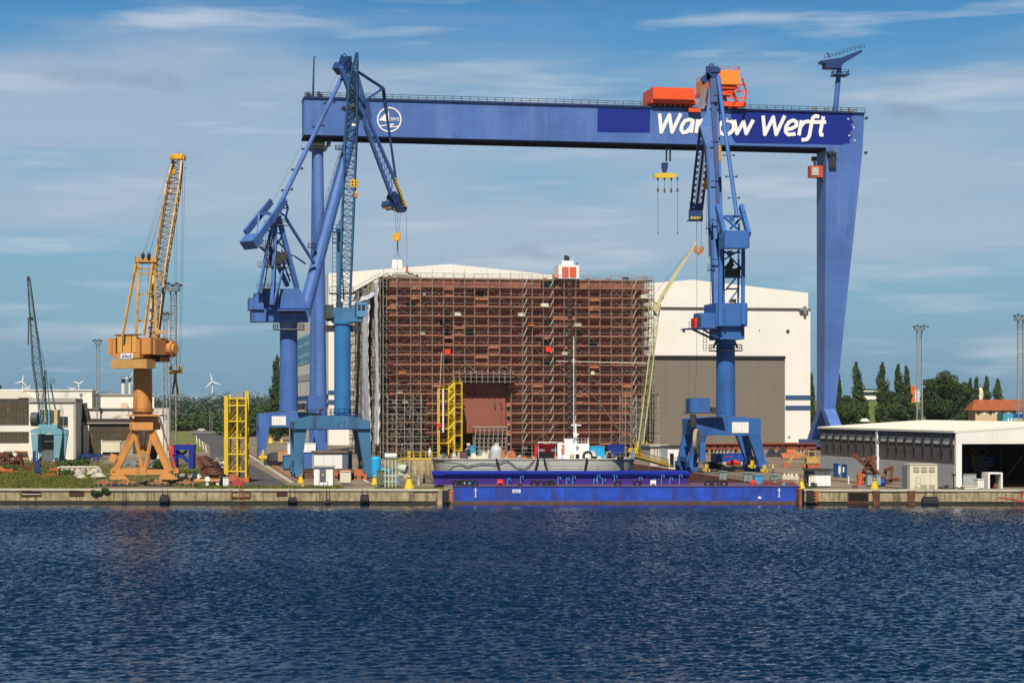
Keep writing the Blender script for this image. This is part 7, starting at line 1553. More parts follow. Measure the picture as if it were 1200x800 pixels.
# yellow lattice tower on the left quay
tw = thing('lattice_tower', 'square yellow lattice tower standing beside the road on the left quay', 'lattice tower', P(276, 560, 358)); PT = Plane(358, False)
def zT(py): return CZ+(HZ-py)/F*358
x0, x1, xm = PT.u(266.2), PT.u(288.3), PT.u(278)
mb = MB(); mb.box(x0-.5, x0+.2, -.4, .4, .6, zT(464), (0, 358, 0)); mb.build('mast_plate', yellow, tw)
for x, d, yt in ((x1, 0, 458), (x0+.2, 2.8, 462), (x1, 2.8, 458), (xm, 0, 466), (xm, 2.8, 466)):
    mb = MB(); mb.box(x-.16, x+.16, d-.16, d+.16, .8, zT(yt), (0, 358, 0)); mb.build('column', yellow, tw)
ys = [466, 474, 492.5, 512, 531, 551]
for i, y in enumerate(ys):
    mb = MB(); mb.box(x0, x1, -.2, .05, zT(y)-.25, zT(y), (0, 358, 0)); mb.box(x0, x1, 2.6, 2.9, zT(y)-.25, zT(y), (0, 358, 0)); mb.box(x0+.1, x1-.1, .1, 2.5, zT(y)-.12, zT(y)-.02, (0, 358, 0)); mb.build('floor_frame', yellow, tw)
    if i < 5:
        mb = MB(); z0, z1 = zT(ys[i+1]), zT(y)-.3; Yq = 358
        for a, b in ((x0, xm), (xm, x1)):
            mb.rod((a, Yq+.1, z0), (b, Yq+.1, z1), .1); mb.rod((a, Yq+2.7, z1), (b, Yq+2.7, z0), .1)
        for f_ in (.3, .42): mb.rod((x0, Yq, z0+(z1-z0)*f_), (x1, Yq, z0+(z1-z0)*f_), .08)
        mb.bar((x0+.5, Yq+1.2, z0), (x1-.5, Yq+1.2, z1), .5, .1); mb.box(xm-.6, xm+.5, 1.4, 2.2, z0+.1, z0+.7, (0, Yq, 0)); mb.build('stair', yellow, tw)
mb = MB(); mb.box(PT.u(274), PT.u(284), 1, 2, zT(466), zT(459), (0, 358, 0)); mb.build('grey_panel', mat('mesh_grey', (.2, .21, .24), .7), tw)
mb = MB(); mb.box(x0, x1+.6, -.8, 3, .05, .9, (0, 358, 0)); mb.box(PT.u(270), PT.u(279), -1.5, -.81, .2, 1.5, (0, 358, 0)); mb.build('base', rustor, tw)
obj_box('panel', 'blank white panel standing on the quay in front of the yellow lattice tower', 'panel', 261.3, 267.8, 559, 570.8, 332, .5, signw, yaw=False)
mb = MB(); c = P(279, 569, 336); c.z = 0; mb.box(-.9, .9, -.5, .5, .1, 1.0, c); mb.box(-.8, .2, -.4, .4, 1.0, 1.25, c); mb.tube(c+V((-.5, -.5, .2)), c+V((.5, -.5, .2)), .2, n=8); single(mb, 'crate', mat('crate_crimson', (.35, .05, .05), .7), 'small crimson crate by the foot of the yellow lattice tower', 'crate')
# rusty girder stack between the orange crane and the yellow tower
r = random.Random(5)
for i in range(10):
    Y = 340+i*13.5; px0, px1 = 238-i*.9, 259-i*2.0; k = Y/F; x0, x1 = (px0-600)*k, (px1-600)*k; t_ = thing('steel_girder', ['nearest long rusty girder in the stack left of the yellow tower', 'second rusty girder of the stack left of the yellow tower', 'third rusty girder of the stack left of the yellow tower', 'fourth rusty girder of the stack left of the yellow tower', 'fifth rusty girder of the stack left of the yellow tower', 'sixth rusty girder of the stack left of the yellow tower', 'seventh rusty girder of the stack left of the yellow tower', 'eighth rusty girder of the stack left of the yellow tower', 'ninth rusty girder of the stack left of the yellow tower', 'farthest rusty girder of the stack left of the yellow tower'][i], 'girder', V(((x0+x1)/2, Y, 0)), 'rusty girders stacked on the left quay')
    mb = MB(); mb.box(x0, x1, 0, 6, 1.0, 1.9, (0, Y, 0)); mb.box(x0+.2, x1-.2, 6.3, 11, .7, 1.5, (0, Y, 0)); mb.box(x0+.5, x1-.5, -.3, 6.4, 1.95, 2.15, (0, Y, 0)); mb.build('beam', rust, t_)
    mb = MB(); mb.box(x0+.4, x0+.9, .3, 1.2, .02, .99, (0, Y, 0)); mb.box(x1-.9, x1-.4, .3, 1.2, .02, .99, (0, Y, 0)); mb.build('trestle', gsteel if i else signw, t_)
mb = MB(); c = P(247.5, 562, 339); c.z = 0; mb.box(-2.9, 1.5, -.2, 0, .9, 1.3, c); single(mb, 'timber_beam', mat('fresh_timber', (.5, .26, .12), .8), 'light orange beam lying across the front of the rusty girders', 'timber')
mb = MB(); c = P(243, 561, 337); mb.tube(c, c+V((0, .1, 0)), .45, n=16); mb.rod(c, V((c.x, c.y, 0)), .1); single(mb, 'round_sign', signw, 'small round white sign in front of the rusty girders', 'sign')
# blue press frame right of the orange crane
bf = thing('press_stand', 'bright blue steel frame with red ends right of the orange crane', 'frame', P(214, 555, 400)); PF = Plane(400, False)
mb = MB(); PF.box(mb, 202, 227, 521, 527, 0, 3); mb.build('top_beam', mat('vivid_blue', (.01, .03, .26), .5, .15), bf)
for a, b in ((202, 206.5), (221, 226.5)):
    mb = MB(); PF.box(mb, a, b, 527.1, 549, 0, 3); mb.build('leg', mat('vivid_blue', ()), bf)
mb = MB(); mb.bar(P(207, 528, 401), P(221, 541, 401), .7); mb.bar(P(219, 528, 401), P(206, 538, 401), .5); mb.build('brace', mat('vivid_blue', ()), bf)
mb = MB(); PF.box(mb, 200, 204, 521, 532, -.3, -.02); PF.box(mb, 217, 220, 519, 522, .2, 1); mb.bar(P(201, 532, 399.5), P(206, 549, 399.5), .3); mb.build('red_bracket', red, bf)
# grey heaps, scrap and stones on the left strip
r = random.Random(14)
def rock(c, s, r):
    mb = MB(); n = 7; prof = [(s*r.uniform(.7, 1), 0), (s*r.uniform(.9, 1.1), s*.35), (s*r.uniform(.5, .8), s*.8), (s*.15, s*1.0)]; mb.lathe(c, prof, n)
    mb.v = [(x+r.uniform(-.12, .12)*s, y+r.uniform(-.12, .12)*s, z) for x, y, z in mb.v]; return mb
for i in range(16):
    px = r.uniform(90, 118); py = r.uniform(553, 562); Y = gY(py); c = ((px-600)/F*Y, Y, 0)
    single(rock(c, r.uniform(.7, 1.5), r), 'stone_block', r.choice([capcon, gsteel, galv]), 'pale stone block in the heap left of the orange crane', 'stone', 'stone blocks in the heap left of the orange crane')
for i in range(7):
    px = 72+i*6.3; Y = 400; x = (px-600)/F*Y; mb = MB(); pts = [V((x+1.2*math.cos(t*math.pi/10), Y, .2+1.3*math.sin(t*math.pi/10))) for t in range(11)]; mb.path(pts, .22, 7); mb.path([p+V((0, 1.6, 0)) for p in pts], .22, 7)
    single(mb, 'hoop', capcon, 'whitish concrete hoop in the row half sunk in the grass', 'hoop', 'row of pale hoops in the grass')
for i in range(10):
    px = r.uniform(228, 245) if i < 5 else r.uniform(210, 233); py = r.uniform(535, 550) if i < 5 else r.uniform(559, 566); 
    if i < 5: px += 18
    Y = gY(py); single(rock(((px-600)/F*Y, Y, 0), r.uniform(.6, 1.3), r), 'rubble_bag', r.choice([capcon, galv, signw]), 'whitish rubble bag lying among the girders near the orange crane', 'rubble', 'rubble bags near the orange crane')
def scrap(name, lbl, x0, x1, py, Y, m, n, hh_, seed, cat='scrap'):
    r = random.Random(seed); mb = MB(); base = 0
    for i in range(n):
        X = (r.uniform(x0, x1)-600)/F*Y; z = r.uniform(.1, hh_); a = V((X, Y+r.uniform(-1.5, 1.5), z)); mb.bar(a, a+V((r.uniform(-2.4, 2.4), r.uniform(-1, 1), r.uniform(-.5, .7)*min(1, hh_))), r.uniform(.15, .45), r.uniform(.15, .5))
        mb.bar(V((X, a.y, 0)), a, .25)
    return single(mb, name, m, lbl, cat)
scrap('scrap_heap', 'dark red rusty scrap heap in front of the far left factory wall', -4, 27, 545, 455, rust, 46, 3.2, 1)
scrap('scrap_heap', 'orange scrap pieces near the far left edge of the quay strip', -3, 10, 556, 398, rustor, 10, 1.1, 2)
scrap('scrap_pile', 'blue and rusty scrap frame left of the pale hoops', 30, 46, 552, 405, rust, 12, 2.2, 3)
scrap('scrap_pile', 'small rusty cart shaped scrap below the pale hoops', 57, 68, 556, 385, rustor, 7, 1.6, 4)
scrap('blue_equipment', 'row of dark blue equipment under the glazed factory wall', 96, 118, 540, 500, dblue, 22, 1.7, 6, 'equipment')
scrap('steel_parts', 'dim steel parts behind the legs of the orange crane', 140, 200, 545, 440, gsteel, 36, 2.2, 7)
scrap('steel_parts', 'mixed grey parts beside the girders left of the yellow tower', 250, 262, 540, 440, galv, 16, 2.4, 9)
for i, (px, Y) in enumerate(((40, 470), (43.5, 400), (45, 392), (66, 455))):
    mb = MB(); x = (px-600)/F*Y; mb.box(-.3, .3, -.3, .3, 0, [3.2, 2.8, 2.6, 2][i], (x, Y, 0)); mb.box(-.6, .6, -.4, .4, [1.2, 1, .8, .7][i], [1.5, 1.3, 1.1, 1.0][i], (x, Y, 0)); single(mb, 'post', dblue if i < 3 else rust, ['dark blue post left of the teal crane foot', 'dark blue post in the grass left of the pale hoops', 'shorter dark blue post beside the taller one in the grass', 'brown post under the teal crane'][i], 'post')
# tall posts / signs beyond the road
for i, (px, yt, yb, Y) in enumerate(((246, 483, 505, 1050), (248.5, 484, 505, 1040), (257, 479.5, 507, 1000), (261, 479.5, 507, 1000))):
    t_ = thing('lamp_post', ['grey lamp post beyond the road, first from the left', 'grey lamp post beyond the road, second from the left', 'grey lamp post beyond the road, third from the left', 'grey lamp post beyond the road just left of the yellow tower'][i], 'lamp post', P(px, yb, Y), 'lamp posts beyond the road'); x = (px-600)/F*Y; z = CZ+(HZ-yt)/F*Y
    MB().tube((x, Y, 0), (x, Y, z), .2, .12, 8).build('pole', gsteel, t_); mb = MB(); mb.box(-.2, 1.4, -.2, .2, z-.1, z+.1, (x, Y, 0)); mb.build('lamp', gsteel, t_)
for i, px in enumerate((231, 234.5, 238.5, 242)):
    py = 520+i*3.2; Y = gY(py); x = (px-600)/F*Y; mb = MB(); mb.tube((x, Y, 0), (x-.3, Y, 2.8-i*.3), .16, n=8); mb.tube((x-.3, Y, 2.8-i*.3), (x-.3, Y, 3.1-i*.3), .22, n=8); single(mb, 'marker_post', signw, 'white marker post along the left edge of the road', 'post', 'white posts along the road')
cr_ = thing('parked_car', 'small white car parked at the far end of the road', 'car', P(236.5, 504, 1120)); c = P(236.5, 504.5, 1120); c.z = 0
mb = MB(); mb.prism([c+V((-2.1, 0, .4)), c+V((2.1, 0, .4)), c+V((2.1, 0, 1.0)), c+V((1.3, 0, 1.15)), c+V((.7, 0, 1.75)), c+V((-1.0, 0, 1.75)), c+V((-1.8, 0, 1.1)), c+V((-2.1, 0, 1.0))], V((0, 1.7, 0))); mb.build('body', signw, cr_); mb = MB(); mb.prism([c+V((-1.4, -.03, 1.1)), c+V((1.1, -.03, 1.1)), c+V((.6, -.03, 1.65)), c+V((-.9, -.03, 1.65))], V((0, .02, 0))); mb.build('window', glassd, cr_)
for q in (-1.3, 1.3): mb = MB(); mb.tube(c+V((q, -.05, .35)), c+V((q, .2, .35)), .35, n=12); mb.build('wheel', rubber, cr_)
# grass and shrubs on the left strip
r = random.Random(40); mb = MB()
def tuft(mb, x, y, h, r):
    for _ in range(4):
        a = r.uniform(0, 6.28); l_ = r.uniform(.5, 1)*h; w = .10; d = V((math.cos(a), math.sin(a), 0)); b = V((x+r.uniform(-.4, .4), y+r.uniform(-.4, .4), 0)); k = len(mb.v); sd_ = V((-d.y, d.x, 0))*w
        mb.v += [tuple(b-sd_), tuple(b+sd_), tuple(b+d*.35*l_+V((0, 0, l_)))]; mb.f.append((k, k+1, k+2))
for i in range(9000):
    px = r.uniform(-15, 112); py = 556+16*r.random()**.7; Y = max(329.5, gY(py)); tuft(mb, (px-600)/F*Y, Y, r.uniform(.25, .75), r)
for i in range(2600):
    px = r.uniform(-10, 112); py = r.uniform(546, 557); Y = gY(py); tuft(mb, (px-600)/F*Y, Y, r.uniform(.3, 1.0), r)
for i in range(1300):
    px = r.uniform(230, 400); Y = r.uniform(329.3, 331.5); tuft(mb, (px-600)/F*Y, Y, r.uniform(.3, .8), r)
for i in range(900):
    px = r.uniform(205, 262); Y = r.uniform(331, 430); tuft(mb, (px-600)/F*Y, Y, r.uniform(.3, .7), r)
for i in range(2600):
    px = r.uniform(-10, 235); Y = r.uniform(400, 500) if px < 120 else r.uniform(345, 470); tuft(mb, (px-600)/F*Y, Y, r.uniform(.2, .6), r)
for i in range(500):
    px = r.uniform(440, 520); Y = r.uniform(329.5, 331); tuft(mb, (px-600)/F*Y, Y, r.uniform(.15, .4), r)
struct(mb, 'grass', grass_m, 'stuff')
def bush(px, py, wpx, hpx, Y, lbl, seed, m=leaf_b):
    r = random.Random(seed); k = Y/F; X = (px-600)*k; t_ = thing('bush', lbl, 'bush', V((X, Y, 0)), 'bushes on the left quay'); mb = MB()
    for i in range(14): leafcloud(mb, (X+r.uniform(-.5, .5)*wpx*k*.8, Y+r.uniform(-1, 1), hpx*k*r.uniform(.25, .65)), wpx*k*.2, 1, hpx*k*.33, 170, .22, r)
    mb.build('crown', m, t_); mb = MB(); mb.tube((X, Y, 0), (X, Y, hpx*k*.5), .12, .05, 6); mb.build('stem', bark, t_)
bush(86, 548, 34, 14, 432, 'largest green bush behind the pale hoops', 1); bush(75, 556, 22, 8, 392, 'low bush in front of the pale hoops', 2); bush(12, 552, 22, 10, 410, 'green bush beside the orange scrap at the far left', 3)
bush(186, 549, 12, 14, 430, 'green bush between the right legs of the orange crane', 4, leaf_d); bush(96, 553, 14, 9, 405, 'small bush touching the stone heap', 5)
X, Y = on_quay(119); r = random.Random(6); t_ = thing('bush', 'dark bush hanging over the quay wall left of the orange crane', 'bush', V((X, Y, -1))); mb = MB()
for i in range(13): leafcloud(mb, (X+r.uniform(-1.4, 1.4), Y-.2, -.45+r.uniform(-.35, .45)), .45, .25, .3, 110, .12, r)
mb.build('crown', leaf_d, t_)
# ================================================================== DOCK GATE PONTOON AND GREY BARGE
PB = Plane(329.5, False)
dg = thing('dock_pontoon', 'long bright blue pontoon closing the dock mouth at the waterline', 'pontoon', PB.gl(735, 6, WZ))
mb = MB(); PB.zbox(mb, 530.5, 938.5, WZ-.8, PB.z(735, 570), 0, 14); mb.build('hull', bargeb, dg)
mb = MB(); PB.zbox(mb, 530.3, 938.7, WZ-.6, WZ+.42, -.12, -.01); mb.build('boot_top', mat('boot_top', (.10, .06, .05), .8, .3, .8), dg)
mb = MB(); PB.zbox(mb, 530.2, 938.8, PB.z(735, 570)+.005, PB.z(735, 570)+.12, -.1, 14.1); mb.build('deck', mat('pontoon_deck', (.10, .06, .12), .8, .3, .8), dg)
for px in (557.3, 913):
    mb = MB(); PB.box(mb, px-.45, px+.45, 571.5, 582.5, -.09, -.015); PB.box(mb, px-1.9, px+1.9, 573.7, 574.6, -.09, -.02); PB.box(mb, px-1.3, px+1.3, 581, 582, -.09, -.02); mb.build('draft_mark', signw, dg)
mb = MB(); PB.box(mb, 600.5, 610, 573.3, 577.2, -.07, -.01); sg = mb.build('name_plate', signw, dg); text('EMAR', PB, 605.2, 575.3, 2.2, -.09, navy, sg, wpx=7)
mb = MB(); PB.poly(mb, [(888, 584), (889, 581.5), (891, 581.2), (892.5, 584)], -.08, -.015); mb.build('draft_mark', signw, dg)
for i, px in enumerate((534, 539, 543, 551, 556, 626, 634, 642, 646, 724, 747, 830, 839, 849)):
    mb = MB(); c = PB.gl(px, .6, PB.z(735, 570)+.5); 
    for t in range(12):
        a = t*math.pi/6; b = a+math.pi/6; mb.tube(c+V((math.cos(a)*.5, 0, math.sin(a)*.5)), c+V((math.cos(b)*.5, 0, math.sin(b)*.5)), .2, n=6)
    tt_ = single(mb, 'tyre', rubber, 'black tyre standing on the edge of the blue pontoon', 'tyre', 'tyres on the blue pontoon')
PU = Plane(336.5, False)
du = thing('dock_gate', 'dark blue upper dock gate with a purple weathered face under the grey barge', 'dock gate', PU.gl(657, 2, 0))
zt = PU.z(657, 552.5); mb = MB(); PU.zbox(mb, 508, 806.5, .42, PU.z(657, 559.3), 0, 5); mb.build('face', purple, du)
mb = MB(); PU.zbox(mb, 507, 807.5, PU.z(657, 559.3)+.01, PU.z(657, 556), -.12, 6); mb.build('girder', bargeb, du); mb = MB(); PU.zbox(mb, 506, 808.5, PU.z(657, 556)+.01, zt, -.5, 6.4); mb.build('top_flange', bargetop, du)
mb = MB(); mb.rail([PU.gl(520, -1.2, zt), PU.gl(600, -1.2, zt), PU.gl(700, -1.2, zt), PU.gl(760, -1.2, zt)], 1.0, 2.6, .06, 2); mb.build('railing', gsteel, du)
r = random.Random(50)
for px in (654, 664, 671, 696, 706, 765, 785, 796, 595, 700, 720, 749, 775, 610):
    mb = MB(); w = .22; z0 = .5; z1 = z0+r.uniform(.9, 1.6); u = PU.u(px); mb.rod(PU.gl(px, -.5, .45), PU.gl(px, -.5, z1), .12); mb.rod(PU.gl(px, -.5, z1), PU.gl(px+r.choice([2.5, 3.5, -2.5]), -.5, z1), .12); mb.rod(PU.gl(px+3, -.5, z1), PU.gl(px+3, -.5, z1-.5), .12); mb.build('davit', mat('davit_cyan', (.12, .45, .75), .5), du)
for nm, px, w, h, m, lb in (('drum_box', 586, 7, 7, red, 'bright red box on the pontoon near its left end'), ('white_box', 765.5, 6.5, 6, signw, 'white box on the pontoon deck right of the middle'), ('life_ring', 550, 4, 4, cyanc, 'light blue drum on the left end of the pontoon'), ('winch', 545, 8, 4, palegreen, 'pale green winch on the left end of the pontoon'), ('pump', 609, 6, 2.5, dsteel, 'low dark pump on the pontoon deck right of the red box')):
    k = 331/F; c = V(((px-600)*k, 331.5, PB.z(735, 570)+.125)); t_ = thing(nm, lb, nm.replace('_', ' '), c); mb = MB(); mb.box(-w*k/2, w*k/2, -.5, .5, .1, h*k, c); mb.build('casing', m, t_); mb = MB(); mb.tube(c+V((-w*k*.3, -.55, h*k*.5)), c+V((w*k*.3, -.55, h*k*.5)), h*k*.2, n=10); mb.box(-w*k*.5, w*k*.5, -.4, .4, 0, .09, c); mb.build('fitting', m, t_)
# grey barge
BG = Plane(345, False); bg_ = thing('work_barge', 'grey flat barge with rounded ends lying in the dock behind the blue gate', 'barge', BG.gl(625, 6, -2))
zd = BG.z(625, 538.3)
def hullplan(off=0, lo=0):
    x0, x1 = BG.u(503+lo), BG.u(749-lo*1.6); pts = []
    for t in range(9): a = math.pi/2+math.pi/2*t/8; pts.append((x0+6+6*math.cos(a)*1.0, 8+(8+off)*math.sin(a)))
    return x0, x1
x0, x1 = BG.u(504), BG.u(747)
def ring(z, ins):
    pts = []
    for t in range(13): a = math.pi/2+math.pi*t/12; pts.append((x0+5+ins+5*math.cos(a), 345+8+8*math.sin(a), z))
    for t in range(13): a = -math.pi/2+math.pi*t/12; pts.append((x1-9-ins+9*math.cos(a), 345+8+8*math.sin(a), z))
    return pts
mb = MB(); a = ring(-1.5, 1.5); b = ring(1.2, .6); c = ring(zd, 0); n_r = len(a); mb.add(a+b+c, [(i, (i+1) % n_r, n_r+(i+1) % n_r, n_r+i) for i in range(n_r)]+[(n_r+i, n_r+(i+1) % n_r, 2*n_r+(i+1) % n_r, 2*n_r+i) for i in range(n_r)]+[tuple(range(2*n_r, 3*n_r))]); mb.f = [tuple(reversed(q)) for q in mb.f]; mb.build('hull', hullgrey, bg_, True)
mb = MB(); rr = ring(zd, -.05)
for i in range(n_r): p_, q_ = V(rr[i]), V(rr[(i+1) % n_r]); mb.bar(p_+V((0, 0, .08)), q_+V((0, 0, .08)), .25, .2)
mb.build('rubbing_strake', capcon, bg_)
hose = [(540-32, 538.5), (513, 541), (540, 543.1), (547.5, 546.2), (563.8, 542.5), (573, 543), (581, 543.8), (593.8, 539), (600, 543), (605, 547.5), (615, 549), (621, 544.5), (626.3, 538.1)]
mb = MB(); mb.path([BG.gl(x, -.25, BG.z(x, y)) for x, y in hose], .07, 8); single(mb, 'hose', rubber, 'black hose drooping in loops along the grey barge side', 'hose')
for i, (xa, ya, xb, yb_) in enumerate(((581.5, 537, 586, 551), (630.5, 537, 627, 551), (637.5, 537, 641.5, 551.5), (688, 536, 685, 551))):
    mb = MB(); mb.rod(BG.gl(xa, -.6, BG.z(xa, ya)), BG.gl(xb, -.6, BG.z(xb, yb_)), .28); mb.rod(BG.gl(xa, -.6, BG.z(xa, ya)), BG.gl(xa, .5, BG.z(xa, ya)), .2); single(mb, 'mooring_line', rubber, ['thick black line under the grey drum on the barge', 'left one of two slanted black lines below the red shed', 'right one of two slanted black lines below the red shed', 'slanted black line below the white deckhouse right corner'][i], 'mooring line', 'slanted black lines on the barge side')
PD = Plane(349, False)
wh = thing('deckhouse', 'white deckhouse with mast and radar on the grey barge', 'deckhouse', PD.gl(675, 2, zd))
mb = MB(); PD.zbox(mb, 659.5, 690.5, zd, PD.z(675, 520), 0, 5); PD.zbox(mb, 653.5, 659.4, zd, PD.z(675, 518.5), .6, 4); mb.build('house', signw, wh)
mb = MB(); q = [PD.gl(661, 0, PD.z(675, 520)), PD.gl(690, 0, PD.z(675, 520)), PD.gl(690, 5, PD.z(675, 520))]; mb.rail(q, 1.0, .6, .07, 2); PD.zbox(mb, 662, 672, PD.z(675, 520), PD.z(675, 514.5), 1, 3); mb.build('bridge_rail', signw, wh)
mb = MB(); o = PD.gl(675, 2, PD.z(675, 520)); mb.tube(o, PD.gl(675, 2, PD.z(675, 496)), .28, .14, 10); mb.bar(PD.gl(669.5, 2, PD.z(675, 498)), PD.gl(681.5, 2, PD.z(675, 498)), .25, .2); mb.bar(PD.gl(672, 2, PD.z(675, 508)), PD.gl(679, 2, PD.z(675, 509)), .2); mb.tube(PD.gl(675, 1.6, PD.z(675, 512)), PD.gl(675, 1.6, PD.z(675, 509)), .35, n=10); mb.rod(PD.gl(673, 2, PD.z(675, 497)), PD.gl(675.5, 2, PD.z(675, 486)), .1); mb.build('mast', signw, wh)
mb = MB(); PD.box(mb, 674.5, 679, 532, 538, -.08, -.02); mb.build('door', black, wh); mb = MB(); PD.box(mb, 675.2, 678.2, 522.5, 526.5, -.08, -.02); mb.build('window', gsteel, wh)
for y in (521, 525, 529): mb = MB(); PD.box(mb, 657.5, 661.5, y, y+2.4, .3-.45, -.1); mb.build('lifebuoy_box', mat('slat_red', ()), wh)
c = PD.gl(670, -.8, zd); mb = MB(); mb.lathe((c.x, c.y, zd), [(.35, .1), (.4, .7), (.2, 1.0)], 10); mb.build('vent', capcon, wh)
def cont(name, lbl, px0, px1, py0, m, Y=350, d=3, ribs=True):
    pl = Plane(Y, False); t_ = thing(name, lbl, 'container', pl.gl((px0+px1)/2, 1, zd)); mb = MB(); z1 = pl.z(650, py0); pl.zbox(mb, px0, px1, zd+.05, z1, 0, d); mb.build('body', m, t_); mb = MB(); x = px0+.5
    while x < px1: pl.zbox(mb, x, x+.35, zd+.2, z1-.15, -.06, -.01); x += 2.1
    pl.zbox(mb, px0-.1, px1+.1, z1-.12, z1+.03, -.08, d+.05); mb.build('rib', m, t_); return t_, pl
cont('container', 'light cyan container right of the white deckhouse', 691.5, 708.5, 523, cyanc)
cont('container', 'dark blue container on the right end of the grey barge', 713, 731.5, 521, mat('deck_navy', (.008, .03, .20), .5, .1))
c_, pl = cont('container', 'red shed with white stripes on the barge left of the deckhouse', 626.5, 651, 521, mat('shed_red', (.48, .02, .02), .5, .1))
for a, b in ((632, 638.5), (646, 652.2)): mb = MB(); pl.box(mb, a, b, 525.8, 528.8, -.12, -.07); mb.build('stripe', signw, c_)
mb = MB(); pl.box(mb, 629, 649, 530.5, 538, -.15, -.065); mb.build('opening', black, c_); mb = MB(); pl.box(mb, 630, 652, 517.8, 518.4, -1.5, 2); 
for px in (631, 651): mb.rod(pl.gl(px, -1, zd), pl.gl(px, -1, pl.z(640, 518)), .08)
mb.build('awning', signw, c_)
cont('container', 'small cyan frame cabin at the left part of the barge deck', 551, 557.5, 522, mat('frame_cyan', (.03, .25, .42), .6), d=2)
c = Plane(347, False).gl(581.5, 0, zd); mb = MB(); mb.lathe((c.x, c.y, zd), [(1.0, .1), (1.05, 1.3), (.9, 2.0), (.45, 2.4), (.2, 2.6)], 16); single(mb, 'tank', mat('tank_grey', (.42, .43, .41), .5, .15, 1), 'grey rounded drum with black base on the barge deck', 'tank', smooth=True)
mb = MB(); c = Plane(347, False).gl(688.5, -.6, zd+.55)
for t in range(14): a = t*math.pi/7; b = a+math.pi/7; mb.tube(c+V((math.cos(a)*.75, 0, math.sin(a)*.75)), c+V((math.cos(b)*.75, 0, math.sin(b)*.75)), .26, n=7)
single(mb, 'tyre', rubber, 'large black tyre on the barge edge right of the white deckhouse', 'tyre')
r = random.Random(63); used = [(624, 653), (653, 733)]
for i in range(46):
    px = r.uniform(512, 655) if i < 38 else r.uniform(690, 745)
    if any(a-1 < px < b+1 for a, b in used) and i < 38: continue
    Y = r.uniform(346.5, 350.5) if not any(a < px < b for a, b in used) else 346.6; X = (px-600)/F*Y; h = r.uniform(.5, 2.1); w = r.uniform(.5, 1.6)
    m = r.choice([galv, gsteel, rust, dsteel, cream, rustor, capcon, mat('valve_blue', ()), steelgreen]); mb = MB(); mb.box(-w/2, w/2, -.4, .4, 0, h*.55, (X, Y, zd+.01)); mb.box(-w/3, w/3, -.3, .3, h*.55, h*.8, (X, Y, zd+.01)); mb.rod((X-w/3, Y, zd+h*.8), (X+w/3, Y, zd+h), .15)
    single(mb, 'deck_equipment', m, 'small piece of equipment among the clutter on the grey barge deck', 'equipment', 'deck equipment on the grey barge')
mb = MB(); P4_ = Plane(346, False); mb.rail([P4_.gl(528, 0, zd), P4_.gl(552, 0, zd)], 1.1, 1, .07, 2); mb.rail([P4_.gl(553, 5, zd), P4_.gl(625, 5, zd)], 1.1, 1.5, .07, 2); mb.rail([P4_.gl(712, 0, zd), P4_.gl(734, 0, zd)], 1.2, .95, .1, 2); single(mb, 'guard_rail', galv, 'thin deck railing along the grey barge', 'railing')
# yellow gangway
gw = thing('gangway', 'yellow gangway sloping from the barge deck down to the right dockside', 'gangway', P(760, 540, 352)); a, b = P(741, 534, 350), P(783, 546, 362)
mb = MB(); mb.bar(a, b, 1.2, .25); mb.bar(a+V((0, -.65, .1)), b+V((0, -.65, .1)), .12, .4); mb.build('deck', yellow, gw); mb = MB()
for s in (-.65, .65): mb.rail([a+V((0, s, 0)), b+V((0, s, 0))], 1.15, .8, .1, 2)
mb.bar(P(742, 531, 350), P(737, 526, 350), .3); mb.build('railing', yellow, gw)
# ================================================================== RIGHT DOCKSIDE
g1 = thing('workshop', 'long pale metal shed with vertical seams at the right end of the block', 'shed', P(772, 540, 460)); pl = Plane(452)
mb = MB(); pl.zbox(mb, 762, 782.5, 0, pl.z(772, 523), 0, 9); mb.build('wall', mat('pale_shed', (.50, .48, .40), .7, .1, .6), g1); mb = MB(); pl.zbox(mb, 761, 783, pl.z(772, 523)+.01, pl.z(772, 521), -.4, 9.3); mb.build('roof', greyroof, g1)
for px in (766.5, 770, 773, 777): mb = MB(); pl.box(mb, px, px+.5, 526, 536, -.06, -.02); mb.build('slot', black, g1)
g2 = thing('workshop', 'white hut with a dark doorway left of the right crane legs', 'hut', P(794, 540, 440)); pl = Plane(430)
mb = MB(); pl.zbox(mb, 782.5, 806, 0, pl.z(794, 523.3), 0, 6); mb.build('wall', signw, g2); mb = MB(); pl.box(mb, 785, 789.5, 531, 547, -.08, -.02); mb.build('doorway', black, g2); mb = MB(); pl.zbox(mb, 782, 806.5, pl.z(794, 523.3)+.01, pl.z(794, 522.5), -.4, 6.3); mb.build('roof', dsteel, g2); mb = MB(); pl.box(mb, 790, 800, 534, 545, -.3, -.05); mb.build('cupboard', cream, g2)
# long rust red girder on stools
rg = thing('long_girder', 'very long rust red girder with round holes laid in front of the big hall door', 'girder', P(880, 530, 560)); pl = Plane(560)
mb = MB(); pl.box(mb, 826, 957, 520.5, 526.2, 0, 2.2); mb.build('web', mat('girder_red', (.22, .055, .03), .8, .15, .4), rg); mb = MB(); pl.zbox(mb, 825.5, 957.5, pl.z(890, 520.5)+.01, pl.z(890, 519.3), -.5, 2.6); pl.zbox(mb, 880, 935, pl.z(890, 519.3)+.01, pl.z(890, 518.5), .4, 1.8); mb.build('flange', mat('girder_red', ()), rg)
mb = MB()
for px in (832, 841, 849, 857, 867, 874, 907, 914, 921, 936, 943): c = pl.gl(px, -.05, pl.z(px, 523)); mb.tube(c, c+V((0, .03, 0)), .38, n=10)
mb.build('hole', black, rg)
for px in (829, 835, 840, 844, 848, 852, 858, 863, 918, 923, 928, 933, 938, 942): mb = MB(); pl.box(mb, px, px+1.4, 526.4, 530.5, .3, 1.8); mb.build('stool', rust if px % 2 else capcon, rg)
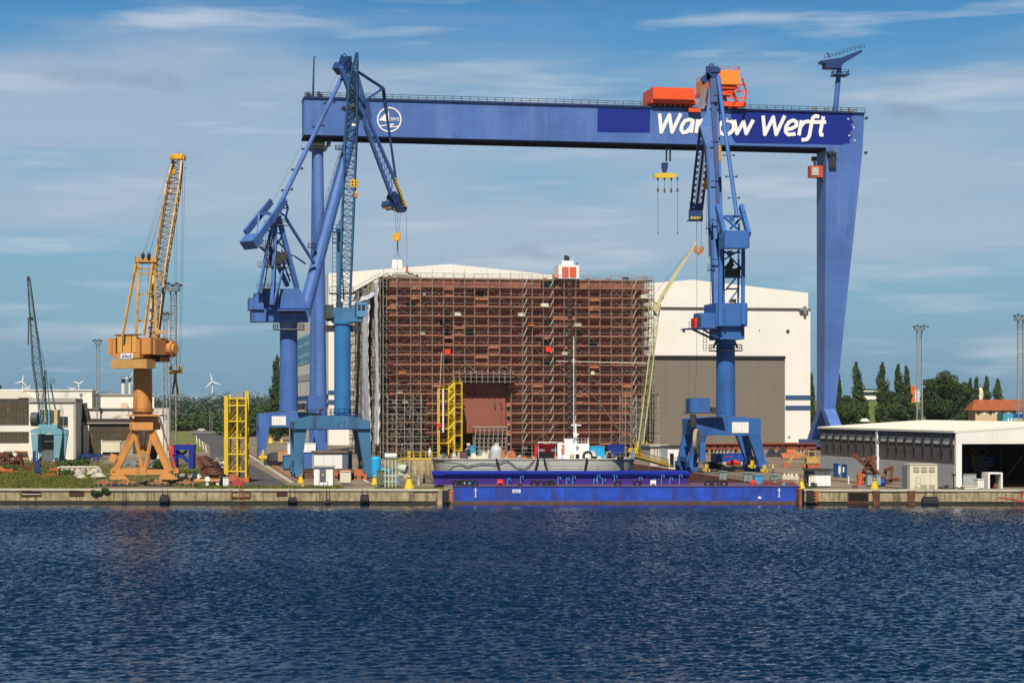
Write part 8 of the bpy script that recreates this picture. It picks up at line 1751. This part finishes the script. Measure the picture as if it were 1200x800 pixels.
for px in (905, 952): mb = MB(); pl.box(mb, px, px+3, 526.4, 538, 0, 2); mb.build('support', black, rg)
bc, pl = obj_box('container', 'blue container with red lettering between the legs of the right crane', 'container', 839.5, 875, 531.5, 541.5, 490, 5, bluec); text('n  appel', pl, 850, 535.2, 2.2, -.08, red, bc, wpx=14)
obj_box('flatbed', 'white and red flatbed load in front of the blue lettered container', 'flatbed', 845, 872, 541.5, 544, 470, 3, signw)
mb = MB(); c = P(860, 543.5, 462); c.z = .1; mb.lathe((c.x, c.y, 0), [(1.5, .2), (1.7, .7), (.6, 1.3)], 12); single(mb, 'tarp_heap', red, 'small red covered heap under the right crane portal', 'heap')
mb = MB(); c = P(832, 549, 440); c.z = 0; r = random.Random(9)
for i in range(14): a = c+V((r.uniform(-1.8, 2.2), r.uniform(-1, 1), r.uniform(0, 1.2))); mb.bar(a, a+V((r.uniform(-1.5, 1.5), r.uniform(-.6, .6), r.uniform(-.5, .5))), .5)
single(mb, 'scrap_heap', mat('dark_heap', (.06, .05, .035), .9, .3), 'dark heap between the legs of the right crane', 'scrap')
# yellow excavator-like loader and orange boat shape
ex = thing('excavator', 'yellow and orange excavator with folded arm left of the low white hall', 'excavator', P(952, 546, 440)); b = P(953, 547, 440); b.z = 0
def exb(x0, x1, y0, y1, z0, z1, m, nm): mb = MB(); mb.box(x0, x1, y0, y1, z0, z1, b); return mb.build(nm, m, ex)
exb(-1.7, 1.7, -1.4, 1.4, 1.2, 2.6, mat('excavator_yellow', (.50, .33, .10), .7, .3, 1.5, c2=(.12, .06, .03), amt=.5, c2scale=1.5), 'body'); exb(-1.3, .3, -1.2, .6, 2.6, 3.9, mat('excavator_yellow', ()), 'cab'); exb(-1.1, .1, -1.28, -1.21, 2.8, 3.7, glassd, 'window')
for q in (-1.3, 1.0): 
    mb = MB(); mb.box(-1.9, 1.9, q-.35, q+.35, .1, 1.0, b); mb.tube(b+V((-1.9, q-.35, .55)), b+V((-1.9, q+.35, .55)), .5, n=12); mb.tube(b+V((1.9, q-.35, .55)), b+V((1.9, q+.35, .55)), .5, n=12); mb.build('track', rustor, ex)
mb = MB(); mb.bar(b+V((-1, 0, 2.2)), b+V((-3.6, 0, 3.6)), .5); mb.bar(b+V((-3.6, 0, 3.6)), b+V((-5.6, 0, 1.2)), .4); mb.build('arm', mat('excavator_yellow', ()), ex); mb = MB(); mb.prism([b+V((-5.2, -.6, 1.3)), b+V((-6.6, -.6, 1.2)), b+V((-6.8, -.6, .2)), b+V((-5.4, -.6, .1))], V((0, 1.2, 0))); mb.build('bucket', rustor, ex)
mb = MB(); c = P(929, 537, 520); mb.prism([c+V((-2.6, 0, 0)), c+V((1.8, 0, 0)), c+V((3, 0, 1.6)), c+V((-3, 0, 1.3))], V((0, 3, 0))); mb.box(-1.5, 1, .5, 2.4, 1.5, 2.3, c); single(mb, 'lifeboat', mat('boat_orange', (.5, .16, .07), .6), 'small orange boat in front of the long red girder', 'boat')
mb = MB(); c = P(913, 538, 540); c.z = 0; mb.prism([c+V((-3.4, 0, 0)), c+V((-2, 0, 3)), c+V((-.6, 0, .8)), c+V((1, 0, 3)), c+V((3.4, 0, .5)), c+V((3.4, 0, 0))], V((0, 3, 0))); single(mb, 'covered_load', dsteel, 'black covered shapes below the long red girder', 'load')
# white hut on the right quay
wk, pl = obj_box('hut', 'white hut with a flat dark roof on the quay right of the blue barge', 'hut', 948, 973.5, 551.5, 570, 336, 4, signw, yaw=False)
mb = MB(); pl.box(mb, 945, 976.5, 549.6, 551.4, -.6, 4.5); mb.build('roof', dsteel, wk); mb = MB(); pl.box(mb, 945.5, 954.8, 552, 569.5, -.03+.9, 3.5); pl.box(mb, 946, 954.5, 552, 557, -.12, -.02); mb.build('side', mat('hut_slate', (.07, .075, .08), .7), wk); mb = MB(); pl.box(mb, 949.5, 955.2, 557, 565, -.5, -.13); mb.build('cupboard', cream, wk); mb = MB(); pl.box(mb, 950, 957, 566, 567, -.9, -.2); pl.box(mb, 951, 951.5, 567, 570, -.9, -.6); pl.box(mb, 956, 956.5, 567, 570, -.9, -.6); mb.build('bench', dsteel, wk)
# blue site cabins
b1_, pl = obj_box('site_cabin', 'blue site cabin with white windows in front of the low hall side wall', 'cabin', 982, 991.5, 543, 558.5, 384, 2.6, bluec2)
mb = MB(); pl.box(mb, 982.5, 983.6, 546, 555, -.1, -.04); mb.build('window', signw, b1_)
b2_, pl = obj_box('site_cabin', 'larger blue site cabin with teal left part beside the smaller one', 'cabin', 991.8, 1006.2, 544, 560, 380, 2.6, bluec2)
mb = MB(); pl.box(mb, 992, 1000, 545, 559, -.06, -.03); mb.build('teal_panel', mat('teal_dark', (.02, .09, .14), .5), b2_)
for px in (982.6, 986.8): mb = MB(); pl.box(mb, px, px+1.4, 547, 553, -.5, -.3); mb.build('window', signw, b2_)
obj_box('site_cabin', 'left blue cabin partly hidden by the white hut roof', 'cabin', 969, 981.5, 542.5, 556.5, 392, 2.6, bluec)
# rusty anchors / beam crane wreck
rw = thing('anchor_pile', 'pile of huge rusty steel arms and chain leaning in front of the low hall', 'anchor pile', P(1025, 568, 350)); 
mb = MB(); mb.bar(P(1000, 532.5, 352), P(1037, 562, 348), .5, .6); mb.build('long_arm', rust, rw); mb = MB(); mb.bar(P(1018, 541, 350), P(1035, 561, 346), .45, .5); mb.bar(P(1013, 553, 352), P(1017, 534, 352), .45); mb.build('arm', rust, rw)
mb = MB()
for a_, b2 in (((1014, 540), (1024, 536)), ((1020, 545), (1026, 535)), ((1026, 547), (1024, 534)), ((1012, 551), (1024, 545)), ((1037, 551), (1046, 547)), ((1043, 562), (1045.5, 547)), ((1036, 560), (1038, 550)), ((1030, 563), (1060, 562)), ((1036, 566), (1052, 560))): mb.bar(P(*a_, 349), P(*b2, 350), .5)
mb.build('fluke', rust, rw)
mb = MB(); mb.bar(P(1006, 553, 352), P(1024, 556, 352), .5); mb.bar(P(1007, 555, 351), P(1008, 564, 351), .8); mb.bar(P(1012, 555, 351), P(1015, 564, 351), .6); mb.build('trestle', rustor, rw)
obj_box('valve_cabinet', 'pale blue steel frame unit behind the yellow cone at the right quay', 'cabinet', 1017, 1022, 556, 569, 338, 1, mat('pale_steel_blue', (.3, .4, .45), .5)); obj_box('valve_cabinet', 'second pale blue steel frame unit right of the yellow cone', 'cabinet', 1027.5, 1032, 556, 569, 338, 1, mat('pale_steel_blue', ()))
mb = MB(); c = P(1034, 569, 340); c.z = 0; mb.lathe((c.x, c.y, 0), [(.5, .1), (.7, .6), (.5, 1.3)], 12); single(mb, 'drum', bluec, 'small dark blue drum behind the rusty anchor pile', 'drum')
mb = MB(); c = P(1008, 565, 345); c.z = 0; mb.lathe((c.x, c.y, 0), [(.5, .05), (.4, .5), (.15, 1.2)], 10); single(mb, 'red_cone', red, 'small red cone by the rusty anchor pile', 'cone')
mb = MB(); mb.tube(P(994.5, 567, 350), P(994.5, 558, 350), .12, n=8); single(mb, 'post', signw, 'thin white post in front of the blue site cabins', 'post')
# steel grey posts, flasks and railings near the right barge end
for i, px in enumerate((919.5, 924, 928, 933.5)):
    c = V(((px-600)/F*341, 341, 0)); mb = MB(); mb.lathe(c, [(.42, .1), (.5, .5), (.5, 1.5), (.25, 1.9), (.12, 2.2)], 14); single(mb, 'gas_bottle', capcon, 'whitish round vent pot in the row by the right end of the barge', 'vent pot', 'row of whitish vent pots', True)
obj_box('cabinet', 'bright blue cabinet behind the blue pontoon near the red ball', 'cabinet', 884.5, 894.5, 556.5, 569.5, 338, 1.6, mat('cab_bright', (.04, .25, .5), .5), yaw=False)
mb = MB(); c = P(882.5, 566, 333.5); mb.lathe((c.x, c.y, c.z-.5), [(.15, 0), (.45, .15), (.58, .55), (.45, .95), (.15, 1.1)], 16); mb.tube((c.x, c.y, c.z-.9), (c.x, c.y, c.z-.5), .1, n=8); single(mb, 'red_ball', red, 'bright red ball fender beside the bright blue cabinet', 'fender ball', smooth=True)
mb = MB(); c = P(918.5, 569, 333); mb.lathe((c.x, c.y, c.z-.4), [(.2, 0), (.42, .2), (.42, .7), (.2, .85)], 12); single(mb, 'drum', mat('turq', (.03, .35, .5), .5), 'small turquoise drum on the right end of the pontoon', 'drum')
r = random.Random(70)
for i, (px, Y) in enumerate(((845, 372), (849, 370), (874, 362), (879, 360), (905, 352), (909, 350))):
    mb = MB(); x = (px-600)/F*Y; mb.box(-.35, .35, -.35, .35, 0, 1.5, (x, Y, .02)); mb.box(-.5, .5, -.5, .5, 1.5, 1.65, (x, Y, .02)); single(mb, 'dock_bollard', mat('bollard_teal', (.18, .26, .26), .6), 'grey green dock post along the right dockside railing', 'post', 'grey green posts along the right dockside')
mb = MB(); r = random.Random(71)
for i in range(60): px = r.uniform(895, 938); Y = r.uniform(332, 340); x = (px-600)/F*Y; mb.rod((x, Y, .5), (x+r.uniform(-.8, .8), Y, r.uniform(.6, 1.3)), .12)
mb.rail([P(892, 570, 334), P(937, 570, 334)], 1.1, 1.4, .09, 2); single(mb, 'pipe_rail', mat('pipe_red', (.4, .08, .05), .7), 'red brown pipes and rails at the right end of the pontoon', 'pipes')
c = P(1002, 573, 327.5); c.z = .05; mb = MB(); mb.tube(c+V((-.25, 0, 0)), c+V((-.25, 0, .5)), .16, n=8); mb.tube(c+V((.25, 0, 0)), c+V((.25, 0, .5)), .16, n=8); mb.tube(c+V((-.4, 0, .5)), c+V((.4, 0, .5)), .17, n=8); single(mb, 'bollard', rust, 'rusty mooring bollard above the large gate recess', 'bollard', 'quay bollards')
# ================================================================== PEOPLE
def person(lbl, px, Y, zf, suit, vest=None, helmet=None, pose=0, h=1.8, face=1):
    x = (px-600)/F*Y; t_ = thing('person', lbl, 'person', V((x, Y, zf))); s = h/1.8
    me = bpy.data.meshes.new('body'); sw = .12*pose
    vs = [(0, 0, .98), (.0, 0, 1.2), (0, 0, 1.42), (0, -.02, 1.52), (0, -.03, 1.68), (-.10, 0, .92), (-.12, -.06-sw, .50), (-.13, sw, .08), (-.13, -.14+sw, .04), (.10, 0, .92), (.12, -.04+sw, .50), (.13, -sw, .08), (.13, -.14-sw, .04),
          (-.20, 0, 1.40), (-.27, .02, 1.12), (-.24, -.18, .92), (.20, 0, 1.40), (.27, -.04, 1.12), (.22, -.24, 1.0+.1*pose)]
    es = [(0, 1), (1, 2), (2, 3), (3, 4), (0, 5), (5, 6), (6, 7), (7, 8), (0, 9), (9, 10), (10, 11), (11, 12), (2, 13), (13, 14), (14, 15), (2, 16), (16, 17), (17, 18)]
    me.from_pydata([(a*s*face, b*s, c*s) for a, b, c in vs], es, []); ob = bpy.data.objects.new('body', me); COL.objects.link(ob); ob.parent = t_
    sk = ob.modifiers.new('skin', 'SKIN'); rad = [.15, .15, .17, .065, .11, .10, .075, .055, .045, .10, .075, .055, .045, .07, .055, .04, .07, .055, .04]
    for v_, r_ in zip(me.skin_vertices[0].data, rad): v_.radius = (r_*s, r_*s*.85)
    me.skin_vertices[0].data[0].use_root = True; ob.modifiers.new('smooth', 'SUBSURF').levels = 1; me.materials.append(suit)
    mb = MB(); mb.lathe((x, Y-.03*s, zf+1.56*s), [(.05*s, -.03*s), (.085*s, .02*s), (.10*s, .10*s), (.095*s, .18*s), (.06*s, .235*s)], 12); mb.build('head', skin, t_, True)
    if helmet: mb = MB(); mb.lathe((x, Y-.03*s, zf+1.70*s), [(.135*s, 0), (.125*s, .05*s), (.08*s, .12*s), (.02*s, .14*s)], 12); mb.build('helmet', helmet, t_, True)
    if vest: mb = MB(); mb.lathe((x, Y, zf+.98*s), [(.19*s, 0), (.20*s, .2*s), (.215*s, .40*s), (.12*s, .47*s)], 14); mb.build('vest', vest, t_, True)
person('worker in a bright yellow hi-vis vest standing right of the right crane foot', 906, 405, 0, cloth, hivis, signw, 1, 1.9)
person('worker in white overalls at the left end of the barge deck', 503.5, 349, zd if False else P3_.z(495, 536.5), signw, None, signw, 0)
person('worker in dark clothes on the barge deck left of the cyan frame cabin', 546.5, 347.5, zd, cloth, None, signw, 0)
person('worker in an orange vest standing on the left quay beside the dark blue post', 42, 420, 0, cloth, mat('vest_orange', (.8, .16, .03), .7), signw, 1)
person('worker in light clothing among the valve stands behind the rounded quay', 474, 372, 0, mat('light_cloth', (.5, .5, .48), .8), None, None, 1)
person('worker in orange and yellow beside the white hut by the right crane', 801, 430, 0, cloth, mat('vest_orange', ()), yellow, 0)

# ================================================================== AIR
mb = MB(); mb.box(-2200, 2600, -320, 5200, WZ-7.5, 190); hz = struct(mb, 'haze', None, 'stuff') if False else mb.build('haze', signw)
hz['kind'] = 'stuff'; hm = bpy.data.materials.new('haze'); hm.use_nodes = True; t = hm.node_tree; t.nodes.clear(); o_ = nn(t.nodes, 'ShaderNodeOutputMaterial'); v_ = nn(t.nodes, 'ShaderNodeVolumePrincipled'); v_.inputs['Color'].default_value = (.80, .88, 1, 1); v_.inputs['Density'].default_value = .00003; v_.inputs['Anisotropy'].default_value = .3; t.links.new(v_.outputs[0], o_.inputs['Volume']); hz.data.materials.clear(); hz.data.materials.append(hm)
